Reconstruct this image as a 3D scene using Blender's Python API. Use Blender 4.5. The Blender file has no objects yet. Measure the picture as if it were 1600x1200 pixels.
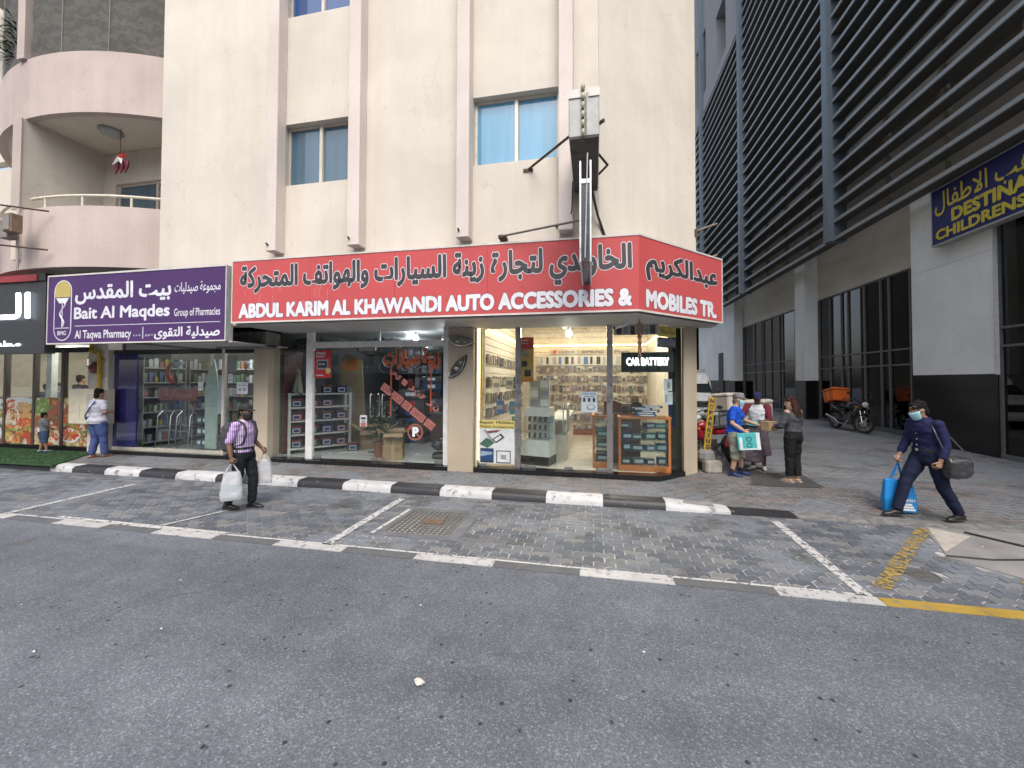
import bpy, bmesh, math, random, unicodedata
from mathutils import Vector, Matrix, noise
random.seed(7)
S = bpy.context.scene
COL = S.collection
R = math.radians
PI = math.pi

# ------------------------------------------------------------------ camera, sky, sun, exposure
CAM_H = 2.1
yaw, pitch, roll = R(11.5), R(1.283), R(0.184)
fw = Vector((-math.sin(yaw)*math.cos(pitch), math.cos(yaw)*math.cos(pitch), math.sin(pitch)))
rt = Vector((math.cos(yaw), math.sin(yaw), 0))
up = rt.cross(fw)
rt, up = math.cos(roll)*rt + math.sin(roll)*up, -math.sin(roll)*rt + math.cos(roll)*up
cam = bpy.data.cameras.new('camera')
cam.sensor_width = 36.0
cam.lens = 625.0/1600.0*36.0
cam.shift_y = -18.8/1600.0
cam.clip_start = 0.05
cam.clip_end = 400
camo = bpy.data.objects.new('camera', cam)
COL.objects.link(camo)
camo.matrix_world = Matrix(((rt.x, up.x, -fw.x, 0), (rt.y, up.y, -fw.y, 0), (rt.z, up.z, -fw.z, CAM_H), (0, 0, 0, 1)))
S.camera = camo

SUN_EL, SUN_AZ = R(54), R(166)          # hazy late daylight, from behind the camera to the left
world = bpy.data.worlds.new('World')
S.world = world
world.use_nodes = True
wn = world.node_tree
bg = wn.nodes['Background']
sky = wn.nodes.new('ShaderNodeTexSky')
sky.sky_type = 'NISHITA'
sky.sun_disc = False
sky.sun_elevation = SUN_EL
sky.sun_rotation = SUN_AZ
sky.dust_density = 4.0
sky.air_density = 1.0
sky.ozone_density = 1.0
hsv = wn.nodes.new('ShaderNodeHueSaturation')
hsv.inputs['Saturation'].default_value = 0.62
wn.links.new(sky.outputs[0], hsv.inputs['Color'])
wn.links.new(hsv.outputs[0], bg.inputs[0])
bg.inputs[1].default_value = 0.15
sl = bpy.data.lights.new('sun', 'SUN')
sl.energy = 0.9
sl.angle = R(36)
sl.color = (1.0, 0.95, 0.88)
so = bpy.data.objects.new('sun', sl)
COL.objects.link(so)
sd = Vector((math.sin(SUN_AZ)*math.cos(SUN_EL), math.cos(SUN_AZ)*math.cos(SUN_EL), math.sin(SUN_EL)))
so.rotation_euler = sd.to_track_quat('Z', 'Y').to_euler()
so.location = (0, 0, 30)
S.view_settings.view_transform = 'Standard'
S.view_settings.look = 'None'
S.view_settings.gamma = 1.0
S.view_settings.use_curve_mapping = False
S.view_settings.exposure = 0.95
S.cycles.use_denoising = True
S.cycles.max_bounces = 10
S.cycles.transparent_max_bounces = 16
S.cycles.sample_clamp_indirect = 6.0

# ------------------------------------------------------------------ materials
MATS = {}
def ramp(n, stops):
    r = n.nodes.new('ShaderNodeValToRGB')
    els = r.color_ramp.elements
    while len(els) < len(stops): els.new(0.5)
    for e, (p, c) in zip(els, stops):
        e.position = p; e.color = (c, c, c, 1) if not hasattr(c, '__len__') else (*c[:3], 1)
    return r
def mixc(n, a, b, fac, mode='MIX'):
    m = n.nodes.new('ShaderNodeMix'); m.data_type = 'RGBA'; m.blend_type = mode
    for i, val in ((0, fac), (6, a), (7, b)):
        if hasattr(val, 'links'): n.links.new(val, m.inputs[i])
        elif i == 0: m.inputs[i].default_value = val
        else: m.inputs[i].default_value = (*val[:3], 1)
    return m.outputs[2]
def nse(n, vec, scale, detail=4, rough=0.55):
    t = n.nodes.new('ShaderNodeTexNoise'); t.inputs['Scale'].default_value = scale
    t.inputs['Detail'].default_value = detail; t.inputs['Roughness'].default_value = rough
    if vec is not None: n.links.new(vec, t.inputs['Vector'])
    return t.outputs[0]
def mapv(n, vec, scale=(1, 1, 1), rot=(0, 0, 0)):
    m = n.nodes.new('ShaderNodeMapping'); m.inputs['Scale'].default_value = scale; m.inputs['Rotation'].default_value = rot
    n.links.new(vec, m.inputs['Vector']); return m.outputs[0]
def newmat(name):
    m = bpy.data.materials.new(name); m.use_nodes = True
    n = m.node_tree; b = n.nodes['Principled BSDF']
    return m, n, b
def pos(n): return n.nodes.new('ShaderNodeNewGeometry').outputs['Position']
def objc(n): return n.nodes.new('ShaderNodeTexCoord').outputs['Object']
def bump(n, b, height, strength=0.3, dist=0.01):
    u = n.nodes.new('ShaderNodeBump'); u.inputs['Strength'].default_value = strength; u.inputs['Distance'].default_value = dist
    n.links.new(height, u.inputs['Height']); n.links.new(u.outputs[0], b.inputs['Normal'])
def M(name, col, rough=0.6, metal=0.0, var=0.12, scale=6.0, bmp=0.0, bscale=80.0, emit=0.0, spec=0.5, rnd=0.0, coat=0.0):
    """Plain surface: base colour with grain and slight wear."""
    if name in MATS: return MATS[name]
    m, n, b = newmat(name)
    oc = objc(n)
    v = nse(n, oc, scale, 5)
    r = ramp(n, ((0.3, 1-var), (0.7, 1+var)))
    n.links.new(v, r.inputs[0])
    c = mixc(n, col, r.outputs[0], 1.0, 'MULTIPLY')
    if rnd:
        oi = n.nodes.new('ShaderNodeObjectInfo')
        rr = ramp(n, ((0, 1-rnd), (1, 1+rnd))); n.links.new(oi.outputs['Random'], rr.inputs[0])
        c = mixc(n, c, rr.outputs[0], 1.0, 'MULTIPLY')
    n.links.new(c, b.inputs['Base Color'])
    b.inputs['Metallic'].default_value = metal
    b.inputs['Specular IOR Level'].default_value = spec
    b.inputs['Coat Weight'].default_value = coat
    rr = ramp(n, ((0.2, max(0.03, rough-0.12)), (0.8, min(1, rough+0.1)))); n.links.new(v, rr.inputs[0])
    n.links.new(rr.outputs[0], b.inputs['Roughness'])
    if bmp: bump(n, b, nse(n, oc, bscale, 3), bmp, 0.004)
    if emit:
        b.inputs['Emission Color'].default_value = (*col, 1); b.inputs['Emission Strength'].default_value = emit
    MATS[name] = m
    return m
def glass(name, tint=(0.93, 0.96, 0.95), refl=1.0, ior=1.5):
    """Thin pane: clear, with Fresnel reflection."""
    if name in MATS: return MATS[name]
    m = bpy.data.materials.new(name); m.use_nodes = True; n = m.node_tree; n.nodes.clear()
    out = n.nodes.new('ShaderNodeOutputMaterial'); mx = n.nodes.new('ShaderNodeMixShader')
    tr = n.nodes.new('ShaderNodeBsdfTransparent'); tr.inputs[0].default_value = (*tint, 1)
    gl = n.nodes.new('ShaderNodeBsdfGlossy'); gl.inputs['Roughness'].default_value = 0.015; gl.inputs[0].default_value = (refl, refl, refl, 1)
    fr = n.nodes.new('ShaderNodeFresnel'); fr.inputs[0].default_value = ior
    ge = n.nodes.new('ShaderNodeNewGeometry'); iv = n.nodes.new('ShaderNodeMath'); iv.operation = 'SUBTRACT'; iv.inputs[0].default_value = 1.0
    ml = n.nodes.new('ShaderNodeMath'); ml.operation = 'MULTIPLY'      # reflection on the outer face only; the back face of the pane just lets light out
    n.links.new(ge.outputs['Backfacing'], iv.inputs[1]); n.links.new(iv.outputs[0], ml.inputs[0]); n.links.new(fr.outputs[0], ml.inputs[1])
    n.links.new(ml.outputs[0], mx.inputs[0]); n.links.new(tr.outputs[0], mx.inputs[1]); n.links.new(gl.outputs[0], mx.inputs[2])
    n.links.new(mx.outputs[0], out.inputs[0])
    MATS[name] = m
    return m
def stucco(name, col, stain=0.25, streak=0.6, tint=(0.55, 0.47, 0.36), rough=0.88, crack=0.28):
    """Rendered wall: fine grain, soft rain streaks and grime."""
    if name in MATS: return MATS[name]
    m, n, b = newmat(name)
    p = pos(n)
    big = nse(n, p, 0.55, 4)
    st = nse(n, mapv(n, p, (2.6, 2.6, 0.16)), 1.6, 6, 0.62)
    fine = nse(n, p, 45, 3)
    r1 = ramp(n, ((0.38, 0.0), (0.72, 1.0))); n.links.new(st, r1.inputs[0])
    r2 = ramp(n, ((0.35, 1-stain*0.5), (0.68, 1.0+stain*0.16))); n.links.new(big, r2.inputs[0])
    c = mixc(n, col, [a*t for a, t in zip(col, tint)], 0.0)
    mul = n.nodes.new('ShaderNodeMath'); mul.operation = 'MULTIPLY'; mul.inputs[1].default_value = streak*0.42
    n.links.new(r1.outputs[0], mul.inputs[0])
    c = mixc(n, col, [a*t*1.25 for a, t in zip(col, tint)], mul.outputs[0])
    c = mixc(n, c, r2.outputs[0], 1.0, 'MULTIPLY')
    r3 = ramp(n, ((0.3, 0.93), (0.7, 1.05))); n.links.new(fine, r3.inputs[0])
    c = mixc(n, c, r3.outputs[0], 1.0, 'MULTIPLY')
    vc = n.nodes.new('ShaderNodeTexVoronoi'); vc.feature = 'DISTANCE_TO_EDGE'; vc.inputs['Scale'].default_value = .55
    wob = n.nodes.new('ShaderNodeTexNoise'); wob.inputs['Scale'].default_value = 3.0; wob.inputs['Detail'].default_value = 5; n.links.new(p, wob.inputs['Vector'])
    wm = n.nodes.new('ShaderNodeMix'); wm.data_type = 'RGBA'; wm.inputs[0].default_value = .3; n.links.new(p, wm.inputs[6]); n.links.new(wob.outputs['Color'], wm.inputs[7]); n.links.new(wm.outputs[2], vc.inputs['Vector'])
    ck = ramp(n, ((0.0, crack), (0.0035, 0.0))); n.links.new(vc.outputs['Distance'], ck.inputs[0])
    gate = ramp(n, ((.5, 0.0), (.58, 1.0))); n.links.new(nse(n, p, .7, 2), gate.inputs[0])
    cm = n.nodes.new('ShaderNodeMath'); cm.operation = 'MULTIPLY'; n.links.new(ck.outputs[0], cm.inputs[0]); n.links.new(gate.outputs[0], cm.inputs[1])
    c = mixc(n, c, [a*.45 for a in col], cm.outputs[0])
    # blotches of old patch repairs and dirt specks
    pr = ramp(n, ((.585, 0.0), (.60, .22))); n.links.new(nse(n, mapv(n, p, (1, 1, .7)), .95, 2), pr.inputs[0])
    c = mixc(n, c, [min(.85, a*1.07) for a in col], pr.outputs[0])
    sk = ramp(n, ((.70, 0.0), (.76, .35))); n.links.new(nse(n, p, 7, 2), sk.inputs[0])
    c = mixc(n, c, [a*.62 for a in col], sk.outputs[0])
    n.links.new(c, b.inputs['Base Color'])
    b.inputs['Roughness'].default_value = rough
    b.inputs['Specular IOR Level'].default_value = 0.25
    bump(n, b, fine, 0.25, 0.006)
    MATS[name] = m
    return m

# ------------------------------------------------------------------ mesh builder
class MB:
    def __init__(s): s.v = []; s.f = []; s.m = []
    def add(s, vs, fs, mi=0):
        o = len(s.v); s.v += [tuple(v) for v in vs]
        for f in fs: s.f.append(tuple(i+o for i in f)); s.m.append(mi)
        return s
    def box(s, a, b, mi=0, T=None):
        (x0, y0, z0), (x1, y1, z1) = a, b
        vs = [Vector(p) for p in ((x0,y0,z0),(x1,y0,z0),(x1,y1,z0),(x0,y1,z0),(x0,y0,z1),(x1,y0,z1),(x1,y1,z1),(x0,y1,z1))]
        if T is not None: vs = [T @ v for v in vs]
        return s.add(vs, ((0,3,2,1),(4,5,6,7),(0,1,5,4),(1,2,6,5),(2,3,7,6),(3,0,4,7)), mi)
    def cbox(s, c, d, mi=0, T=None):
        c = Vector(c); d = Vector(d)/2
        return s.box(c-d, c+d, mi, T)
    def prism(s, poly, z0, z1, mi=0, T=None, side=None):
        n = len(poly)
        vs = [Vector((x, y, z0)) for x, y in poly] + [Vector((x, y, z1)) for x, y in poly]
        if T is not None: vs = [T @ v for v in vs]
        s.add(vs, [tuple(range(n-1, -1, -1)), tuple(range(n, 2*n))], mi)
        s.add(vs, [(i, (i+1) % n, n+(i+1) % n, n+i) for i in range(n)], mi if side is None else side)
        return s
    def loft(s, rings, mi=0, cap=True, closed=True):
        n = len(rings[0]); o = len(s.v)
        for r in rings: s.v += [tuple(p) for p in r]
        for k in range(len(rings)-1):
            for i in range(n if closed else n-1):
                j = (i+1) % n
                s.f.append((o+k*n+i, o+k*n+j, o+(k+1)*n+j, o+(k+1)*n+i)); s.m.append(mi)
        if cap and closed:
            s.f.append(tuple(o+i for i in range(n-1, -1, -1))); s.m.append(mi)
            l = o+(len(rings)-1)*n
            s.f.append(tuple(l+i for i in range(n))); s.m.append(mi)
        return s
    def tube(s, pts, r, n=8, mi=0, cap=True, flat=1.0):
        pts = [Vector(p) for p in pts]
        rr = r if hasattr(r, '__len__') else [r]*len(pts)
        rings = []; ref = None
        for i, p in enumerate(pts):
            t = (pts[min(i+1, len(pts)-1)] - pts[max(i-1, 0)])
            if t.length < 1e-9: t = Vector((0, 0, 1))
            t.normalize()
            if ref is None: ref = Vector((0, 0, 1)) if abs(t.z) < 0.9 else Vector((1, 0, 0))
            u = t.cross(ref)
            if u.length < 1e-4: u = t.orthogonal()
            u.normalize(); w = u.cross(t).normalized(); ref = w
            rings.append([p + (u*math.cos(2*PI*k/n) + w*flat*math.sin(2*PI*k/n))*rr[i] for k in range(n)])
        return s.loft(rings, mi, cap)
    def lathe(s, prof, n=16, mi=0, T=None, cap=True):
        rings = [[Vector((r*math.cos(2*PI*k/n), r*math.sin(2*PI*k/n), z)) for k in range(n)] for r, z in prof]
        if T is not None: rings = [[T @ p for p in r] for r in rings]
        return s.loft(rings, mi, cap)
    def ell(s, c, rad, n=12, m=8, mi=0, T=None):
        rings = []
        for k in range(1, m):
            a = PI*k/m
            rings.append([Vector((c[0]+rad[0]*math.sin(a)*math.cos(2*PI*i/n), c[1]+rad[1]*math.sin(a)*math.sin(2*PI*i/n), c[2]-rad[2]*math.cos(a))) for i in range(n)])
        if T is not None: rings = [[T @ p for p in r] for r in rings]
        return s.loft(rings, mi)
    def quad(s, a, b, c, d, mi=0): return s.add((a, b, c, d), ((0, 1, 2, 3),), mi)
    def mesh(s, name, mats, smooth=False, bevel=0.0, seg=1):
        me = bpy.data.meshes.new(name)
        me.from_pydata(s.v, [], s.f)
        if not hasattr(mats, '__len__'): mats = [mats]
        for m in mats: me.materials.append(m)
        if len(mats) > 1: me.polygons.foreach_set('material_index', s.m)
        if bevel or smooth:
            bm = bmesh.new(); bm.from_mesh(me)
            if bevel:
                es = [e for e in bm.edges if len(e.link_faces) == 2 and e.calc_face_angle(0) > 0.5]
                bmesh.ops.bevel(bm, geom=es, offset=bevel, segments=seg, affect='EDGES', clamp_overlap=True)
            if smooth:
                for fc in bm.faces: fc.smooth = True
                for e in bm.edges:
                    if len(e.link_faces) == 2 and e.calc_face_angle(0) > 0.9: e.smooth = False
            bm.to_mesh(me); bm.free()
        me.update()
        return me
    def build(s, name, mats, parent=None, world=False, **k):
        me = s.mesh(name, mats, **k)
        return put(name, me, parent, world)
def put(name, me, parent=None, world=False):
    o = bpy.data.objects.new(name, me); COL.objects.link(o)
    if parent is not None:
        o.parent = parent
        if world: o.matrix_parent_inverse = base_of(parent).inverted()
    return o
def base_of(o):
    if o is None: return Matrix.Identity(4)
    return base_of(o.parent) @ o.matrix_parent_inverse @ o.matrix_basis if o.parent else o.matrix_basis.copy()
def tag(o, label, cat, group=None):
    o['label'] = label; o['category'] = cat
    if group: o['group'] = group
    return o
def thing(name, label, cat, loc=(0, 0, 0), rz=0.0, group=None):
    o = bpy.data.objects.new(name, None); COL.objects.link(o)
    o.empty_display_size = 0.1
    o.location = loc; o.rotation_euler = (0, 0, rz)
    return tag(o, label, cat, group)
ORD = 'first second third fourth fifth sixth seventh eighth ninth tenth eleventh twelfth thirteenth fourteenth fifteenth sixteenth seventeenth eighteenth nineteenth twentieth'.split()
def ordn(k): return ORD[k] if k < 20 else 'twenty-'+ORD[k-20] if k < 29 else ('thirtieth' if k == 29 else 'thirty-'+ORD[k-30])
def struct(o, kind='structure'): o['kind'] = kind; return o
def copy_tree(o, parent=None):
    c = o.copy(); COL.objects.link(c)
    if parent is not None: c.parent = parent; c.matrix_parent_inverse = o.matrix_parent_inverse
    for ch in o.children: copy_tree(ch, c)
    return c

# ------------------------------------------------------------------ lettering (Arabic shaped into presentation forms, drawn right to left)
FORMS = {}
for cp in range(0xFE80, 0xFEFD):
    d = unicodedata.decomposition(chr(cp)).split()
    if len(d) >= 2: FORMS.setdefault(tuple(int(x, 16) for x in d[1:]), {})[d[0].strip('<>')] = chr(cp)
def arabic(s):
    words = []
    toks = []; i = 0
    while i < len(s):
        two = tuple(ord(c) for c in s[i:i+2])
        if len(two) == 2 and two in FORMS and two[0] == 0x644: toks.append(two); i += 2
        else: toks.append((ord(s[i]),)); i += 1
    out = []
    def joins_next(t): return t == (0x640,) or 'initial' in FORMS.get(t, {})
    def joins_prev(t): return t == (0x640,) or 'final' in FORMS.get(t, {})
    for k, t in enumerate(toks):
        f = FORMS.get(t)
        if not f: out.append(''.join(map(chr, t))); continue
        a = k > 0 and joins_next(toks[k-1]) and joins_prev(t)
        b = k+1 < len(toks) and joins_next(t) and joins_prev(toks[k+1])
        key = 'medial' if a and b else 'final' if a else 'initial' if b else 'isolated'
        out.append(f.get(key) or f.get('isolated') or ''.join(map(chr, t)))
    return ''.join(reversed(out))
def text_geo(body, off, space=1.0):
    c = bpy.data.curves.new('lettering', 'FONT'); c.body = body; c.size = 1.0; c.offset = off; c.resolution_u = 3; c.space_character = space
    o = bpy.data.objects.new('lettering', c); COL.objects.link(o)
    dg = bpy.context.evaluated_depsgraph_get()
    me = bpy.data.meshes.new_from_object(o.evaluated_get(dg))
    bpy.data.objects.remove(o); bpy.data.curves.remove(c)
    return me
def lettering(body, box, fr, mat, parent=None, bold=0.0, eps=0.004, outline=None, out_w=0.03, ar=False, name='lettering', skew=0.0, space=1.0):
    """box = (s0, t0, s1, t1) in the plane fr = (origin, right, up); letters stand eps proud of it."""
    if ar: body = arabic(body)
    O, U, W = (Vector(a) for a in fr); N = U.cross(W).normalized()
    base = text_geo(body, 0.0, space)
    nv = len(base.vertices); par = list(range(nv))
    def find(i):
        while par[i] != i: par[i] = par[par[i]]; i = par[i]
        return i
    for e in base.edges:
        p, q = find(e.vertices[0]), find(e.vertices[1])
        if p != q: par[p] = q
    isl = {}; lay = [isl.setdefault(find(i), len(isl)) % 3 for i in range(nv)]
    xy = [(v.co.x, v.co.y) for v in base.vertices]; fs = [tuple(p.vertices) for p in base.polygons]
    bpy.data.meshes.remove(base)
    x0, x1, y0, y1 = min(p[0] for p in xy)-bold, max(p[0] for p in xy)+bold, min(p[1] for p in xy)-bold, max(p[1] for p in xy)+bold
    sx = (box[2]-box[0])/(x1-x0); sy = (box[3]-box[1])/max(1e-6, y1-y0)
    def bake(rad, e, mt, nm, n):
        # heavier strokes: copies of the flat letters fanned out by rad, each a hair above the last
        vs = []; ff = []
        for c in range(n+1 if rad else 1):
            dx, dy = (0, 0) if c == n or not rad else (rad*math.cos(2*PI*c/n), rad*math.sin(2*PI*c/n))
            o_ = len(vs)
            for (x, y), l in zip(xy, lay):
                a_ = box[0]+(x+dx-x0)*sx; b_ = box[1]+(y+dy-y0)*sy
                vs.append(O + U*(a_ + skew*(b_-box[1])) + W*b_ + N*(e+c*0.00012+l*0.00004))
            ff += [tuple(i+o_ for i in f) for f in fs]
        me = bpy.data.meshes.new(nm); me.from_pydata(vs, [], ff); me.materials.append(mt)
        return put(nm, me, parent, parent is not None)
    r = []
    if outline is not None: r.append(bake(bold+out_w, eps*0.4, outline, name+'_outline', 12))
    r.append(bake(bold, eps, mat, name, 8 if bold > .015 else 4))
    return r
FRONT = lambda y: ((0, y, 0), (1, 0, 0), (0, 0, 1))
SQ = math.sqrt(0.5)

# ------------------------------------------------------------------ ground: road, parking bay, kerb, pavement, alley
def clamp(t, a=0.0, b=1.0): return max(a, min(b, t))
def zp(x, y):
    t = clamp((x-1.12)/1.42)
    return 0.13*(1-t) + t*(0.012+0.118*clamp((y-7.0)/1.6)) + 0.0125*max(0.0, y-9.5)

def asphalt():
    m, n, b = newmat('asphalt')
    p = pos(n)
    big = nse(n, p, 0.35, 3); mid = nse(n, p, 3.0, 5)
    fine = nse(n, p, 95, 2, 0.7)
    vo = n.nodes.new('ShaderNodeTexVoronoi'); vo.inputs['Scale'].default_value = 92; n.links.new(p, vo.inputs['Vector'])
    vs = n.nodes.new('ShaderNodeTexVoronoi'); vs.inputs['Scale'].default_value = 17; n.links.new(p, vs.inputs['Vector'])
    sep = n.nodes.new('ShaderNodeSeparateColor'); n.links.new(vo.outputs['Color'], sep.inputs[0])
    stone = ramp(n, ((0.0, 0.68), (0.55, 1.0), (0.86, 1.25), (0.975, 2.0))); n.links.new(sep.outputs[0], stone.inputs[0])
    r = ramp(n, ((0.3, (0.095, 0.105, 0.121)), (0.7, (0.126, 0.136, 0.153)))); n.links.new(mid, r.inputs[0])
    c = mixc(n, r.outputs[0], stone.outputs[0], 0.75, 'MULTIPLY')
    fr = ramp(n, ((0.3, 0.7), (0.7, 1.3))); n.links.new(fine, fr.inputs[0])
    c = mixc(n, c, fr.outputs[0], 1.0, 'MULTIPLY')
    br = ramp(n, ((0.3, 0.80), (0.7, 1.16))); n.links.new(big, br.inputs[0])
    c = mixc(n, c, br.outputs[0], 1.0, 'MULTIPLY')
    ss = n.nodes.new('ShaderNodeSeparateColor'); n.links.new(vs.outputs['Color'], ss.inputs[0])
    sel = ramp(n, ((0.955, 0.0), (0.965, 1.0))); n.links.new(ss.outputs[1], sel.inputs[0])
    near = ramp(n, ((0.18, 1.0), (0.34, 0.0))); n.links.new(vs.outputs['Distance'], near.inputs[0])
    mm = n.nodes.new('ShaderNodeMath'); mm.operation = 'MULTIPLY'; n.links.new(sel.outputs[0], mm.inputs[0]); n.links.new(near.outputs[0], mm.inputs[1])
    c = mixc(n, c, (0.022, 0.022, 0.024), mm.outputs[0])
    # wheel lanes and old repairs running along the street
    ln = ramp(n, ((0.36, 0.84), (0.5, 1.0), (0.66, 1.13))); n.links.new(nse(n, mapv(n, p, (.05, .8, 1)), 1.0, 3), ln.inputs[0])
    c = mixc(n, c, ln.outputs[0], 1.0, 'MULTIPLY')
    vc = n.nodes.new('ShaderNodeTexVoronoi'); vc.feature = 'DISTANCE_TO_EDGE'; vc.inputs['Scale'].default_value = .42
    wob = n.nodes.new('ShaderNodeTexNoise'); wob.inputs['Scale'].default_value = 2.2; n.links.new(p, wob.inputs['Vector'])
    wm = n.nodes.new('ShaderNodeMix'); wm.data_type = 'RGBA'; wm.inputs[0].default_value = .35; n.links.new(p, wm.inputs[6]); n.links.new(wob.outputs['Color'], wm.inputs[7]); n.links.new(wm.outputs[2], vc.inputs['Vector'])
    ck = ramp(n, ((0.0, .5), (0.006, 0.0))); n.links.new(vc.outputs['Distance'], ck.inputs[0])
    gate = ramp(n, ((.52, 0.0), (.6, 1.0))); n.links.new(nse(n, p, .5, 2), gate.inputs[0])
    cm = n.nodes.new('ShaderNodeMath'); cm.operation = 'MULTIPLY'; n.links.new(ck.outputs[0], cm.inputs[0]); n.links.new(gate.outputs[0], cm.inputs[1])
    c = mixc(n, c, (.03, .032, .036), cm.outputs[0])
    # brown oil stains
    st = ramp(n, ((0.69, 0.0), (0.78, 0.55))); n.links.new(nse(n, p, 1.15, 3), st.inputs[0])
    c = mixc(n, c, (0.085, 0.07, 0.055), st.outputs[0])
    n.links.new(c, b.inputs['Base Color'])
    b.inputs['Roughness'].default_value = 0.78
    b.inputs['Specular IOR Level'].default_value = 0.35
    bump(n, b, stone.outputs[0], 0.35, 0.004)
    return m
ASPH = asphalt()
def grid(x0, x1, y0, y1, step, zf):
    mb = MB(); nx = max(1, int(round((x1-x0)/step))); ny = max(1, int(round((y1-y0)/step)))
    vs = [(x0+(x1-x0)*i/nx, y0+(y1-y0)*j/ny, zf(x0+(x1-x0)*i/nx, y0+(y1-y0)*j/ny)) for j in range(ny+1) for i in range(nx+1)]
    mb.add(vs, [(j*(nx+1)+i, j*(nx+1)+i+1, (j+1)*(nx+1)+i+1, (j+1)*(nx+1)+i) for j in range(ny) for i in range(nx)])
    return mb
struct(grid(-160, 160, -160, 160, 160, lambda x, y: -0.06).build('ground', ASPH))
struct(grid(-60, 60, -30, 4.43, 10, lambda x, y: 0.0).build('road', ASPH))
JOINT = M('joint_sand', (0.30, 0.30, 0.295), 0.95, var=0.55, scale=1.6)
JOINTD = M('dark_joint', (0.105, 0.10, 0.095), 0.95, var=0.4, scale=1.5)
bay = struct(grid(-24, 9, 4.43, 6.98, 3, lambda x, y: -0.008).build('parking_bay', JOINT))
pavement = struct(grid(-24, 10.9, 6.98, 9.5, 0.25, lambda x, y: zp(x, y)-0.008).build('pavement', JOINTD))
alley = struct(grid(2.0, 10.9, 9.5, 46, 0.5, lambda x, y: zp(x, y)-0.008).build('alley_paving', JOINTD))

def paver_mat(name, island, pal, stain):
    m, n, b = newmat(name)
    p = pos(n)
    src = n.nodes.new('ShaderNodeNewGeometry').outputs['Random Per Island'] if island else n.nodes.new('ShaderNodeObjectInfo').outputs['Random']
    rp = ramp(n, [(i/len(pal), c) for i, c in enumerate(pal)]); rp.color_ramp.interpolation = 'CONSTANT'
    n.links.new(src, rp.inputs[0])
    g = ramp(n, ((0.3, 0.78), (0.7, 1.2))); n.links.new(nse(n, p, 60, 4, 0.7), g.inputs[0])
    c = mixc(n, rp.outputs[0], g.outputs[0], 1.0, 'MULTIPLY')
    big = nse(n, p, 0.9, 4, 0.6)
    d = ramp(n, ((0.30, 0.7), (0.46, 1.0), (0.62, 1.1))); n.links.new(big, d.inputs[0])
    c = mixc(n, c, d.outputs[0], stain, 'MULTIPLY')
    film = ramp(n, ((0.50, 0.0), (0.56, 0.62))); n.links.new(nse(n, mapv(n, p, (0.55, 0.8, 1), (0, 0, 0.5)), 1.3, 3), film.inputs[0])
    c = mixc(n, c, (0.165, 0.183, 0.208), film.outputs[0])
    br = ramp(n, ((0.60, 0.0), (0.66, 0.6))); n.links.new(nse(n, mapv(n, p, (1, 1, 1), (0, 0, 1.2)), 1.6, 3), br.inputs[0])
    c = mixc(n, c, (0.070, 0.067, 0.062), br.outputs[0])
    n.links.new(c, b.inputs['Base Color'])
    ro = ramp(n, ((0.35, 0.42), (0.6, 0.85))); n.links.new(big, ro.inputs[0]); n.links.new(ro.outputs[0], b.inputs['Roughness'])
    b.inputs['Specular IOR Level'].default_value = 0.45
    bump(n, b, nse(n, p, 120, 3), 0.3, 0.004)
    return m
PAL = [(0.118, 0.13, 0.147), (0.082, 0.092, 0.108), (0.148, 0.156, 0.168), (0.10, 0.111, 0.128), (0.165, 0.166, 0.168), (0.125, 0.13, 0.139), (0.092, 0.103, 0.12)]
PALW = [(0.125, 0.125, 0.127), (0.15, 0.128, 0.122), (0.14, 0.14, 0.142), (0.17, 0.142, 0.134), (0.11, 0.112, 0.115), (0.16, 0.16, 0.16), (0.13, 0.13, 0.132)]
PALA = [(0.155, 0.163, 0.172), (0.17, 0.176, 0.184), (0.145, 0.152, 0.162), (0.16, 0.167, 0.175), (0.18, 0.184, 0.19)]
def inside(pt, poly):
    x, y = pt; r = False
    for i in range(len(poly)):
        (x0, y0), (x1, y1) = poly[i], poly[i-1]
        if (y0 > y) != (y1 > y) and x < (x1-x0)*(y-y0)/(y1-y0)+x0: r = not r
    return r
CONC = [(4.70, 6.95), (4.16, 5.78), (4.52, 5.32), (5.25, 4.57), (9, 4.57), (9, 6.95)]
GRATE = [(2.93, 8.42), (4.23, 8.52), (4.35, 9.72), (3.33, 9.55)]
def zig(L, W, gap, a):
    xs = [-0.5, -0.25, 0, 0.25, 0.5]; off = [-a, a, -a, a, -a]
    g = gap/2
    low = [(x*L + (g if i == 0 else -g if i == 4 else 0), -W/2+g+o) for i, (x, o) in enumerate(zip(xs, off))]
    hi = [(x*L + (g if i == 0 else -g if i == 4 else 0), W/2-g+o) for i, (x, o) in enumerate(zip(xs, off))]
    return low + hi[::-1]
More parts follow.
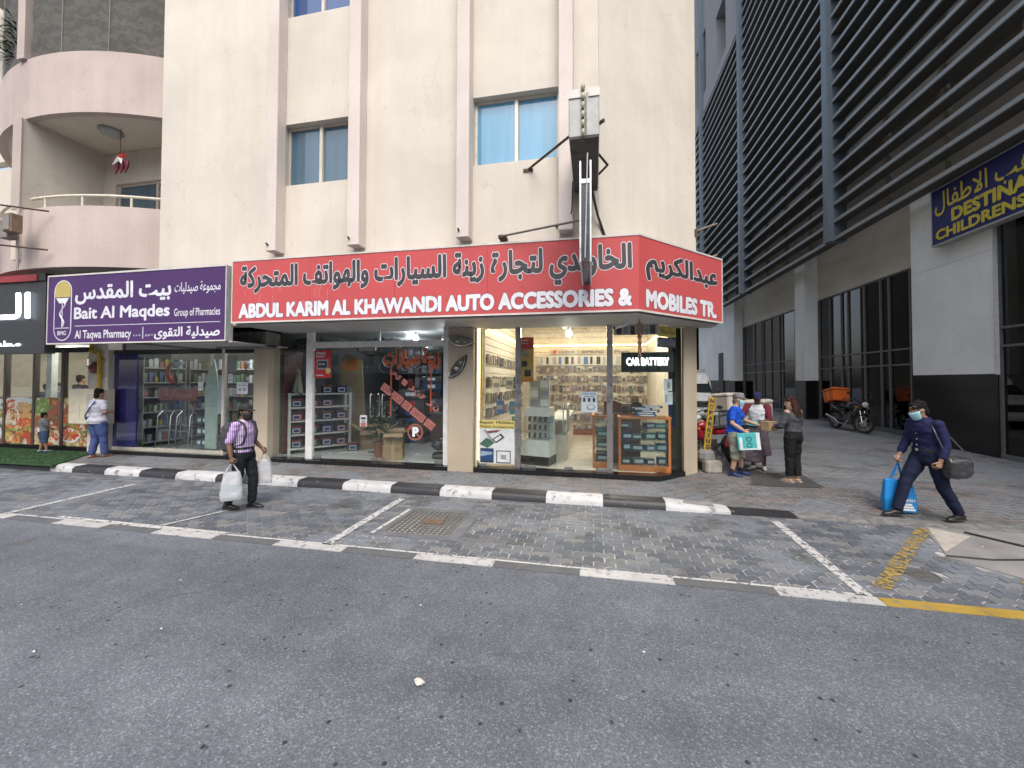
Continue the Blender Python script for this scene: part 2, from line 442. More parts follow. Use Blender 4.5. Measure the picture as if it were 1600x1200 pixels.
def pave(parent, spots, poly, mobj, mstuff, top=0.0):
    """The 300 pavers nearest the camera are objects, the rest one mesh."""
    spots.sort(key=lambda s: (s[0]**2 + s[1]**2))
    near, far = spots[:300], spots[300:]
    pb_ = MB(); n_ = len(poly); cx_ = sum(p[0] for p in poly)/n_; cy_ = sum(p[1] for p in poly)/n_
    rg = [[(x*f_, y*g_, z) for x, y in poly] for f_, g_, z in ((1, 1, -.04), (1, 1, -.006), (.965, .93, 0.0))]
    pb_.loft(rg, cap=False); pb_.f.append(tuple(range(2*n_, 3*n_))); pb_.m.append(0)
    me = [pb_.mesh('paver', mobj)]
    for x, y, z, rz in near:
        o = put('paver', me[0], parent)
        o.location = (x, y, z + top + random.uniform(-0.0035, 0.003)); o.rotation_euler = (random.uniform(-.012, .012), random.uniform(-.018, .018), rz + random.uniform(-.008, .008))
    mb = MB()
    for x, y, z, rz in far:
        T = Matrix.Translation((x, y, z + top + random.uniform(-0.0025, 0.0025))) @ Matrix.Rotation(rz + random.uniform(-.008, .008), 4, 'Z')
        n = len(poly); vs = [T @ Vector((px, py, 0)) for px, py in poly] + [T @ Vector((px, py, -0.02)) for px, py in poly]
        mb.add(vs, [tuple(range(n))] + [(n+i, n+(i+1) % n, (i+1) % n, i) for i in range(n)])
    if far:
        o = mb.build('paver', mstuff, parent); o['kind'] = 'stuff'
L_, W_ = 0.25, 0.125
JG = 0.014
sp = []
j = 0; y = 4.64
while y < 6.9:
    x = -17.0 + (L_/2 if j % 2 else 0)
    while x < 6.4:
        if not inside((x, y), CONC) and not (-2.93 < x < -1.83 and 5.1 < y < 6.14) and math.hypot(x-3.47, y-5.24) > 0.2:
            sp.append((x, y, 0.0, 0.0))
        x += L_
    y += W_; j += 1
pave(bay, sp, zig(L_, W_, JG, 0.02), paver_mat('bay_paver', False, PAL, 0.55), paver_mat('bay_paver_far', True, PAL, 0.55))
sp = []; j = 0; y = 7.26
while y < 9.5:
    x = -16.0 + (L_/2 if j % 2 else 0)
    while x < 10.0:
        inb = (x < 1.3 and y > 8.33) or (x > 1.2 and y > 8.33 and y - 8.33 > (x-1.3)*1.0 and x < 2.2)
        if not inb and not inside((x, y), GRATE): sp.append((x, y, zp(x, y), 0.0 if x < 2.6 else 0.0))
        x += L_
    y += W_; j += 1
pave(pavement, sp, zig(L_, W_, 0.007, 0.016), paver_mat('pavement_paver', False, PALW, 0.8), paver_mat('pavement_paver_far', True, PALW, 0.8))
sp = []; j = 0; y = 9.56
while y < 17:
    x = 2.35 + (0.1 if j % 2 else 0)
    while x < 10.7:
        if not inside((x, y), GRATE): sp.append((x, y, zp(x, y), 0.0))
        x += 0.2
    y += 0.1; j += 1
pave(alley, sp, [(-0.097, -0.047), (0.097, -0.047), (0.097, 0.047), (-0.097, 0.047)], paver_mat('alley_paver', False, PALA, 0.4), paver_mat('alley_paver_far', True, PALA, 0.4))
FARP = paver_mat('alley_far', True, [(0.155, 0.163, 0.172), (0.157, 0.165, 0.174)], 0.4)
struct(grid(2.0, 10.9, 17.0, 46, 1.0, lambda x, y: zp(x, y)-0.003).build('alley_far_paving', FARP))

# concrete slab with cables at the right
CONCM = M('concrete', (0.21, 0.205, 0.20), 0.85, var=0.2, scale=2.5, bmp=0.3)
slab = struct(MB().prism(CONC, -0.03, 0.004).build('concrete_path', CONCM))
MB().prism([(4.72, 6.9), (4.25, 5.95), (5.02, 6.62)], 0.0045, 0.009).build('cement_patch', M('cement', (0.36, 0.33, 0.29), 0.9, var=0.2, scale=8), slab)
for pts, lb in ((((4.16, 5.80, .02), (4.6, 5.78, .02), (5.3, 5.93, .02), (6.4, 5.95, .02)), 'thin black cable lying straight across the grey concrete slab'),
                (((5.05, 6.75, .02), (5.35, 6.35, .02), (5.9, 5.9, .021), (6.6, 5.4, .02)), 'thick black hose curving over the concrete slab beside the dropped kerb')):
    tag(MB().tube(pts, 0.013 if 'hose' in lb else 0.008, 6).build('cable', M('rubber', (0.02, 0.02, 0.022), 0.6)), lb, 'cable')

# kerb stones, black and white
def worn_paint(name, col, under, cover=0.5, scale=9.0, rough=0.55):
    m, n, b = newmat(name); p = pos(n)
    r = ramp(n, ((cover-0.07, 0.0), (cover+0.02, 1.0)))
    a = nse(n, p, scale, 6, 0.68); n.links.new(a, r.inputs[0])
    v = ramp(n, ((0.3, 0.8), (0.7, 1.08))); n.links.new(nse(n, p, 3.5, 5), v.inputs[0])
    c = mixc(n, under, col, r.outputs[0]); c = mixc(n, c, v.outputs[0], 1.0, 'MULTIPLY')
    n.links.new(c, b.inputs['Base Color']); b.inputs['Roughness'].default_value = rough
    bump(n, b, a, 0.2, 0.003)
    return m
KW = worn_paint('kerb_white', (0.47, 0.47, 0.475), (0.19, 0.185, 0.18), 0.42, 7)
KB = worn_paint('kerb_black', (0.022, 0.022, 0.025), (0.16, 0.155, 0.15), 0.36, 10, 0.5)
KG = worn_paint('kerb_grey', (0.13, 0.13, 0.13), (0.21, 0.2, 0.19), 0.5, 8, 0.7)
kerb = struct(MB().box((-24, 7.02, -0.05), (1.9, 7.2, 0.11)).build('kerb', CONCM))
bx = [-17.6, -16.6, -15.4, -14.3, -13.2, -12.22, -11.55, -10.61, -9.64, -8.68, -7.66, -6.62, -5.72, -4.73, -3.72, -2.75, -1.77, -0.81, 0.16, 1.15, 2.13, 3.08]
def kerb_stone(x0, x1, m, z0=0.13, z1=0.13):
    x0 += 0.004; x1 -= 0.004
    def ring(x, z): return [(x, 6.92, -0.04), (x, 6.925, z*0.55), (x, 6.965, z-0.012), (x, 6.99, z), (x, 7.215, z+0.003), (x, 7.215, -0.04)]
    mid = [ring(x0+(x1-x0)*t, z0+(z1-z0)*t) for t in (0, 0.02, 0.5, 0.98, 1)]
    mb = MB().loft(mid)
    mb.build('kerb_stone', m, kerb, smooth=True)
for i in range(len(bx)-1):
    col = (KW if i % 2 == 1 else KB) if i >= 5 else KB
    if i == len(bx)-2: kerb_stone(bx[i], bx[i+1], KB, 0.045, 0.03)
    elif i == len(bx)-3: kerb_stone(bx[i], bx[i+1], KW, 0.13, 0.06)
    else: kerb_stone(bx[i], bx[i+1], col)
x = 3.08
while x < 9: kerb_stone(x, x+0.97, KG, 0.022, 0.022); x += 0.97

# flush edging between road and bay
EW = worn_paint('edging_white', (0.44, 0.435, 0.43), (0.17, 0.165, 0.16), 0.43, 11)
ED = worn_paint('edging_dark', (0.10, 0.105, 0.112), (0.17, 0.165, 0.16), 0.4, 8, 0.7)
EY = worn_paint('edging_yellow', (0.36, 0.24, 0.045), (0.20, 0.18, 0.13), 0.42, 9)
edging = struct(MB().box((-24, 4.44, -0.05), (9, 4.56, -0.004)).build('edging', CONCM))
ex = [-14.0, -12.9, -11.8, -10.7, -9.6, -8.71, -7.75, -6.85, -5.94, -4.94, -4.01, -3.03, -2.09, -1.12, -0.15, 0.83, 1.79, 2.7, 3.9, 5.1, 6.3, 7.5]
for i in range(len(ex)-1):
    m = EY if ex[i] >= 2.65 else (EW if i % 2 == 0 else ED)
    if ex[i] < -8.8: m = EW if i % 2 == 0 else ED
    MB().box((ex[i]+0.004, 4.425, -0.05), (ex[i+1]-0.004, 4.575, 0.007)).build('edging_stone', m, edging)
# painted bay markings
def wornline(name, col, cover):
    m, n, b = newmat(name); p = pos(n); b.inputs['Base Color'].default_value = (*col, 1); b.inputs['Roughness'].default_value = 0.7
    r = ramp(n, ((cover-0.04, 0.0), (cover+0.03, 1.0))); n.links.new(nse(n, p, 16, 5, 0.7), r.inputs[0])
    n.links.new(r.outputs[0], b.inputs['Alpha']); return m
LW = wornline('line_white', (0.45, 0.445, 0.44), 0.45); LW2 = wornline('line_white_worn', (0.5, 0.49, 0.47), 0.44); LY = wornline('line_yellow', (0.30, 0.21, 0.06), 0.50)
def marking(a, c, w, m, nm='bay_marking'):
    a = Vector((*a, 0)); c = Vector((*c, 0)); d = (c-a).normalized(); q = Vector((-d.y, d.x, 0))*w/2; z = Vector((0, 0, 0.0075))
    N = 14; mb = MB()
    for k in range(N):
        p0 = a+(c-a)*k/N; p1 = a+(c-a)*(k+1)/N
        mb.quad(p0-q+z, p1-q+z, p1+q+z, p0+q+z)
    struct(mb.build(nm, m))
marking((-9.0, 4.58), (-9.02, 6.4), 0.11, LW)
marking((-3.35, 4.58), (-3.33, 6.62), 0.12, LW)
marking((2.62, 4.58), (2.67, 6.74), 0.12, LW)
marking((-9.0, 4.595), (2.6, 4.595), 0.035, LW2)
marking((-4.9, 4.63), (-8.0, 4.66), 0.06, LW2)
marking((-6.1, 4.66), (-5.75, 5.5), 0.05, LW2)
marking((-2.99, 5.05), (-2.93, 6.1), 0.05, LW2)
marking((2.86, 4.78), (4.66, 6.86), 0.15, LY)
marking((4.02, 4.6), (4.5, 5.26), 0.12, LY)

# drain cover in the bay, floor grating in the alley mouth, manhole
IRON = M('cast_iron', (0.13, 0.128, 0.12), 0.6, 0.4, var=0.25, scale=14)
RUST = M('rusty_steel', (0.16, 0.105, 0.07), 0.75, 0.3, var=0.35, scale=10)
g = thing('drain_cover', 'square drain grate set in a concrete surround in the middle parking bay', 'drain grate', (-2.38, 5.62, 0))
fr_ = MB()
for a, c in (((-.64, -.6, -.05), (.64, -.47, .006)), ((-.64, .47, -.05), (.64, .6, .006)), ((-.64, -.47, -.05), (-.47, .47, .006)), ((.47, -.47, -.05), (.64, .47, .006))): fr_.box(a, c)
fr_.build('surround', M('concrete_grey', (0.125, 0.13, 0.138), 0.85, var=0.3, scale=3, bmp=0.3), g)
MB().box((-.47, -.47, -.05), (.47, .47, -.02)).build('pit', M('pit_black', (0.01, 0.01, 0.01), 0.9), g)
for k in range(13):
    t = -.46 + .92*k/12
    MB().box((t-.017, -.47, -.02), (t+.017, .47, .004)).build('grate_bar', IRON, g)
for k in range(13):
    t = -.46 + .92*k/12
    MB().box((-.47, t-.014, -.02), (.47, t+.014, .0012)).build('cross_bar', IRON, g)
MB().box((-.12, -.05, .0045), (.2, .12, .009)).build('plate', RUST, g)
g = thing('floor_grating', 'dark steel floor grating at the mouth of the alley under the standing group', 'floor grating', (3.7, 9.05, zp(3.7, 9.05)))
def gz(x, y): return zp(x, y)
mb = MB(); P4 = [Vector((x, y, zp(x, y)+0.004)) for x, y in GRATE]
mb.add(P4 + [p - Vector((0, 0, .05)) for p in P4], ((0, 1, 2, 3), (4, 5, 1, 0), (5, 6, 2, 1), (6, 7, 3, 2), (7, 4, 0, 3)))
mb.build('frame', M('grating_dark', (0.055, 0.055, 0.055), 0.6, 0.4), g, True)
for k in range(26):
    t = (k+0.5)/26; a = P4[0].lerp(P4[1], t); c = P4[3].lerp(P4[2], t); q = (P4[1]-P4[0]).normalized()*0.016; u = Vector((0, 0, .008))
    MB().add([a-q, a+q, c+q, c-q, a-q+u, a+q+u, c+q+u, c-q+u], ((4, 5, 6, 7), (0, 1, 5, 4), (1, 2, 6, 5), (2, 3, 7, 6), (3, 0, 4, 7))).build('grate_bar', M('grate_bar', (0.16, 0.155, 0.15), 0.5, 0.5), g, True)
g = thing('manhole_cover', 'small round iron manhole cover set among pavers near the yellow stripe', 'manhole cover', (3.47, 5.24, 0))
MB().lathe([(0.2, -0.03), (0.2, 0.002), (0.185, 0.004), (0.18, -0.004), (0.0, -0.004)], 24).build('cover', M('manhole', (0.12, 0.12, 0.12), 0.6, 0.3), g)
for k in range(4):
    MB().box((-.12, -.09+.05*k, -.004), (.12, -.065+.05*k, .004)).build('ridge', IRON, g)

# artificial turf before the restaurant
turfm = M('turf', (0.022, 0.062, 0.02), 0.95, var=0.35, scale=18, bmp=0.8, bscale=300)
TP = [(-18, 6.80), (-12.0, 6.83), (-13.1, 8.32), (-18, 8.32)]
tf = thing('artificial_turf', 'green artificial turf mat laid in front of the food counter windows', 'turf mat', (-15, 7.5, 0.13))
MB().prism([(x+15, y-7.5) for x, y in TP], 0.001, 0.03).build('mat', turfm, tf)
mb = MB()
for k in range(9000):
    x = random.uniform(-17.5, -12); y = random.uniform(6.82, 8.3)
    if not inside((x, y), TP): continue
    a = random.uniform(0, PI); h = random.uniform(.015, .03); dx, dy = math.cos(a)*.006, math.sin(a)*.006
    mb.add([(x+15-dx, y-7.5-dy, .03), (x+15+dx, y-7.5+dy, .03), (x+15+random.uniform(-.012, .012), y-7.5+random.uniform(-.012, .012), .03+h)], ((0, 1, 2),))
mb.build('turf_pile', turfm, tf)['kind'] = 'stuff'

# small white litter on the pavers, one crumpled scrap on the road
lit = MB()
for k in range(70):
    x = random.uniform(-9, 5); y = random.choice((random.uniform(6.5, 6.9), random.uniform(4.7, 6.9), random.uniform(7.3, 8.2), random.uniform(2, 4)))
    z = (0.01 if y < 6.92 else zp(x, y)+0.012); s = random.uniform(.006, .016)
    lit.add([(x-s, y, z), (x, y-s*.7, z+.006), (x+s*1.2, y, z), (x, y+s*.7, z+.008)], ((0, 1, 2, 3),))
o = lit.build('litter', M('litter_white', (0.6, 0.6, 0.58), 0.8)); o['kind'] = 'stuff'
mb = MB().ell((0, 0, .018), (.035, .026, .02), 8, 6)
mb.v = [(x+random.uniform(-.009, .009), y+random.uniform(-.009, .009), max(0.001, z+random.uniform(-.007, .007))) for x, y, z in mb.v]
o = tag(mb.build('paper_scrap', M('scrap', (0.62, 0.58, 0.5), 0.8)), 'crumpled white scrap of paper lying alone on the asphalt', 'litter'); o.location = (-1.18, 2.63, 0)

# ------------------------------------------------------------------ cream corner building
CREAM = stucco('cream_stucco', (0.655, 0.605, 0.53), 0.24, 0.36)
CREAML = stucco('cream_light', (0.71, 0.66, 0.575), 0.22, 0.34)
PINK = stucco('pink_stucco', (0.68, 0.61, 0.565), 0.25, 0.5, (0.7, 0.58, 0.5))
SALMON = stucco('salmon_stucco', (0.54, 0.455, 0.42), 0.3, 0.5)
PILM = stucco('pillar_beige', (0.50, 0.43, 0.33), 0.35, 0.5)
SOFF = M('soffit_panel', (0.42, 0.415, 0.40), 0.7, var=0.12, scale=1.5)
GRAN = M('black_granite', (0.010, 0.0105, 0.011), 0.22, var=0.4, scale=60)
ALU = M('champagne_frame', (0.60, 0.54, 0.46), 0.45, 0.2)
WHITEF = M('white_frame', (0.66, 0.65, 0.63), 0.45)
STEEL = M('brushed_steel', (0.45, 0.44, 0.43), 0.32, 0.9)
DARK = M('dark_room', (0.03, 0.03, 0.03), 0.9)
RUSTY = M('rusty_bracket', (0.10, 0.055, 0.04), 0.8, 0.2, var=0.4, scale=12)
bl = thing('apartment_building', 'cream apartment block with pink pilasters above the red sign on the street corner', 'building', (-3.5, 12, 0))
TOP = 15.0
# front wall slabs round the two window bays (wall plane y = 7.2, bays between pilasters)
mb = MB()
def slab_x(x0, x1, z0, z1, y0=7.2, y1=7.5): mb.box((x0, y0, z0), (x1, y1, z1))
bays = [(-6.40, -4.86, [(6.18, 7.48), (9.78, 11.1)]), (-2.24, -0.60, [(6.18, 7.48), (9.78, 11.1)])]
slab_x(-9.6, -6.40, 4.6, TOP); slab_x(-4.86, -2.24, 3.27, TOP); slab_x(-0.60, 0.097, 3.27, TOP); slab_x(-6.40, -4.86, 3.27, 6.18); slab_x(-9.6, -6.40, 3.27, 4.6)
for x0, x1, wins in bays:
    z = 6.18 if x0 > -3 else 6.18
    prev = None
    for a, c in wins:
        if prev is not None: slab_x(x0, x1, prev, a)
        prev = c
    slab_x(x0, x1, prev, TOP)
slab_x(-2.24, -0.60, 3.27, 6.18)
mb.build('wall', CREAM, bl, True)
# chamfered corner wall and the alley side
mb = MB().prism([(0.1, 7.2), (2.2, 9.3), (2.2, 9.72), (0.1, 7.62)], 3.27, TOP)
mb.build('wall', CREAML, bl, True)
MB().box((1.9, 9.73, 0.1), (2.2, 34, TOP)).build('wall', CREAM, bl, True)
MB().box((-9.6, 7.51, 3.9), (-9.3, 34, TOP)).build('wall', CREAM, bl, True)
MB().box((-9.28, 18, 0.0), (1.88, 18.3, TOP)).build('wall', CREAM, bl, True)
MB().prism([(-9.3, 7.52), (0.0, 7.52), (1.88, 9.45), (1.88, 18), (-9.3, 18)], 4.72, 4.8).build('floor_slab', CREAM, bl, True)
for x0, x1 in ((-6.57, -6.335), (-4.72, -4.465), (-2.48, -2.235), (-0.595, -0.345)):
    p = MB().box((x0, 6.95, 4.74), (x1, 7.2, TOP)).build('pilaster', PINK, bl, True, bevel=0.008)
    if x0 < -0.7: MB().tube([(x0+.06, 6.95, 4.86), (x0+.06, 6.90, 4.88)], .02, 6).build('bolt', RUSTY, p, True)
# windows: frame, two panes, recessed
WGL = {}
def wglass(nm, col):
    m, n, b = newmat(nm); b.inputs['Base Color'].default_value = (*col, 1); b.inputs['Roughness'].default_value = 0.06
    b.inputs['Specular IOR Level'].default_value = 0.9; b.inputs['Coat Weight'].default_value = 0.6; b.inputs['Coat Roughness'].default_value = .02
    g = ramp(n, ((0.2, 0.8), (0.8, 1.25))); n.links.new(nse(n, mapv(n, pos(n), (5, 1, .35)), 1.1, 3), g.inputs[0])
    n.links.new(mixc(n, col, g.outputs[0], 1.0, 'MULTIPLY'), b.inputs['Base Color']); return m
GB = wglass('window_blue', (0.10, 0.30, 0.46)); GD = wglass('window_slate', (0.06, 0.115, 0.16)); GR = wglass('window_deep_blue', (0.03, 0.08, 0.22))
def window(x0, x1, z0, z1, yf, gm, parent, split=0.5):
    w = bpy.data.objects.new('window', None); COL.objects.link(w); w.parent = parent; w.matrix_parent_inverse = base_of(parent).inverted()
    t = 0.055; xm = x0+(x1-x0)*split; mb = MB()
    mb.box((x0, yf, z0), (x1, yf+.07, z0+t)); mb.box((x0, yf, z1-t), (x1, yf+.07, z1))
    mb.box((x0, yf, z0+t), (x0+t, yf+.07, z1-t)); mb.box((x1-t, yf, z0+t), (x1, yf+.07, z1-t)); mb.box((xm-.035, yf-.01, z0+t), (xm+.035, yf+.068, z1-t))
    mb.build('frame', ALU, w, True, bevel=.004)
    for a, c, dy in ((x0+t, xm-.035, .03), (xm+.035, x1-t, .05)):
        MB().box((a, yf+dy, z0+t), (c, yf+dy+.008, z1-t)).build('pane', gm, w, True)
    return w
window(-6.40, -4.86, 6.18, 7.48, 7.33, GD, bl, 0.52)
window(-6.40, -4.86, 9.78, 11.1, 7.33, GR, bl, 0.52)
window(-2.24, -0.60, 6.18, 7.48, 7.33, GB, bl, 0.5)
window(-2.24, -0.60, 9.78, 11.1, 7.33, GB, bl, 0.5)
# ground-floor pillars and soffits
pl_ = bl
MB().box((-3.13, 8.33, 0.12), (-2.55, 8.85, 3.26)).build('pillar', PILM, bl, True, bevel=.01)
MB().box((-8.15, 8.33, 0.12), (-7.74, 8.85, 3.26)).build('pillar', PILM, bl, True, bevel=.01)
MB().prism([(1.86, 8.96), (2.2, 9.30), (2.2, 9.725), (1.86, 9.385)], 0.12, 3.26).build('pillar', PILM, bl, True, bevel=.008)
MB().prism([(-7.42, 7.12), (0.73, 7.12), (2.5, 8.90), (2.5, 9.3), (2.21, 9.3), (2.2, 9.72), (1.9, 9.4), (1.2, 8.7), (-7.42, 8.7)], 3.262, 3.285).build('soffit', SOFF, bl, True)
MB().box((-9.62, 7.1, 2.90), (-7.5, 8.7, 2.93)).build('soffit', SOFF, bl, True)
# rough stone lintel with old raised lettering over the gap between the two shops
STONE = M('grey_stone', (0.20, 0.19, 0.17), 0.9, var=0.35, scale=9, bmp=.8, bscale=25)
lt = MB().box((-8.9, 8.0, 2.86), (-7.5, 8.32, 3.24)).build('lintel', STONE, bl, True)
lettering('CARBAULA', (-8.75, 2.93, -7.62, 3.12), FRONT(8.0), M('stone_letters', (0.13, 0.12, 0.11), 0.9), lt, eps=.012, skew=.3)
# granite steps
st = MB().prism([(-7.74, 8.33), (-3.14, 8.33), (-3.14, 8.62), (-7.74, 8.62)], 0.1, 0.215).build('step', GRAN, bl, True, bevel=.008)
MB().prism([(-2.54, 8.35), (1.30, 8.35), (1.88, 8.93), (1.88, 9.3), (1.2, 8.62), (-2.54, 8.62)], 0.1, 0.225).build('step', GRAN, bl, True, bevel=.008)
MB().box((-12.72, 8.33, 0.1), (-8.16, 8.62, 0.22)).build('step', GRAN, bl, True, bevel=.008)

# ------------------------------------------------------------------ rounded balcony block on the left
tw = thing('balcony_building', 'pale pink block with curved balconies at the left edge above the pharmacy', 'building', (-13, 12, 0))
CX, CY, RR = -12.8, 13.05, 6.12
def arc(r, x0, x1, n=26):
    pts = []
    for k in range(n+1):
        x = x0+(x1-x0)*k/n; d = (x-CX); pts.append((x, CY-math.sqrt(max(0, r*r-d*d))))
    return pts
def band(z0, z1, nm, m, r0=RR, r1=RR-0.16, x0=-17.4, x1=-9.62):
    o = arc(r0, x0, x1); i = arc(r1, x0, x1)
    MB().prism(o+i[::-1], z0, z1).build(nm, m, tw, True, smooth=True)
band(4.72, 6.15, 'parapet', SALMON)
band(8.36, 9.82, 'parapet', SALMON)
for z in (4.73, 8.37): MB().prism(arc(RR-.165, -17.4, -9.62)+[(-9.62, 9.2), (-17.4, 9.2)], z, z+.2).build('balcony_slab', CREAM, tw, True)
MB().box((-24, 8.55, 4.94), (-9.62, 8.8, 6.35)).build('rear_wall', CREAM, tw, True)
MB().box((-24, 8.55, 6.35), (-12.95, 8.8, 8.36)).build('rear_wall', CREAM, tw, True)
MB().box((-12.95, 8.55, 7.5), (-9.62, 8.8, 8.36)).build('rear_wall', CREAM, tw, True)
MB().box((-9.95, 8.55, 6.35), (-9.62, 8.8, 7.5)).build('rear_wall', CREAM, tw, True)
window(-12.95, -9.95, 6.35, 7.5, 8.62, GD, tw, 0.45)
MB().box((-13.62, 6.90, 4.945), (-13.38, 8.55, 8.365)).build('partition_wall', CREAM, tw, True)
MB().box((-13.64, 6.885, 6.16), (-13.36, 6.90, 8.365)).build('pilaster', SALMON, tw, True)
MB().box((-13.62, 6.90, 9.82), (-13.38, 8.55, 14)).build('partition_wall', SALMON, tw, True)
MB().box((-17.9, 13.1, 0.0), (-9.65, 13.3, 4.7)).build('rear_wall', CREAM, tw, True)
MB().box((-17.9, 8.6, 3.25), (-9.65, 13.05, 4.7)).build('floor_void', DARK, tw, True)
MB().box((-24, 8.55, 8.6), (-9.62, 8.8, 14)).build('rear_wall', CREAM, tw, True)
MB().box((-17.4, 6.9, 13.2), (-9.62, 8.8, 13.4)).build('balcony_slab', CREAM, tw, True)
# railing
rail = M('rail_cream', (0.62, 0.58, 0.47), 0.5)
r_ = arc(RR-.08, -13.2, -9.62, 20)
rl = MB().tube([(x, y, 6.42) for x, y in r_], .035, 8).build('railing', rail, tw, True, smooth=True)
for x in (-12.75, -11.75, -10.7):
    y = CY-math.sqrt((RR-.08)**2-(x-CX)**2); MB().tube([(x, y, 6.14), (x, y, 6.42)], .025, 8).build('post', rail, rl, True)
r2 = arc(RR-.08, -17.2, -13.7, 12)
MB().tube([(x, y, 6.42) for x, y in r2], .035, 8).build('railing', rail, tw, True, smooth=True)
# shade netting on the balcony above
m, n, b = newmat('shade_net')
p = pos(n)
w1 = n.nodes.new('ShaderNodeTexWave'); w1.bands_direction = 'Z'; w1.inputs['Scale'].default_value = .9; w1.inputs['Distortion'].default_value = 14; w1.inputs['Detail'].default_value = 6; w1.inputs['Detail Roughness'].default_value = .75; w1.inputs['Detail Scale'].default_value = 2.5; n.links.new(p, w1.inputs['Vector'])
rg = ramp(n, ((0.0, (0.075, 0.072, 0.063)), (0.6, (0.088, 0.084, 0.075)), (1.0, (0.108, 0.102, 0.09)))); n.links.new(w1.outputs[0], rg.inputs[0])
n.links.new(rg.outputs[0], b.inputs['Base Color']); b.inputs['Roughness'].default_value = 0.9
bump(n, b, w1.outputs[0], 0.25, 0.02)
NET = m
def netting(x0, x1, lb):
    o = arc(RR-.05, x0, x1, 60); rows = 16; mb = MB(); vs = []
    for k in range(rows+1):
        for i, (x, y) in enumerate(o):
            q = noise.noise(Vector((x*1.6, k*.5, 3)))*.05 + noise.noise(Vector((x*5, k*1.1, 7)))*.015
            vs.append((x, y+q, 9.75+3.4*k/rows))
    nn = len(o)
    mb.add(vs, [(k*nn+i, k*nn+i+1, (k+1)*nn+i+1, (k+1)*nn+i) for k in range(rows) for i in range(nn-1)])
    t = tag(mb.build('shade_net', NET, None, smooth=True), lb, 'shade net')
    for x in (x0+(x1-x0)*.27, x0+(x1-x0)*.58):
        y = CY-math.sqrt((RR-.05)**2-(x-CX)**2)
        MB().tube([(x, y-.03, 9.76), (x, y-.03, 11), (x+.02, y-.03, 12.6)], .006, 5).build('cord', M('net_cord', (.3, .29, .26), .8), t)
netting(-13.3, -9.65, 'grey shade netting stretched across the upper balcony')
netting(-17.2, -13.7, 'narrow strip of grey shade netting behind the balcony plant at the left edge')
# balcony lamp, paper star lantern, potted plant
lm = thing('ceiling_lamp', 'round flush ceiling lamp under the first-floor balcony ceiling', 'ceiling lamp', (-11.9, 7.72, 8.36))
MB().lathe([(.24, 0), (.25, -.03), (.22, -.06)], 20).build('rim', M('lamp_rim', (.3, .3, .29), .5), lm)
MB().lathe([(.215, -.045), (.19, -.09), (.1, -.11), (0.001, -.115)], 20).build('diffuser', M('diffuser', (.38, .42, .42), .4), lm, smooth=True)
lan = thing('star_lantern', 'red and white star lantern with tails hanging on the balcony', 'lantern', (-11.55, 7.7, 7.62))
REDF = M('lantern_red', (.42, .04, .03), .35); MAR = M('lantern_maroon', (.14, .02, .03), .5); WHF = M('lantern_white', (.6, .58, .55), .5)
MB().tube([(0, 0, .1), (0, 0, .74)], .006, 5).build('cord', DARK, lan)
star = MB()
for k in range(5):
    a = PI/2+k*2*PI/5; q = Matrix.Rotation(-.35, 3, 'X')
    tip = q @ Vector((math.cos(a)*.27, 0, math.sin(a)*.27)); l = q @ Vector((math.cos(a+.63)*.1, 0, math.sin(a+.63)*.1)); r = q @ Vector((math.cos(a-.63)*.1, 0, math.sin(a-.63)*.1))
    f, bk = Vector((0, -.07, 0)), Vector((0, .07, 0))
    star = MB().add([tip, l, r, f, bk], ((0, 1, 3), (0, 3, 2), (0, 4, 1), (0, 2, 4)))
    star.build('star_point', REDF if k in (0, 1, 4) else WHF, lan)
for x in (-.14, .02, .16):
    t = MB(); t.add([(x-.07, 0, -.06), (x+.07, .02, -.06), (x+.09, 0, -.22), (x-.08, .03, -.26), (x+.01, -.02, -.42)], ((0, 1, 2, 3), (3, 2, 4)))
    t.add([(x-.07, .02, -.06), (x+.07, .04, -.06), (x+.09, .03, -.22), (x-.08, .05, -.26), (x+.01, .0, -.42)], ((3, 2, 1, 0), (4, 2, 3)))
    t.build('tail', MAR, lan)
LEAF = M('leaf_green', (.035, .075, .02), .6, var=.4, scale=12); LEAFD = M('leaf_dark', (.02, .045, .015), .6, var=.4, scale=12)
POT = M('terracotta', (.22, .095, .06), .8, var=.2)
def plant(nm, lb, loc, h, spread, n, leaf, lw, pot=(.16, .3), mats=LEAF):
    t = thing(nm, lb, 'plant', loc)
    MB().lathe([(pot[0]*.72, 0), (pot[0], pot[1]), (pot[0]*1.08, pot[1]), (pot[0]*1.08, pot[1]+.03), (pot[0]*.95, pot[1]+.03), (pot[0]*.9, pot[1]-.03), (0.001, pot[1]-.03)], 16).build('pot', POT, t, smooth=True)
    MB().tube([(0, 0, pot[1]-.05), (.02, 0, pot[1]+h*.5), (0, .02, pot[1]+h*.9)], [.016, .012, .006], 6).build('stem', M('stem', (.09, .07, .04), .8), t)
    mb = MB()
    for k in range(n):
        a = random.uniform(0, 2*PI); z = pot[1]+h*random.uniform(.12, 1); e = random.uniform(-.2, .9)*(1 if z > pot[1]+.3*h else .6)
        d = Vector((math.cos(a)*math.cos(e), math.sin(a)*math.cos(e), math.sin(e))); s = Vector((-math.sin(a), math.cos(a), 0))
        c = Vector((0, 0, z)) + d*random.uniform(.01, spread); L = leaf*random.uniform(.6, 1.2); dr = Vector((0, 0, -L*.25))
        mb.add([c, c+d*L*.5+s*lw, c+d*L+dr, c+d*L*.5-s*lw, c+d*L*.5+Vector((0, 0, lw*.4))], ((0, 4, 1), (1, 4, 2), (2, 4, 3), (3, 4, 0)))
    mb.build('foliage', mats, t)
    return t
plant('potted_shrub', 'bushy green potted plant on the upper balcony ledge at the left edge', (-14.35, 7.35, 9.6), 1.2, .3, 260, .3, .025)
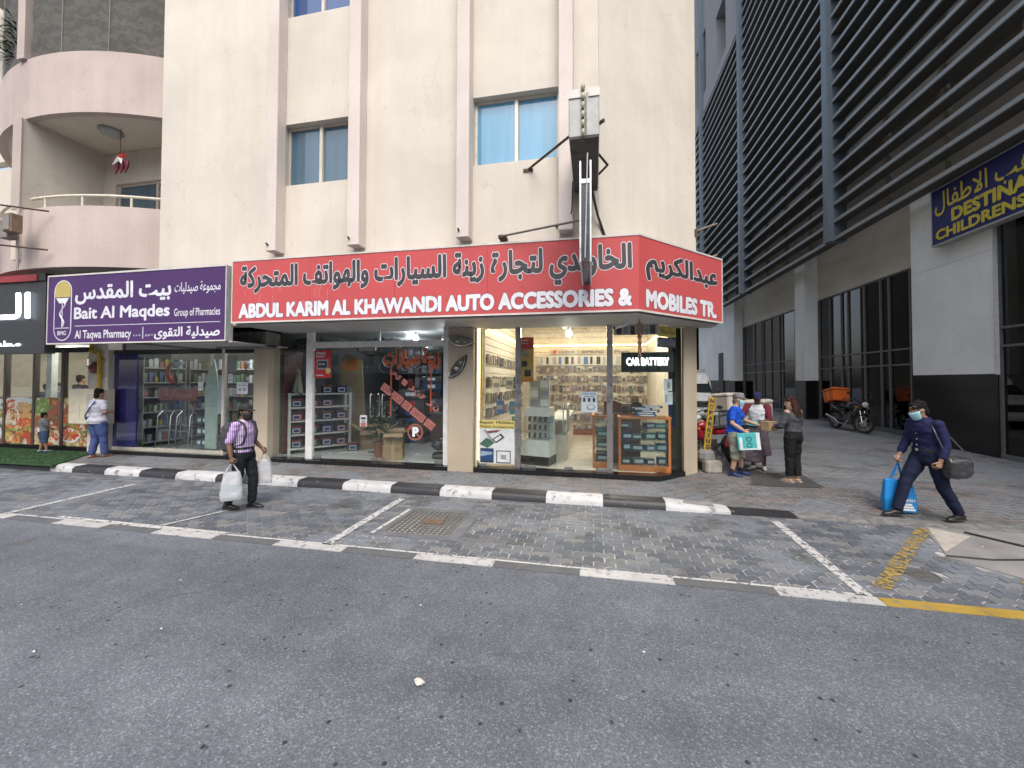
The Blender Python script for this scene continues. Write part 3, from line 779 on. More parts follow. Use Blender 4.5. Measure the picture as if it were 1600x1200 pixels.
# rods, flood lamps on the parapet
for z, y in ((6.02, 6.55), (5.12, 6.6)):
    tag(MB().tube([(-13.75, 5.9, z), (-12.35, 6.85, z-.03)], .02, 6).build('support_rod', RUSTY), 'thin rusty rod sticking out of the curved parapet, %s of two' % ('upper' if z > 5.5 else 'lower'), 'metal rod')
fl = thing('flood_lamp', 'small weathered flood lamp pair on a post against the pink parapet', 'flood lamp', (-13.0, 6.72, 5.1))
LB = M('lamp_box', (.22, .2, .17), .7, var=.3); LBR = M('lamp_box_brown', (.19, .13, .09), .7, var=.3)
MB().tube([(-.05, 0, -.45), (-.05, 0, 1.3)], .03, 8).build('post', M('post_pale', (.45, .41, .37), .8), fl)
MB().box((-.22, -.22, .2), (.02, -.03, .62)).build('lamp_housing', LB, fl, bevel=.015)
f2 = MB().box((.04, -.3, .3), (.3, -.1, .72)).build('lamp_housing', LBR, fl, bevel=.015)
MB().box((.07, -.315, .34), (.27, -.302, .68)).build('lens', M('lens', (.2, .18, .15), .2), f2)
o = tag(MB().box((-14.62, 6.3, 5.2), (-14.25, 6.4, 7.1)).build('side_sign', M('maroon_board', (.13, .02, .035), .5), None, bevel=.01), 'dark maroon signboard edge cut off at the left of the balcony', 'sign')

# ------------------------------------------------------------------ louvred building on the right (wall x = 10.14, glazing recessed to 10.75)
rb = thing('car_park_building', 'dark louvred car park building along the right side of the alley', 'building', (12, 24, 0))
PANEL = stucco('grey_cladding', (0.78, 0.80, 0.785), 0.2, 0.25, (.8, .8, .78))
PANELS = stucco('beige_band', (0.60, 0.57, 0.50), 0.2, 0.25, (.8, .8, .78))
LOUV = M('louvre_grey', (0.29, 0.315, 0.32), 0.55, 0.15, var=0.1, scale=1.0)
LOUVB = M('louvre_blade', (0.085, 0.085, 0.08), 0.7, 0.05, var=0.12, scale=1.0)
FIN = M('fin_grey', (0.14, 0.175, 0.21), 0.5, 0.2, var=0.1, scale=.8)
MULL = M('mullion_grey', (0.14, 0.145, 0.145), 0.5, 0.3)
TINT = glass('tinted_glass', (0.16, 0.19, 0.19), 1.0, 1.55)
G_ = 10.75
cols = [(12.5, 15.25), (22.0, 22.95), (32.0, 33.0), (42, 43)]
def zb(y): return zp(10.1, y)-.05
for i, (a, c) in enumerate(cols):
    if i == 0:
        for k, (y0, y1) in enumerate(((12.5, 13.85), (13.856, 15.25))):
            for z0, z1 in ((2.32, 5.55), (5.556, 8.1)):
                MB().box((10.12, y0, z0), (10.6, y1, z1)).build('cladding_panel', PANEL, rb, True, bevel=.006)
        MB().box((10.15, 12.52, zb(12.5)), (10.9, 15.24, 2.31)).build('plinth', GRAN, rb, True)
        MB().box((10.10, 12.49, 2.30), (10.19, 12.53, 8.1)).build('corner_trim', M('trim_light', (.55, .55, .54), .5), rb, True)
    else:
        for z0, z1 in ((2.16, 5.55), (5.556, 8.3)):
            MB().box((10.14, a, z0), (10.9, c, z1)).build('cladding_panel', PANEL, rb, True, bevel=.006)
        MB().box((10.16, a+.01, zb(a)), (10.9, c-.01, 2.15)).build('plinth', GRAN, rb, True)
GLZ = [(5.0, 12.5), (15.25, 22.0), (22.95, 32.0)]
MUL = [[12.9, 11.2, 9.5, 7.8], [21.9, 21.01, 20.14, 19.69, 18.62, 17.68, 17.24, 16.22], [31.74, 29.87, 28.72, 28.42, 27.29, 26.17, 25.77, 24.28]]
for (a, c), ms in zip(GLZ, MUL):
    zt = 6.02 if a > 10 else 7.0
    G_ = 10.75 if a > 10 else 10.22
    MB().box((G_-.03, a, zt), (G_+.1, c, 8.3)).build('band_wall', PANELS, rb, True)
    sh = bpy.data.objects.new('shopfront', None); COL.objects.link(sh); sh.parent = rb; sh.matrix_parent_inverse = base_of(rb).inverted()
    yy = sorted([a]+[m for m in ms if a < m < c]+[c]); zz = [zb((a+c)/2)+.02, 2.72, 3.27, zt]
    if a < 10: zz = [zb(10)+.1, 3.03, 3.5, zt]
    for i in range(len(yy)-1):
        for j in range(3):
            MB().box((G_+.02, yy[i]+.03, zz[j]+.03), (G_+.03, yy[i+1]-.03, zz[j+1]-.03)).build('pane', TINT, sh, True)
    for y in yy: MB().box((G_-.04, y-.035, zb(y)), (G_+.07, y+.035, zt)).build('mullion', MULL, sh, True)
    for z in zz[1:]: MB().box((G_-.03, a, z-.03), (G_+.065, c, z+.03)).build('transom', MULL, sh, True)
    MB().box((G_-.06, a, zb(c)), (G_+.12, c, zb(c)+.16)).build('base_rail', MULL, sh, True)
MB().box((10.2, 5, 0), (10.9, 12.49, .13)).build('plinth', GRAN, rb, True)
MB().box((10.14, 33.0, 2.2), (10.9, 46, 8.3)).build('cladding_panel', PANEL, rb, True)
MB().box((10.16, 33.0, 0), (10.9, 46, 2.19)).build('plinth', GRAN, rb, True)
MB().box((10.08, 34.5, 0.4), (10.139, 35.6, 4.4)).build('service_door', M('door_dark', (.05, .05, .05), .6), rb, True)
# interior behind the tinted glass
MB().box((13.2, 3, 0), (13.4, 46, 8.2)).build('inner_wall', M('inner_grey', (.16, .16, .155), .8), rb, True)
MB().box((10.85, 3, .1), (13.2, 46, .14)).build('inner_floor', M('inner_floor', (.12, .12, .12), .5), rb, True)
MB().box((10.9, 3, 7.0), (13.2, 46, 7.1)).build('inner_ceiling', M('inner_ceiling', (.3, .3, .3), .8), rb, True)
# back wall of the car park decks behind the louvres, and concrete block beyond
DECK = M('deck_wall', (.26, .235, .20), .9, var=.2, scale=.6)
MB().box((10.73, 3, 8.3), (10.9, 46, 40)).build('deck_wall', DECK, rb, True)
for k in range(4):
    MB().box((10.05, 3, 11.2+3.4*k), (10.5, 46, 11.5+3.4*k)).build('deck_edge', DECK, rb, True)
fins = [8.6, 18.2, 28.0, 37.6]
for y in fins: MB().box((9.28, y, 7.75), (9.95, y+.36, 40)).build('fin', FIN, rb, True, bevel=.01)
zs = [7.85+.70*k for k in range(47)]
spans = [(fins[i]+.36, fins[i+1]) for i in range(3)] + [(37.96, 46), (2.0, 8.6)]
for (y0, y1) in spans:
    lv = bpy.data.objects.new('louvre_bay', None); COL.objects.link(lv); lv.parent = rb; lv.matrix_parent_inverse = base_of(rb).inverted()
    mb = MB().box((0, 0, -.06), (.05, y1-y0, .06), 0).box((.05, 0, -.05), (.45, y1-y0, -.02), 1)
    me = mb.mesh('louvre', [LOUV, LOUVB])
    for z in zs:
        if y0 > 28 and z > 25.8: break
        o = put('louvre', me, lv); o.matrix_parent_inverse = base_of(lv).inverted()
        o.location = (9.47, y0, z)
    for k in range(1, 4 if y1-y0 > 5 else 1):
        y = y0+(y1-y0)*k/4; MB().box((9.9, y, 7.9), (10.05, y+.16, 26 if y0 > 28 else 38)).build('louvre_post', DECK, lv, True)
cb = thing('concrete_tower', 'grey concrete tower rising behind the far end of the louvred car park', 'building', (14, 34, 0))
GC = stucco('grey_concrete', (.33, .33, .335), .2, .3, (.8, .8, .8))
mb = MB()
mb.box((9.6, 28.3, 25.9), (10.45, 31.5, 60))
mb.box((9.6, 33.8, 25.9), (10.45, 36.8, 60)); mb.box((9.6, 40, 8.3), (10.45, 48, 60)); mb.box((9.6, 36.8, 25.9), (10.45, 40, 27.5)); mb.box((9.6, 36.8, 33.0), (10.45, 40, 60))
mb.box((9.6, 31.5, 25.9), (10.45, 33.8, 26.8)); mb.box((9.6, 31.5, 31.0), (10.45, 33.8, 60)); mb.box((10.5, 28.3, 40), (14, 48, 60))
mb.build('wall', GC, cb, True)
window_ = MB().box((10.3, 36.8, 27.5), (10.34, 40, 33)).build('window', GD, cb, True)
MB().box((10.3, 31.5, 26.8), (10.34, 33.8, 31)).build('window', GD, cb, True)
MB().box((2.0, 47, 0), (11, 47.4, 22)).build('wall', GC, cb, True)

# ------------------------------------------------------------------ shop signs
RED = stucco('sign_red', (0.52, 0.088, 0.09), .22, .3, (.8, 1.2, 1.2), .5, .0)
WHT = M('sign_white', (0.70, 0.70, 0.74), 0.5); NAVY = M('sign_navy', (0.02, 0.025, 0.08), 0.5)
CHAR = M('sign_charcoal', (0.045, 0.045, 0.05), 0.5, var=.2); TRIM = M('sign_trim', (0.60, 0.57, 0.54), 0.5)
CAP = M('sign_side', (0.36, 0.37, 0.36), 0.6)
sg = thing('shop_sign', 'long red shop sign with Arabic over white English letters wrapping the building corner', 'shop sign', (-3.4, 7.1, 3.29))
A, B, C_ = (-7.45, 7.05), (0.76, 7.05), (2.6, 8.89)
MB().prism([A, B, (.76-.05*.414, 7.10), (-7.45, 7.10)][0:2]+[(.74, 7.10), (-7.45, 7.10)], 3.32, 4.59).build('panel', RED, sg, True)
MB().prism([B, C_, (2.565, 8.925), (.74, 7.10)], 3.32, 4.59).build('panel', RED, sg, True)
MB().prism([(-7.45, 7.101), (.735, 7.101), (2.56, 8.93), (2.3, 9.19), (.6, 7.49), (.1, 7.19), (-7.45, 7.19)], 3.30, 4.6).build('housing', CAP, sg, True)
MB().box((-7.47, 7.048, 3.30), (-7.451, 7.19, 4.61)).build('end_cap', CAP, sg, True)
for z in (3.29, 4.59):
    MB().prism([(-7.47, 7.04), (.765, 7.04), (2.61, 8.885), (2.595, 8.9), (.755, 7.06), (-7.47, 7.06)], z, z+.032).build('edge_trim', TRIM, sg, True)
for x in (-7.47,): MB().box((x, 7.04, 3.323), (x+.022, 7.0475, 4.589)).build('edge_trim', TRIM, sg, True)
MB().prism([(2.59, 8.865), (2.612, 8.887), (2.60, 8.90), (2.58, 8.88)], 3.323, 4.589).build('edge_trim', TRIM, sg, True)
F1 = FRONT(7.05); F2 = ((.76, 7.05, 0), (SQ, SQ, 0), (0, 0, 1))
lettering('ABDUL KARIM AL KHAWANDI AUTO ACCESSORIES &', (-7.29, 3.385, .65, 3.70), F1, WHT, sg, bold=.058, outline=NAVY, out_w=.02)
lettering('MOBILES TR.', (.18, 3.37, 2.38, 3.70), F2, WHT, sg, bold=.058, outline=NAVY, out_w=.02)
lettering('الخاوندي لتجارة زينة السيارات والهواتف المتحركة', (-7.27, 3.79, .65, 4.49), F1, CHAR, sg, bold=.045, outline=WHT, out_w=.024, ar=True)
lettering('عبدالكريم', (.18, 3.85, 2.44, 4.40), F2, CHAR, sg, bold=.045, outline=WHT, out_w=.024, ar=True)
for x in (-5.6, -3.75, -1.9, -.6):
    MB().box((x, 7.0482, 3.325), (x+.006, 7.0496, 4.588)).build('seam', M('sign_seam', (.25, .03, .035), .5), sg, True)
dr = M('sign_drip', (.6, .3, .3), .8)
for k in range(14):
    x = random.uniform(-7.2, -5.0); z = random.uniform(3.6, 4.2); MB().quad((x, 7.0485, z), (x+.008, 7.0485, z), (x+.006, 7.0485, z-.2), (x+.002, 7.0485, z-.2)).build('stain', dr, sg, True)

PUR = stucco('sign_purple', (0.072, 0.032, 0.125), .22, .25, (1, 1.2, 1), .5, .0)
sg = thing('shop_sign', 'purple pharmacy sign with white bilingual lettering and a cup and snake emblem', 'shop sign', (-10, 7.1, 2.9))
PX0, PX1, PZ0, PZ1 = -12.6, -7.6, 2.93, 4.53
MB().box((PX0, 7.03, PZ0), (PX1, 7.2-.003, PZ1)).build('panel', [PUR], sg, True)
MB().box((PX1+.001, 7.028, PZ0), (PX1+.02, 7.2-.003, PZ1)).build('end_cap', CAP, sg, True)
for a, c in (((PX0, 7.018, PZ0-.01), (PX1+.02, 7.029, PZ0+.02)), ((PX0, 7.018, PZ1-.02), (PX1+.02, 7.029, PZ1+.015)), ((PX0-.02, 7.018, PZ0-.01), (PX0, 7.2, PZ1+.015)), ((PX1, 7.018, PZ0+.021), (PX1+.02, 7.0275, PZ1-.021))): MB().box(a, c).build('edge_trim', TRIM, sg, True)
FP = FRONT(7.03); PW = M('sign_lilac_white', (.66, .66, .72), .5)
lettering('بيت المقدس', (-11.77, 3.83, -9.02, 4.32), FP, PW, sg, bold=.03, ar=True)
lettering('مجموعة صيدليات', (-8.93, 3.95, -7.73, 4.22), FP, PW, sg, bold=.012, ar=True)
lettering('Bait Al Maqdes', (-11.79, 3.41, -9.05, 3.77), FP, PW, sg, bold=.03)
lettering('Group of Pharmacies', (-8.93, 3.43, -7.73, 3.65), FP, PW, sg, bold=.012)
lettering('Al Taqwa Pharmacy', (-11.75, 2.985, -10.1, 3.235), FP, PW, sg, bold=.02)
lettering('L.L.C', (-10.03, 3.07, -9.83, 3.11), FP, PW, sg, bold=.01)
lettering('ذ.م.م', (-9.71, 3.05, -9.5, 3.12), FP, PW, sg, bold=.01, ar=True)
lettering('صيدلية التقوى', (-9.46, 2.98, -7.73, 3.26), FP, PW, sg, bold=.03, ar=True)
MB().box((-11.76, 7.026, 3.33), (-7.73, 7.029, 3.342)).build('rule', PW, sg, True)
MB().box((-9.785, 7.026, 3.01), (-9.765, 7.029, 3.27)).build('rule', PW, sg, True)
# capsule emblem
GOLD = M('emblem_gold', (.46, .36, .10), .5)
def pill(w, z0, z1, y0, y1, m, nm, cx=-12.14):
    pts = [(w*math.cos(a), z1-w+w*math.sin(a)) for a in [PI*k/14 for k in range(15)]] + [(w*math.cos(a), z0+w+w*math.sin(a)) for a in [PI+PI*k/14 for k in range(15)]]
    T = Matrix(((1, 0, 0, cx), (0, 0, 1, 0), (0, 1, 0, 0), (0, 0, 0, 1)))
    return MB().prism(pts, y0, y1, 0, T).build(nm, m, sg, True)
pill(.27, 3.0, 4.42, 7.026, 7.0295, PW, 'emblem_rim')
pill(.245, 3.025, 4.395, 7.0235, 7.0262, PUR, 'emblem_field')
T = Matrix(((1, 0, 0, -12.14), (0, 0, 1, 0), (0, 1, 0, 4.02), (0, 0, 0, 1)))
MB().prism([(.24*math.cos(a), .13+.24*math.sin(a)) for a in [PI*k/16 for k in range(17)]]+[(-.24, 0), (.24, 0)], 7.021, 7.0236, 0, T).build('emblem_dome', GOLD, sg, True)
sn = [Vector((-12.14+.09*math.sin(t*9)*(1-t*.5), 7.02, 3.33+.62*(1-t))) for t in [k/40 for k in range(41)]]
MB().tube(sn, .017, 6).build('emblem_snake', PW, sg, True)
MB().tube([(-12.14, 7.02, 3.3), (-12.14, 7.02, 3.98)], .01, 6).build('emblem_stem', PW, sg, True)
MB().prism([(-.2, 0), (.2, 0), (.1, -.12), (-.1, -.12)], 7.02, 7.0234, 0, Matrix(((1, 0, 0, -12.14), (0, 0, 1, 0), (0, 1, 0, 4.0), (0, 0, 0, 1)))).build('emblem_cup', PW, sg, True)
MB().box((-12.36, 7.02, 3.29), (-11.92, 7.0234, 3.305)).build('emblem_line', PW, sg, True)
lettering('BMG', (-12.27, 3.13, -12.01, 3.23), FRONT(7.0235), PW, sg, bold=.02)
o = tag(MB().tube([(-11.3, 7.06, 4.545), (-9.1, 7.06, 4.56)], .012, 5).build('light_batten', CAP), 'thin grey conduit lying along the top edge of the purple sign', 'conduit')

BLK = M('sign_black', (.028, .028, .03), .5)
sg = thing('shop_sign', 'black fascia sign with white glowing Arabic letters and red top stripe, cut off at left', 'shop sign', (-15, 7.1, 2.7))
MB().box((-18, 7.05, 2.72), (-12.72, 7.25, 4.44)).build('panel', BLK, sg, True)
MB().box((-18, 7.0, 4.445), (-12.95, 7.25, 4.6)).build('top_stripe', M('stripe_red', (.28, .02, .025), .5), sg, True)
MB().box((-12.95, 7.02, 4.445), (-12.70, 7.25, 4.62)).build('frame', M('frame_black', (.015, .015, .015), .5), sg, True)
LIT = M('lit_white', (.82, .88, 1.0), .5, emit=1.6)
lettering('الــــــمطعم', (-18.9, 3.22, -13.08, 4.18), FRONT(7.05), LIT, sg, bold=.03, eps=.06, ar=True)
lettering('مطعم', (-14.6, 2.83, -13.45, 3.03), FRONT(7.05), LIT, sg, bold=.01, eps=.02, ar=True)

BLU = M('sign_blue', (.012, .016, .11), .45, var=.15); YEL = M('sign_yellow', (.55, .46, .05), .5)
sg = thing('shop_sign', 'dark blue sign with yellow Arabic and English lettering on the car park building', 'shop sign', (9.9, 11.5, 6.1))
FB = ((9.85, 14.0, 0), (0, -1, 0), (0, 0, 1))
MB().box((9.85, 6.5, 6.13), (10.10, 14.0, 7.72)).build('panel', BLU, sg, True)
for a, c in (((9.835, 6.5, 6.09), (10.11, 14.0, 6.128)), ((9.835, 6.5, 7.722), (10.11, 14.0, 7.75)), ((9.84, 14.001, 6.09), (10.11, 14.03, 7.75))): MB().box(a, c).build('edge_trim', CAP, sg, True)
lettering('واحة مواهب الاطفال', (.12, 6.92, 4.6, 7.60), FB, YEL, sg, bold=.015, eps=.012, ar=True)
lettering('DESTINATION OF', (.66, 6.60, 4.75, 6.98), FB, YEL, sg, bold=.05, eps=.012)
lettering('CHILDRENS SKILLS', (.13, 6.22, 4.1, 6.53), FB, YEL, sg, bold=.045, eps=.012)

# ------------------------------------------------------------------ projecting sign over the red sign, its box, stays and cable
ZINC = M('zinc_box', (.33, .335, .32), .55, .2, var=.25, scale=5); ZINCD = M('dark_zinc', (.10, .10, .095), .8, .1, var=.45, scale=9)
pj = thing('projecting_sign', 'weathered grey box sign seen edge on, sticking out above the red sign', 'projecting sign', (-.12, 6.4, 5.45))
MB().box((-.33, 5.5, 5.46), (-.10, 7.1, 6.08)).box((-.095, 5.5, 5.46), (.085, 7.1, 6.08)).build('sign_box', ZINC, pj, True, bevel=.01)
MB().box((-.32, 5.51, 5.44), (.075, 7.1, 5.459)).build('underside', ZINCD, pj, True)  # sheet under the box, coloured darker and more mottled than its sides
MB().box((-.335, 5.485, 6.0), (-.10, 5.499, 6.12)).box((-.06, 5.485, 6.0), (.09, 5.499, 6.12)).build('front_trim', TRIM, pj, True)
MB().box((-.16, 6.9, 6.09), (-.06, 7.2, 6.75)).build('bracket', RUSTY, pj, True)
MB().tube([(.09, 6.3, 6.12), (.16, 6.2, 6.1)], .03, 5).build('bracket', RUSTY, pj, True)
MB().tube([(.09, 6.5, 5.75), (.24, 6.8, 5.72), (.1, 7.0, 5.68)], .022, 5).build('bracket', RUSTY, pj, True)
MB().tube([(-1.17, 7.2, 6.0), (-.33, 6.3, 6.0)], .022, 6).build('stay', RUSTY, pj, True)
MB().cbox((-1.17, 7.19, 5.98), (.18, .03, .05)).build('foot_plate', RUSTY, pj, True)
wf = M('bulb_amber', (.40, .36, .24), .35, var=.2)
MB().tube([(-.14, 5.485, 6.14), (-.13, 5.47, 5.48)], .012, 5).build('cable', RUSTY, pj, True)
for k in range(6): MB().ell((-.135, 5.46, 6.12-.125*k), (.03, .03, .05), 8, 6).build('bulb', wf, pj, True, smooth=True)
p2 = thing('projecting_sign', 'slim aluminium framed blade sign hanging edge on below the grey box sign', 'projecting sign', (-.1, 6.3, 3.75))
AL = M('aluminium', (.55, .56, .57), .35, .7); ACR = M('acrylic_dark', (.055, .06, .07), .25)
for x in (-.185, -.045): MB().box((x, 5.55, 3.74), (x+.022, 6.98, 5.15)).build('frame', AL, p2, True)
MB().box((-.161, 5.57, 3.76), (-.046, 6.97, 4.83)).build('panel', ACR, p2, True)
MB().box((-.161, 5.56, 4.84), (-.046, 6.97, 4.90)).build('frame', AL, p2, True)
MB().tube([(-.075, 5.54, 5.25), (-.09, 5.54, 4.6), (-.11, 5.55, 3.8)], .008, 5).build('cable', M('cable_white', (.5, .5, .5), .6), p2, True)
MB().tube([(-.35, 7.0, 4.9), (-.66, 7.19, 4.9)], .022, 5).build('bracket', RUSTY, p2, True)
MB().tube([(-1.6, 7.0, 4.72), (-.2, 6.6, 4.74)], .02, 5).build('stay', M('stay_grey', (.16, .14, .13), .7), p2, True)
MB().cbox((-1.62, 7.1, 4.72), (.14, .2, .05)).build('foot_plate', RUSTY, p2, True)
MB().tube([(-.05, 6.9, 5.5), (.08, 7.1, 5.0), (.22, 7.3, 4.65), (.36, 7.4, 4.64), (.7, 7.6, 4.63)], .025, 6).build('cable', M('cable_black', (.03, .03, .03), .7), p2, True)
MB().tube([(-.33, 6.6, 5.4), (-.36, 6.9, 5.05), (-.45, 7.15, 4.88)], .012, 5).build('cable', RUSTY, p2, True)
for z, lb in ((5.4, 'rusty bent bracket stub on the corner edge of the cream wall, upper of two'), (4.72, 'rusty bracket stub just above the red sign on the alley corner, lower of two')):
    t = thing('wall_bracket', lb, 'bracket', (2.2, 9.3, z))
    MB().tube([(-.03, .02, -.02), (.15, .0, .03), (.42, -.05, .10)], .022, 5).build('arm', M('bracket_pale', (.22, .18, .14), .8), t)
    MB().cbox((-.01, -.02, -.06), (.06, .04, .16)).build('plate', RUSTY, t)

# cctv camera and dangling rope under the soffit
cc = thing('security_camera', 'white bullet security camera under the soffit near the sign corner', 'camera', (.55, 7.85, 3.26))
MB().tube([(0, 0, 0), (0, 0, -.06), (-.03, -.03, -.08)], .02, 8).build('mount', WHITEF, cc)
MB().tube([(.08, .05, -.06), (-.16, -.1, -.15)], .038, 10).build('body', M('camera_white', (.7, .7, .7), .4), cc, smooth=True)
MB().tube([(-.158, -.099, -.149), (-.172, -.108, -.155)], .03, 10).build('lens', DARK, cc)
rp = thing('hanging_charm', 'brown twisted braid charm hanging from the soffit before the shop corner', 'charm', (.85, 7.8, 3.26))
BR = M('braid_brown', (.32, .18, .12), .7, var=.3, scale=20)
MB().tube([(0, 0, 0), (0, 0, -.06)], .006, 5).build('string', DARK, rp)
MB().ell((0, 0, -.14), (.05, .045, .1), 10, 8).build('knot', BR, rp, smooth=True)
for s in (0, PI):
    MB().tube([(.022*math.cos(s+k*.55), .022*math.sin(s+k*.55), -.2-.022*k) for k in range(24)], [.024-.0003*k for k in range(24)], 6).build('strand', BR, rp, smooth=True)

# car headlamp units fixed on the pillar as ornaments
for (x, z, tilt, mir, lb) in ((-2.83, 2.96, -.12, 1, 'chrome rimmed car headlamp mounted flat near the pillar top like an eye'), (-2.88, 2.40, .95, -1, 'tilted car headlamp mounted below the other one on the beige pillar')):
    h = thing('car_headlamp', lb, 'headlamp', (x, 8.33, z))
    T = Matrix.Rotation(-tilt, 4, 'Y')
    prof = [(-.32, .05), (-.22, .10), (0, .115), (.2, .08), (.33, .0), (.22, -.07), (.05, -.115), (-.12, -.1), (-.26, -.03)]
    def out(k, y): return [T @ Vector((px*k, y, pz*k)) for px, pz in prof]
    MB().loft([out(1, 0), out(1, -.05), out(.9, -.09)]).build('housing', M('lamp_black', (.02, .02, .02), .35), h, bevel=.008)
    MB().loft([out(.93, -.085), out(.8, -.095), out(.78, -.092)]).build('rim', M('chrome', (.6, .6, .6), .12, 1.0), h)
    for px, r in ((-.05, .06), (.12, .04)):
        MB().lathe([(r, 0), (r*.9, .02), (r*.5, .035), (.001, .04)], 14, 0, T @ Matrix.Translation((px, -.09, 0)) @ Matrix.Rotation(PI/2, 4, 'X')).build('reflector', M('chrome', (0, 0, 0)), h, smooth=True)
    MB().loft([out(.88, -.088), out(.75, -.13), out(.4, -.145)]).build('lens', glass('lamp_lens', (.75, .75, .72), 1, 1.5), h, smooth=True)

# ------------------------------------------------------------------ shopfronts and interiors
PANE = glass('shop_glass', (.90, .93, .92), 1.0, 1.8)
TILE = M('floor_tile', (.50, .50, .48), .22, var=.06, scale=1.5)
WALLW = M('shop_wall', (.46, .43, .38), .8); CEIL = M('shop_ceiling', (.44, .41, .35), .8)
def room(nm, lb, x0, x1, y0, y1, z0, z1, wm, cm, fm, wing=None):
    r = thing(nm, lb, 'shop room', ((x0+x1)/2, (y0+y1)/2, z0))
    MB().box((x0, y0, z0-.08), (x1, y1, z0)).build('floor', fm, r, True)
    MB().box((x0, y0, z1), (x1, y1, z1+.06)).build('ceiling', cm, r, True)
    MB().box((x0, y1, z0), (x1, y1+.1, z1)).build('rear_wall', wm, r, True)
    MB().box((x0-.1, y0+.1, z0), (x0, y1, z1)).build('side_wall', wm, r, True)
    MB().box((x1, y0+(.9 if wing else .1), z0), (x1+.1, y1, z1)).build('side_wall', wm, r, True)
    return r
def bulb(loc, power, col, lb, r=.07, em=14, grp=None, drop=.15):
    b_ = thing('light_bulb', lb, 'lamp', loc, 0, grp)
    MB().ell((0, 0, 0), (r, r, r), 14, 10).build('bulb', M('bulb_%.1f' % col[2], col, .4, emit=em), b_, smooth=True)
    MB().lathe([(r*.5, r*.8), (r*.6, r*1.6), (r*.3, drop)], 10).build('socket', WHITEF, b_)
    l = bpy.data.lights.new('bulb_light', 'POINT'); l.energy = power; l.color = col; l.shadow_soft_size = r*1.15
    o = bpy.data.objects.new('bulb_light', l); COL.objects.link(o); o.parent = b_; o.location = (0, 0, -r*2.3)
    return b_
def led(pts, w, lb, col=(1, .66, .27), em=7, r=.02):
    return tag(MB().tube(pts, r, 6).build('led_strip', M('led_warm', col, .5, emit=em)), lb, 'light strip')
def poster(loc, w, h, lb, ground, parts=(), nm='poster', ry=0.0, rz=0.0, cat='poster'):
    """Flat print: a thin sheet with shapes; parts = (x0, z0, x1, z1, material) or ('text', string, box, material, bold)."""
    t = thing(nm, lb, cat, loc, rz)
    if ry: t.rotation_euler = (0, ry, rz)
    MB().box((0, 0, 0), (w, .004, h)).build('sheet', ground, t)
    for k, q in enumerate(parts):
        e = .0012*(k+1)
        if q[0] == 'text':
            for o in lettering(q[1], q[2], ((0, 0, 0), (1, 0, 0), (0, 0, 1)), q[3], None, bold=q[4], eps=e, ar=(len(q) > 5)):
                o.parent = t
        elif q[0] == 'poly': MB().add([(x, -e, z) for x, z in q[1]], (tuple(range(len(q[1]))),)).build('print', q[2], t)
        else: MB().quad((q[0], -e, q[1]), (q[2], -e, q[1]), (q[2], -e, q[3]), (q[0], -e, q[3])).build('print', q[4], t)
    return t
PWH = M('paper_white', (.62, .65, .66), .6); PBK = M('print_black', (.03, .03, .035), .6); PRD = M('print_red', (.46, .03, .035), .5); PYL = M('print_yellow', (.62, .52, .16), .5)
PGY = M('print_grey', (.28, .29, .31), .5); PBL = M('print_blue', (.05, .13, .35), .5); PGN = M('print_green', (.05, .2, .11), .5); POR = M('print_orange', (.5, .17, .03), .5); PPK = M('sticker_pink', (.48, .17, .14), .6)
GREYF = M('grey_patch', (.3, .3, .3), .4, .6)

# ---- car accessory shop
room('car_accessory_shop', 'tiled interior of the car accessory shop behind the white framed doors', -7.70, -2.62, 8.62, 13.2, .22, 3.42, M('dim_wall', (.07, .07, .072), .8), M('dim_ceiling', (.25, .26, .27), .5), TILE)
sf = thing('shopfront', 'white framed glass doors and side pane of the car accessory shop', 'shopfront', (-5.3, 8.5, .22))
for a, c in (((-6.79, 8.46, .215), (-6.61, 8.56, 3.26)), ((-3.29, 8.46, .215), (-3.135, 8.56, 3.26)), ((-6.61, 8.465, 2.88), (-3.29, 8.555, 3.02))): MB().box(a, c).build('frame', WHITEF, sf, True, bevel=.006)
MB().box((-4.885, 8.48, 3.02), (-4.865, 8.54, 3.26)).build('mullion', GREYF, sf, True)
for x0, x1, z0, z1 in ((-7.73, -6.80, .23, 3.26), (-6.6, -4.885, .24, 2.87), (-4.865, -3.30, .24, 2.87), (-6.6, -4.89, 3.025, 3.26), (-4.86, -3.30, 3.025, 3.26)):
    MB().box((x0, 8.505, z0), (x1, 8.513, z1)).build('pane', PANE, sf, True)
for x in (-5.04, -4.74):
    MB().tube([(x, 8.5, 1.76), (x, 8.42, 1.79), (x, 8.40, 1.74), (x, 8.40, 1.30), (x, 8.42, 1.25), (x, 8.5, 1.27)], .014, 8).build('handle', STEEL, sf, True, smooth=True)
    MB().tube([(x+.1, 8.52, 1.76), (x+.1, 8.6, 1.79), (x+.1, 8.62, 1.74), (x+.1, 8.62, 1.30), (x+.1, 8.6, 1.25), (x+.1, 8.52, 1.27)], .014, 8).build('handle', STEEL, sf, True, smooth=True)
for x0, x1 in ((-5.06, -4.9), (-4.85, -4.7), (-6.58, -6.4), (-3.5, -3.32), (-7.7, -7.45)): MB().box((x0, 8.49, .225), (x1, 8.53, .30)).build('patch_fitting', STEEL, sf, True, bevel=.004)
for x0 in (-5.4, ): MB().box((x0, 8.49, 2.80), (x0+.42, 8.53, 2.87)).build('patch_fitting', GREYF, sf, True, bevel=.004)
bulb((-4.72, 10.1, 3.26), 26, (.95, .97, 1.0), 'bright white ceiling bulb seen over the glass doors of the car accessory shop', .075, 12)
bulb((-3.75, 9.6, 3.1), 16, (.95, .97, 1.0), 'white ceiling bulb near the right post of the car accessory shop', .05, 10)
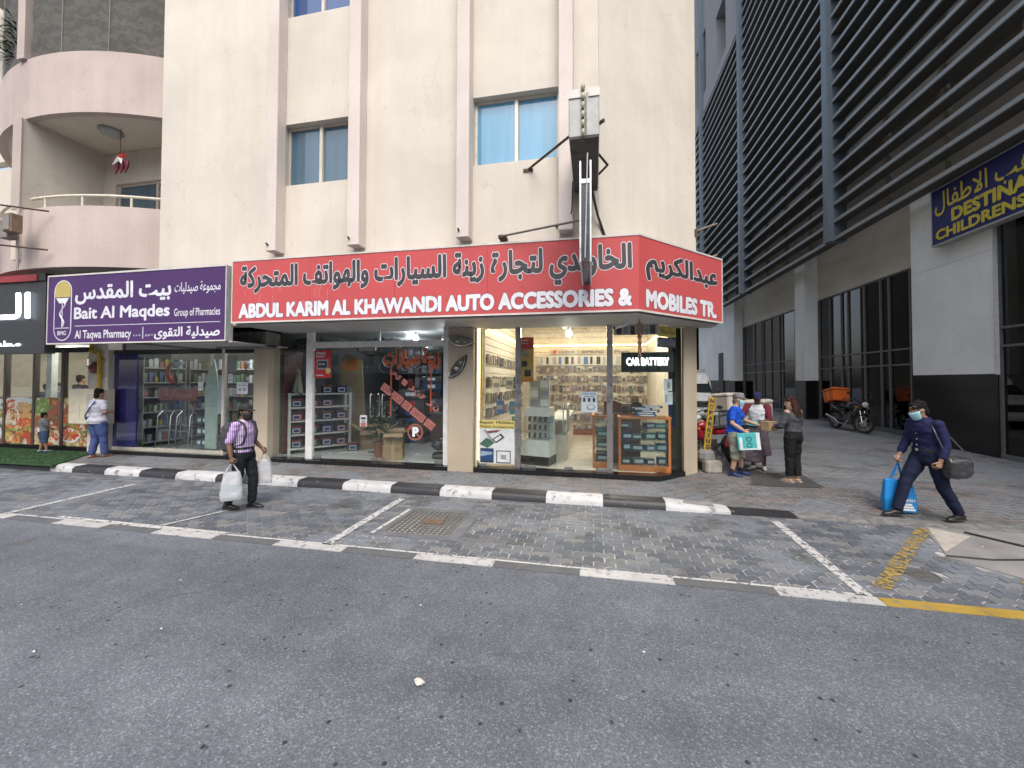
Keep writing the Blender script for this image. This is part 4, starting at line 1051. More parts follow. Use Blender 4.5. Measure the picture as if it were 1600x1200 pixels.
bulb((-5.7, 11.8, 3.26), 18, (.95, .97, 1.0), 'small bulb at the rear of the car accessory shop', .05, 10)
# white metal rack with car batteries
rk = thing('shelf_rack', 'white slotted steel rack full of car batteries behind the side pane', 'shelf rack', (-7.25, 9.55, .22), R(52))
RKW = M('rack_white', (.55, .54, .50), .5)
for x in (-.75, .75):
    for y in (-.2, .2): MB().box((x-.03, y-.03, 0), (x+.03, y+.03, 1.55)).build('post', RKW, rk)
for k in range(5): MB().box((-.75, -.22, .1+.35*k), (.75, .22, .135+.35*k)).build('shelf', RKW, rk)
BTB = M('battery_black', (.025, .025, .03), .4); BTR = M('battery_red', (.25, .03, .04), .4); BTW = M('battery_label', (.5, .5, .52), .5); BTBl = M('battery_blue', (.03, .04, .14), .4)
def battery(loc, rz, lb, body, grp='car batteries on the white rack', lab=BTW):
    t = thing('car_battery', lb, 'car battery', loc, rz, grp)
    MB().box((-.13, -.085, 0), (.13, .085, .17)).build('case', body, t, bevel=.006)
    MB().box((-.135, -.09, .17), (.135, .09, .205)).build('lid', BTB if body is not BTB else BTR, t, bevel=.006)
    for x in (-.09, .09): MB().lathe([(.014, .205), (.012, .225), (.001, .225)], 8, 0, Matrix.Translation((x, .05, 0))).build('terminal', GREYF, t)
    MB().box((-.11, -.088, .03), (.07, -.0855, .15)).build('label', lab, t)
    MB().box((-.085, -.0895, .05), (.05, -.0885, .125)).build('print', BTBl, t)
    return t
cs, sn_ = math.cos(R(52)), math.sin(R(52))
nm_ = ['lowest', 'second', 'third', 'top', 'uppermost']
for k in range(5):
    for i in range(4):
        if random.random() < .12 and k != 4: continue
        lx = -.55+.37*i; ly = -.05
        body = random.choice((BTB, BTB, BTR, BTBl))
        battery((-7.25+lx*cs-ly*sn_, 9.55+lx*sn_+ly*cs, .22+.136+.35*k), R(52), 'car battery on the %s shelf of the white rack, %s from its left end' % (nm_[k], ORD[i]), body)
BX = M('cardboard', (.34, .235, .13), .85, var=.15, scale=5); BXD = M('cardboard_dark', (.25, .17, .095), .85)
def carton(loc, d, rz, lb, flaps=False, m=BX, nm='cardboard_box', cat='cardboard box'):
    t = thing(nm, lb, cat, loc, rz); x, y, z = d[0]/2, d[1]/2, d[2]
    mb = MB()
    if flaps:
        w = .006
        for a, c in (((-x, -y, 0), (x, y, w)), ((-x, -y, w), (x, -y+w, z)), ((-x, y-w, w), (x, y, z)), ((-x, -y+w, w), (-x+w, y-w, z)), ((x-w, -y+w, w), (x, y-w, z))): mb.box(a, c)
        mb.build('body', m, t)
        for s in (-1, 1):
            MB().box((-x, 0, 0), (x, .9*y, .005), 0, Matrix.Translation((0, s*y, z)) @ Matrix.Rotation(R(25 if s > 0 else 200), 4, 'X')).build('flap', m, t)
            MB().box((0, -y, 0), (x*.9, y, .005), 0, Matrix.Translation((s*x, 0, z)) @ Matrix.Rotation(R(-30 if s > 0 else 210), 4, 'Y')).build('flap', m, t)
    else: mb.box((-x, -y, 0), (x, y, z)).build('body', m, t, bevel=.006)
    MB().box((-.03, -y-.0015, 0), (.03, -y-.0005, z)).build('tape', M('tape', (.42, .32, .2), .4), t)
    MB().box((x*.2, -y-.0015, z*.55), (x*.7, -y-.0005, z*.8)).build('label', PWH if flaps else BXD, t)
    return t
carton((-4.72, 8.93, .22), (.46, .42, .36), R(20), 'lower plain cardboard box standing inside the glass doors beside the potted plant')
carton((-4.72, 8.95, .582), (.44, .38, .26), R(22), 'open-flapped cardboard box on top of another inside the glass doors', True)
carton((-6.05, 10.35, .22), (.7, .55, .5), R(25), 'wide cardboard box heaped with shiny parts right of the battery rack', True)
ch = MB()
for k in range(26): ch.ell((random.uniform(-.25, .25), random.uniform(-.2, .2), random.uniform(.0, .14)), (random.uniform(.04, .09),)*2+(random.uniform(.02, .05),), 8, 5)
o = tag(ch.build('metal_parts', M('shiny_parts', (.22, .22, .23), .2, .8), None, smooth=True), 'heap of shiny black and chrome parts inside the wide cardboard box', 'car parts'); o.location = (-6.05, 10.35, .66); o['kind'] = 'stuff'
battery((-6.35, 9.75, .22), R(40), 'black boxed battery on the floor at the foot of the white rack', BTB, None)
plant('potted_plant', 'leafy green plant in a terracotta pot inside the glass doors', (-5.15, 9.05, .22), .95, .2, 190, .22, .035, (.17, .34), LEAF)
tn = thing('seat_cover', 'tall tan embroidered seat cover panel standing behind the battery rack', 'seat cover', (-6.85, 10.5, .3), R(20)); tn.scale = (.62, 1, 1)
TAN = M('tan_fabric', (.27, .21, .13), .85, var=.15)
MB().prism([(-.55, 0), (.62, 0), (.38, 2.4), (-.3, 2.6), (-.55, 2.4)], -.06, .06, 0, Matrix(((1, 0, 0, 0), (0, 0, 1, 0), (0, 1, 0, 0), (0, 0, 0, 1)))).build('panel', TAN, tn, bevel=.03)
MB().prism([(.28*math.cos(a)-.2, 1.2+.45*math.sin(a)) for a in [2*PI*k/20 for k in range(20)]], -.07, -.062, 0, Matrix(((1, 0, 0, 0), (0, 0, 1, 0), (0, 1, 0, 0), (0, 0, 0, 1)))).build('patch', M('pale_patch', (.3, .31, .28), .8), tn)
MB().box((-.5, -.068, 2.1), (.3, -.0605, 2.4)).build('band', POR, tn)
lettering('CTION', (-.3, 1.75, .35, 1.88), ((0, -.061, 0), (1, 0, 0), (0, 0, 1)), PRD, tn, eps=.004, bold=.02); 
# rear shelves crowded with dark goods
for s_, (x0, lb) in enumerate(((-5.6, 'left tall rear shelving stuffed with dark car accessories'), (-4.0, 'right tall rear shelving stuffed with dark car accessories'))):
    sh = thing('shelf_rack', lb, 'shelf rack', (x0, 12.6, .22))
    for k in range(6): MB().box((-.75, -.3, .1+.5*k), (.75, .3, .13+.5*k)).build('shelf', M('dark_shelf', (.05, .05, .05), .6), sh)
    for x in (-.75, .72): MB().box((x, -.3, 0), (x+.03, .3, 3.0)).build('upright', M('dark_shelf', (0, 0, 0)), sh)
dk = [M('goods_%d' % i, c, .35) for i, c in enumerate(((.03, .03, .035), (.06, .06, .07), (.10, .10, .11), (.04, .06, .12), (.14, .04, .03), (.12, .12, .13)))]
gm_ = [MB().box((-.1, -.12, 0), (.1, .12, .3)).mesh('goods_box', m, bevel=.01) for m in dk]
for x0 in (-5.6, -4.0):
    for k in range(6):
        for i in range(6):
            if random.random() < .15: continue
            o = put('goods_box', random.choice(gm_)); o.location = (x0-.62+.245*i, 12.5, .35+.5*k); o.scale = (random.uniform(.7, 1.05), 1, random.uniform(.6, 1.3))
            tag(o, 'dark packaged accessory, car shop %s rear shelving, %s shelf from below, %s from left' % ('left' if x0 < -5 else 'right', ORD[k], ORD[i]), 'packaged goods', 'packaged goods on the rear shelves of the car shop')
# ceiling bundles in clear film
FILM = glass('plastic_film', (.55, .58, .58), 1.0, 1.7)
for i, (x, y) in enumerate(((-7.15, 9.2), (-6.0, 10.2), (-5.3, 9.6), (-4.3, 10.6), (-3.4, 10.9))):
    mb = MB().ell((0, 0, 0), (.5, .4, .2), 20, 10)
    mb.v = [(vx+random.uniform(-.05, .05), vy+random.uniform(-.05, .05), vz+random.uniform(-.05, .05)) for vx, vy, vz in mb.v]
    t = thing('film_bundle', 'crumpled clear plastic bundle hung under the car shop ceiling, %s from the left' % ('first', 'second', 'third', 'fourth', 'fifth')[i], 'plastic bundle', (x, y, 3.0))
    mb.build('film', FILM, t); MB().ell((0, 0, -.02), (.38, .3, .13), 12, 8).build('goods', M('film_goods', (.10, .105, .11), .4), t)
# right side goods: bagged heap on floor, blue crates, counter
ct = thing('shop_counter', 'dark counter at the back right of the car accessory shop', 'counter', (-3.7, 11.2, .22))
MB().box((-.9, -.3, 0), (.9, .3, .92)).build('body', M('counter_wood', (.10, .06, .04), .5), ct); MB().box((-.95, -.35, .92), (.95, .35, .96)).build('top', M('counter_top', (.12, .12, .12), .3), ct)
o = tag(MB().box((-.3, -.25, 0), (.3, .25, .42)).build('blue_crate', M('crate_blue', (.02, .12, .30), .4), None, bevel=.02), 'bright blue plastic crate on the dark counter', 'crate'); o.location = (-3.15, 11.2, 1.18)
hb = MB()
for k in range(14): hb.ell((random.uniform(-.35, .25), random.uniform(-.3, .4), random.uniform(.08, .5)), (random.uniform(.12, .22), random.uniform(.1, .2), random.uniform(.08, .16)), 10, 7)
o = tag(hb.build('bagged_parts', M('bag_black', (.035, .036, .04), .22), None, smooth=True), 'heap of black bagged goods on the floor beside the right door post', 'bags'); o.location = (-3.35, 9.25, .2); o['kind'] = 'stuff'
mop = thing('wiper_bundle', 'bundle of blue and cream brushes hanging at the side pane', 'brushes', (-7.45, 9.0, 2.4))
for k in range(9): MB().tube([(random.uniform(-.03, .03), 0, 0), (random.uniform(-.16, .16), random.uniform(-.1, .1), -.6-.1*random.random())], [.02, .05], 6).build('brush', M('brush_blue', (.05, .16, .24), .8) if k % 2 else M('brush_cream', (.4, .36, .26), .8), mop)
o = tag(MB().box((-7.69, 8.75, .3), (-7.65, 9.4, 2.9)).build('wood_panel', M('wood_red', (.13, .045, .025), .5, var=.25, scale=3)), 'reddish brown wooden panel on the side wall by the narrow pane', 'wood panel')
for x, z, r in ((-5.55, .24, .3), (-5.3, .24, -.2)):
    o = tag(MB().box((-.2, -.02, 0), (.2, .02, .03)).build('car_wiper', DARK), 'black wiper blade lying on the tiles, %s one' % ('farther' if r > 0 else 'nearer'), 'wiper blade'); o.location = (x, 9.4+r*.5, .225); o.rotation_euler = (0, 0, r)
for i in range(12):
    x = -7.3+.42*i+random.uniform(-.1, .1); y = random.uniform(10.6, 12.0); z = random.uniform(2.2, 2.75); rr_ = random.uniform(.17, .22)
    t = thing('steering_cover', 'dark steering wheel cover hanging under the car shop ceiling, %s from the left' % ORD[i], 'steering cover', (x, y, z), random.uniform(-.5, .5))
    MB().tube([(rr_*math.cos(a), .02*math.sin(3*a), rr_*math.sin(a)) for a in [2*PI*k/20 for k in range(21)]], .022, 7, cap=False).build('rim', random.choice(dk[:4]), t, smooth=True)
    MB().tube([(0, 0, rr_), (0, 0, 3.4-z)], .004, 4).build('string', DARK, t)
for i, (x, y, w, h, m) in enumerate(((-5.35, 11.4, .9, 1.5, dk[0]), (-4.9, 11.9, .7, 1.9, dk[1]), (-6.0, 12.0, .8, 1.2, dk[5]), (-2.95, 10.2, .5, 1.1, dk[0]), (-3.0, 10.9, .5, 1.9, dk[1]))):
    t = thing('goods_stack', 'tall %s stack of dark cartons and mats in the car shop' % ('front left', 'middle', 'rear left', 'low right', 'tall right')[i], 'stack', (x, y, .22)); z = 0
    while z < h:
        d = random.uniform(.12, .3); MB().box((-w/2+random.uniform(0, .06), -.25, z), (w/2-random.uniform(0, .06), .25, z+d-.01)).build('carton', random.choice(dk), t, bevel=.01)
        MB().box((-w*.2, -.2525, z+d*.3), (w*.15, -.2505, z+d*.7)).build('label', random.choice((PGY, PRD, PBL, PWH)), t); z += d
# prints on the glass
poster((-6.59, 8.495, 2.16), .46, .66, 'red battery advertising poster inside the top left of the glass door', PRD, (('text', 'Hitachi', (.05, .56, .30, .63), PWH, .03), ('text', 'Battery', (.05, .48, .28, .54), PWH, .03), (.07, .2, .38, .44, PGY), (.1, .24, .34, .4, PBK), ('text', 'BATTERY', (.13, .3, .3, .35), PWH, .02), ('poly', [(.38+.07*math.cos(a), .17+.07*math.sin(a)) for a in [2*PI*k/14 for k in range(14)]], PYL), (.05, .05, .25, .07, PWH)))
t = thing('sticker_strip', 'faded pink diagonal lettering strip stuck across the right glass door', 'sticker', (-4.80, 8.498, 1.98)); t.rotation_euler = (0, R(36.5), 0)
for k, (x0, x1, w) in enumerate(((0, .26, 'CAR'), (.31, .62, 'DECOR'), (.66, .88, 'OIL'), (.92, 1.30, 'CHANGE'), (1.34, 1.58, 'FILM'))):
    MB().box((x0, 0, -.09), (x1, .003, .09)).build('block', PPK, t)
    for o in lettering(w, (x0+.02, -.065, x1-.02, .065), ((0, 0, 0), (1, 0, 0), (0, 0, 1)), M('sticker_dark', (.16, .06, .06), .6), None, bold=.01, eps=.002): o.parent = t
t = thing('sticker_strip', 'small broken run of faded pink letters above the diagonal strip', 'sticker', (-4.62, 8.498, 2.33)); t.rotation_euler = (0, R(37), 0)
for k in range(8):
    x = .02+.19*k+random.uniform(-.02, .02)
    for o in lettering('سيارت ةزن'.replace(' ', '')[k], (x, -.06, x+.15, .08), ((0, 0, 0), (1, 0, 0), (0, 0, 1)), PPK, None, bold=.05, eps=.002, ar=True): o.parent = t
t = thing('glass_lettering', 'big orange Arabic lettering stuck along the top of the right glass door', 'sticker', (-4.78, 8.498, 2.35))
OS = M('sticker_orange', (.42, .09, .03), .6)
for o in lettering('زينة سيارات', (0.0, .0, 1.40, .5), ((0, 0, 0), (1, 0, 0), (0, 0, 1)), OS, None, bold=.055, eps=.002, ar=True): o.parent = t
for x in (.2, 1.18): MB().box((x-.016, 0, -.95 if x > 1 else -1.05), (x+.016, .003, .12)).build('stem', OS, t)
t = thing('no_parking_sticker', 'round no parking sticker with a white P low on the right glass door', 'sticker', (-3.97, 8.497, .93))
ring = [(math.cos(a), math.sin(a)) for a in [2*PI*k/28 for k in range(28)]]
MB().add([(.19*x, 0, .19*z) for x, z in ring]+[(.155*x, 0, .155*z) for x, z in ring], [(i, (i+1) % 28, 28+(i+1) % 28, 28+i) for i in range(28)]).build('ring', M('ring_brick', (.36, .12, .07), .5), t)
MB().box((-.16, .001, -.02), (.16, .002, .02), 0, Matrix.Rotation(R(45), 4, 'Y')).build('bar', M('ring_brick', (0, 0, 0)), t)
for o in lettering('P', (-.07, -.11, .09, .12), ((0, 0, 0), (1, 0, 0), (0, 0, 1)), M('sticker_white', (.8, .8, .8), .5), None, bold=.07, eps=.003): o.parent = t
poster((-5.36, 8.495, 1.02), .18, .27, 'small white notice with red foot stuck on the left glass door', PWH, ((.02, .0, .16, .1, PPK), (.03, .17, .15, .22, PBK), (.05, .11, .13, .15, PGY)), cat='notice', nm='notice')

# ---- phone shop
MW = M('slat_panel', (.52, .48, .42), .6); MWL = M('slat_panel_dark', (.36, .33, .29), .6)
rm = thing('phone_shop', 'brightly lit interior of the phone accessory shop behind corner glass', 'shop room', (-.3, 11.3, .22))
MB().prism([(-2.5, 8.62), (1.18, 8.62), (1.88, 9.32), (1.88, 14.4), (-2.5, 14.4)], .14, .225).build('floor', M('shop_floor', (.56, .54, .49), .18, var=.05), rm, True)
for k in range(6):
    y = 9.4+.8*k; MB().box((-2.48, y-.006, .2252), (1.86, y+.006, .2262)).build('tile_joint', M('tile_joint', (.3, .28, .25), .8), rm, True)
for k in range(5):
    x = -1.9+.8*k; MB().box((x-.006, 8.7, .2252), (x+.006, 14.3, .2258)).build('tile_joint', M('tile_joint', (.3, .28, .25), .8), rm, True)
MB().prism([(-2.5, 8.62), (1.18, 8.62), (1.88, 9.32), (1.88, 14.4), (-2.5, 14.4)], 3.95, 4.0).build('ceiling', CEIL, rm, True)
MB().box((-2.5, 8.6, 3.30), (1.18, 8.7, 3.95)).build('fascia', CEIL, rm, True)
MB().box((-2.56, 8.86, .225), (-2.5, 14.4, 3.95)).build('side_wall', WALLW, rm, True)
MB().box((1.80, 9.4, .225), (1.88, 14.4, 3.95)).build('side_wall', WALLW, rm, True)
MB().box((-2.5, 14.38, .225), (1.88, 14.44, 3.95)).build('rear_wall', WALLW, rm, True)
for k in range(4): MB().box((-2.5, 9.6+1.2*k, 3.86), (1.8, 9.72+1.2*k, 3.95)).build('ceiling_beam', CEIL, rm, True)
for k in range(3): MB().box((-1.4+1.2*k, 8.9, 3.88), (-1.3+1.2*k, 14.3, 3.945)).build('ceiling_beam', CEIL, rm, True)
for k in range(20):
    z = .42+.17*k
    if z > 3.75: break
    MB().box((-2.2, 14.34, z), (1.8, 14.38, z+.155)).build('slat_panel', MW, rm, True)
    MB().box((-2.5, 8.95, z), (-2.465, 14.3, z+.155)).build('slat_panel', MW, rm, True)
MB().box((-2.2, 14.2, .225), (1.3, 14.34, .42)).build('skirting', M('skirting_red', (.17, .06, .035), .5), rm, True)
led([(-2.3, 14.1, 3.34), (1.75, 14.1, 3.34)], .02, 'warm glowing light strip running along the rear wall of the phone shop', r=.026)
led([(-2.40, 9.0, 3.30), (-2.40, 14.1, 3.34)], .02, 'warm light strip running back along the left wall of the phone shop')
led([(-2.49, 8.58, .35), (-2.49, 8.58, 3.26)], .02, 'upright warm light strip at the left jamb of the phone shop', r=.016)
led([(1.66, 9.12, 1.0), (1.66, 9.12, 2.6)], .02, 'upright warm light strip beside the right corner glass', r=.02)
led([(1.70, 9.2, 3.32), (1.72, 14, 3.34)], .02, 'warm light strip running back along the right wall of the phone shop')
WC = (1.0, .90, .74)
for i, (x, y, z, lb) in enumerate(((-.62, 10.4, 3.33, 'larger round bulb hanging nearest the phone shop door'), (-.78, 11.2, 3.62, 'round bulb hanging left of centre in the phone shop'), (.62, 11.0, 3.6, 'round bulb hanging near the mullion of the phone shop'), (.66, 11.8, 3.5, 'lower bulb of the close pair near the phone shop mullion'))):
    bulb((x, y, z), 52, WC, lb, .085 if i == 0 else .06, 10, None, .3)
# glazing of the phone shop
sf = thing('shopfront', 'frameless corner glazing with steel mullions of the phone accessory shop', 'shopfront', (-.4, 8.5, .22))
for x in (-1.59, .33): MB().box((x-.06, 8.46, .225), (x+.06, 8.55, 3.26)).build('mullion', STEEL, sf, True, bevel=.006)
MB().box((-2.54, 8.47, .225), (-2.51, 8.54, 3.26)).build('jamb', ALU, sf, True)
for x0, x1 in ((-2.5, -1.66), (-1.52, -.58), (-.57, .26), (.40, 1.25)): MB().box((x0, 8.505, .25), (x1, 8.513, 3.26)).build('pane', PANE, sf, True)
MB().prism([(1.262, 8.505), (1.84, 9.083), (1.834, 9.089), (1.256, 8.511)], .25, 3.26).build('pane', PANE, sf, True)
for x0, x1 in ((-1.5, -1.2), (-.6, -.42), (.05, .26), (-2.45, -2.3)): MB().box((x0, 8.49, .228), (x1, 8.53, .30)).build('patch_fitting', STEEL, sf, True, bevel=.004)
for x in (-.62, -.53): MB().tube([(x, 8.47, 1.05), (x, 8.45, 1.1), (x, 8.45, 1.55), (x, 8.47, 1.6)], .012, 8).build('handle', STEEL, sf, True)
MB().prism([(1.62, 8.90), (1.85, 9.13), (1.80, 9.2), (1.55, 8.95)], .23, 3.24).build('dark_panel', M('dark_glass_panel', (.03, .035, .03), .2), sf, True)
# packets on slat walls
pc = [M('packet_%d' % i, c, .45) for i, c in enumerate(((.10, .10, .11), (.2, .19, .18), (.35, .34, .33), (.16, .10, .08), (.05, .05, .055), (.26, .22, .17), (.09, .13, .20), (.19, .10, .085), (.45, .44, .42), (.12, .13, .15)))]
def pmesh(m, w, h): return MB().box((-w/2, -.03, -h), (w/2, 0, 0)).box((-w/2+.012, -.034, -h*.85), (w/2-.012, -.03, -h*.3), 1).mesh('packet', [m, random.choice(pc)])
pms = [pmesh(m, .11, .2) for m in pc]; pmb = [pmesh(m, .13, .26) for m in (pc[6], pc[0], pc[2])]
rows = [2.62, 2.28, 1.95, 1.61, 1.28, .95, .62]
for r_i, z in enumerate(rows):
    x = -1.95; q_ = 0
    while x < 1.75:
        pm = random.choice(pms)
        if r_i in (2, 3) and -.6 < x < .5 and random.random() < .6: pm = pms[6]
        if r_i == 1 and random.random() < .25: pm = pms[7]
        o = put('packet', pm); o.location = (x, 14.30-random.choice((0, .05, .1)), z+random.uniform(-.02, .02)); o.scale = (random.uniform(.75, 1.1), 1, random.uniform(.75, 1.3)); o.rotation_euler = (random.uniform(-.1, .1), random.uniform(-.06, .06), random.uniform(-.2, .2))
        tag(o, 'small boxed accessory hanging on the rear slat wall, %s row from top, %s from left' % (ORD[r_i], ordn(q_)), 'packet', 'packets on the rear slat wall'); q_ += 1; x += random.uniform(.118, .15)
for r_i, z in enumerate((2.72, 2.2, 1.8, 1.45)):
    y = 9.15; q_ = 0
    while y < 13.6:
        o = put('packet', random.choice(pms)); o.location = (-2.44, y, z+random.uniform(-.02, .02)); o.rotation_euler = (0, 0, PI/2); o.scale = (1.15, 1.6, 1.15)
        tag(o, 'blister packed accessory on the left slat wall, %s row from top, %s from the window' % (ORD[r_i], ordn(q_)), 'packet', 'packets on the left slat wall'); q_ += 1; y += random.uniform(.15, .24)
for x, y, z, m, lb in ((-2.2, 9.0, 2.15, PWH, 'white boxed packet hanging low at the front of the left slat wall'), (-1.95, 9.3, 2.2, PWH, 'white pouch packet hanging beside a black diamond card'), (-2.08, 8.9, 1.65, PBL, 'blue and white packet hanging lowest behind the left pane'), (-1.83, 9.2, 1.62, M('packet_cyan', (.06, .25, .42), .5), 'cyan packet hanging behind the left pane near the mullion'), (-1.8, 9.4, 2.2, PGN, 'green packet hanging at the top beside the mullion')):
    o = tag(put('packet', MB().box((-.09, -.02, -.3), (.09, .02, 0)).box((-.07, -.023, -.2), (.07, -.02, -.1), 1).mesh('packet', [m, PGY])), lb, 'packet'); o.location = (x, y, z)
# picture strip with phones above rear shelves, brand boards
pb = poster((-1.95, 14.27, 2.66), 3.6, .34, 'long white picture strip of phones and watches above the rear packets', M('strip_white', (.5, .48, .45), .5), [(.08+.22*k, .04, .08+.22*k+random.uniform(.08, .15), .3, random.choice((PBK, PGY, PRD, PBL, dk[3]))) for k in range(16)], nm='picture_strip')
poster((-1.5, 14.28, 3.05), 2.9, .18, 'brand name board above the picture strip on the rear wall', MWL, (('text', 'HUAWEI', (.3, .04, .85, .13), PBK, .02), ('text', 'SAMSUNG', (1.1, .04, 1.85, .13), PBK, .03), ('poly', [(.15+.07*math.cos(a), .09+.07*math.sin(a)) for a in [2*PI*k/12 for k in range(12)]], PRD), ('text', 'iPhone', (2.2, .04, 2.7, .13), PBK, .01)), nm='brand_board', cat='sign')
# kiosk with phones
kt = thing('display_kiosk', 'white and black stepped display stand of phones just inside the shop door', 'display stand', (-1.25, 9.12, .225), R(-14))
KWH = M('kiosk_white', (.55, .60, .60), .35); KGL = glass('kiosk_glass', (.8, .86, .86), 1, 1.45)
MB().box((-.36, -.25, 0), (.36, .25, .2)).build('plinth', GRAN, kt); MB().prism([(-.36, -.25), (.36, -.25), (.36, .25), (-.36, .25)], .201, .55).build('base', KWH, kt, bevel=.006)
MB().box((-.24, -.2, 1.08), (.34, .2, 1.28)).build('head', KWH, kt, bevel=.006)
for x in (-.24, .33): MB().box((x, -.2, .55), (x+.012, -.185, 1.08)).build('edge', STEEL, kt)
MB().box((-.24, .18, .55), (.34, .2, 1.08)).build('back', KWH, kt)
for k in range(3): MB().box((-.22, -.19, .575+.18*k), (.32, .18, .585+.18*k)).build('shelf', KGL, kt)
ck, sk = math.cos(R(-14)), math.sin(R(-14))
for k in range(3):
    for i in range(4):
        lx, ly = -.16+.13*i, -.12
        o = tag(MB().box((-.033, -.004, 0), (.033, .004, .13), 0, Matrix.Rotation(R(-18), 4, 'X')).box((-.029, -.0052, .006), (.029, -.0042, .122), 1, Matrix.Rotation(R(-18), 4, 'X')).build('phone', [PGY if (i+k) % 3 else PWH, PBK]), 'smartphone propped on the %s shelf of the kiosk, %s from left' % (('lowest', 'middle', 'top')[k], ORD[i]), 'phone', 'phones on the kiosk shelves')
        o.location = (-1.25+lx*ck-ly*sk, 9.12+lx*sk+ly*ck, .225+.587+.18*k); o.rotation_euler = (0, 0, R(-14))
for k in range(3):
    for i in range(2):
        t = tag(MB().box((-.11, -.1, 0), (.11, .1, .2)).box((-.09, -.105, .03), (.09, -.1, .17), 1).build('blister_pack', [M('pack_pale', (.42, .46, .44), .3), PWH if (k+i) % 2 else PGY]), 'pale blister pack stacked on the kiosk, %s layer, %s one' % (('bottom', 'middle', 'top')[k], ('left', 'right')[i]), 'packet'); t.location = (-1.32+.24*i, 9.12-.04*i, 1.51+.21*k)
# glass counter running back on the left, with white front
cg = thing('glass_counter', 'long white fronted glass counter running back from the kiosk', 'counter', (-.72, 11.0, .225))
MB().box((-.35, -1.6, 0), (.1, 1.6, .62)).build('front', M('counter_white', (.46, .42, .36), .5), cg); MB().box((-.35, -1.6, .62), (.1, 1.6, .95)).build('case', KGL, cg); MB().box((-.37, -1.62, .95), (.12, 1.62, .98)).build('top', KWH, cg)
fr2 = thing('mirror_frame', 'white framed pane standing slanted on the counter end', 'frame', (-.6, 9.75, .8))
for a, c in (((-.02, -.28, 0), (.02, -.24, .75)), ((-.02, .24, 0), (.02, .28, .75)), ((-.02, -.24, 0), (.02, .24, .04)), ((-.02, -.24, .71), (.02, .24, .75))): MB().box(a, c).build('rail', WHITEF, fr2)
MB().box((-.004, -.24, .04), (.004, .24, .71)).build('pane', KGL, fr2)
# orange framed vitrines on the right
OW = M('orange_wood', (.38, .13, .035), .4, var=.12, scale=3)
def vitrine(x0, x1, y0, y1, lb, nsh=3):
    v = thing('display_cabinet', lb, 'display cabinet', ((x0+x1)/2, (y0+y1)/2, .225)); w = .045; z0, z1 = .225, 1.36
    for x in (x0, x1-w):
        for y in (y0, y1-w): MB().box((x, y, z0+.12), (x+w, y+w, z1-.045)).build('post', OW, v, True)
    MB().box((x0, y0, z0), (x1, y1, z0+.12)).build('base', OW, v, True, bevel=.004); 
    for a, c in (((x0-.01, y0-.01, z1-.045), (x1+.01, y0+w, z1)), ((x0-.01, y1-w, z1-.045), (x1+.01, y1+.01, z1)), ((x0-.01, y0+w, z1-.045), (x0+w, y1-w, z1)), ((x1-w, y0+w, z1-.045), (x1+.01, y1-w, z1))): MB().box(a, c).build('rail', OW, v, True)
    MB().box((x0+w, y0+.004, z0+.12), (x1-w, y0+.01, z1-.045)).build('pane', KGL, v, True); MB().box((x0+w, y0+w, z1-.012), (x1-w, y1-w, z1-.006)).build('pane', KGL, v, True)
    MB().box((x0+.004, y0+w, z0+.12), (x0+.01, y1-w, z1-.045)).build('pane', KGL, v, True)
    for k in range(nsh): MB().box((x0+w, y0+.02, z0+.4+.24*k), (x1-w, y1-.02, z0+.41+.24*k)).build('shelf', KGL, v, True)
    return v
vitrine(.52, 1.56, 8.72, 9.1, 'wide orange wood and glass cabinet in the corner window')
vitrine(-.02, .42, 8.9, 10.1, 'narrow orange wood and glass cabinet seen end on beside the mullion')
vb = [MB().box((-.13, -.1, 0), (.13, .1, .13)).box((-.1, -.103, .03), (.1, -.1, .1), 1).mesh('boxed_item', [m, PWH], bevel=.004) for m in (M('box_navy', (.02, .045, .13), .4), M('box_teal', (.05, .13, .13), .4), M('box_blue', (.03, .1, .2), .4), M('box_dim', (.07, .09, .09), .4), M('box_grey', (.15, .18, .18), .4))]
for k in range(4):
    for i in range(4):
        if (k, i) == (3, 1): continue
        o = put('boxed_item', random.choice(vb)); o.location = (.68+.24*i, 8.95, .35 if k == 0 else .225+.412+.24*(k-1)); o.rotation_euler = (0, 0, random.uniform(-.3, .3)); o.scale = (random.uniform(.6, .9), .9, random.uniform(.6, 1.2))
        tag(o, 'blue boxed gadget in the wide orange cabinet, %s shelf from below, %s from left' % (ORD[k], ORD[i]), 'boxed item', 'boxed gadgets in the orange cabinets')
for k in range(3):
    for i in range(2):
        o = put('boxed_item', random.choice(vb)); o.location = (.2, 9.2+.45*i, .35 if k == 0 else .225+.412+.24*(k-1))
        tag(o, 'dim boxed gadget in the narrow end-on cabinet, %s shelf from below, %s one' % (ORD[k], ('front', 'back')[i]), 'boxed item', 'boxed gadgets in the orange cabinets')
for i in range(5):
    o = put('boxed_item', vb[0 if i % 2 else 2]); o.location = (1.1+.03*i*(-1)**i, 8.92, 1.362+.045*i); o.scale = (1.5, 1, .33)
    tag(o, 'flat blue box, %s from below in the pile on the wide orange cabinet' % ORD[i], 'boxed item')
tk = thing('toy_tractor', 'model tractor and wooden stand displayed on the orange cabinet', 'toy', (.85, 9.6, 1.37)); TKM = M('tractor_grey', (.2, .18, .14), .5)
MB().box((-.2, -.07, .1), (.12, .07, .22)).box((.0, -.08, .22), (.15, .08, .4)).build('body', TKM, tk, bevel=.01)
for x, r in ((-.14, .08), (.12, .13)):
    for y in (-.1, .1): MB().lathe([(r*.5, -.025), (r, -.02), (r, .02), (r*.5, .025)], 16, 0, Matrix.Translation((x, y, r)) @ Matrix.Rotation(PI/2, 4, 'X')).build('wheel', DARK, tk, smooth=True)
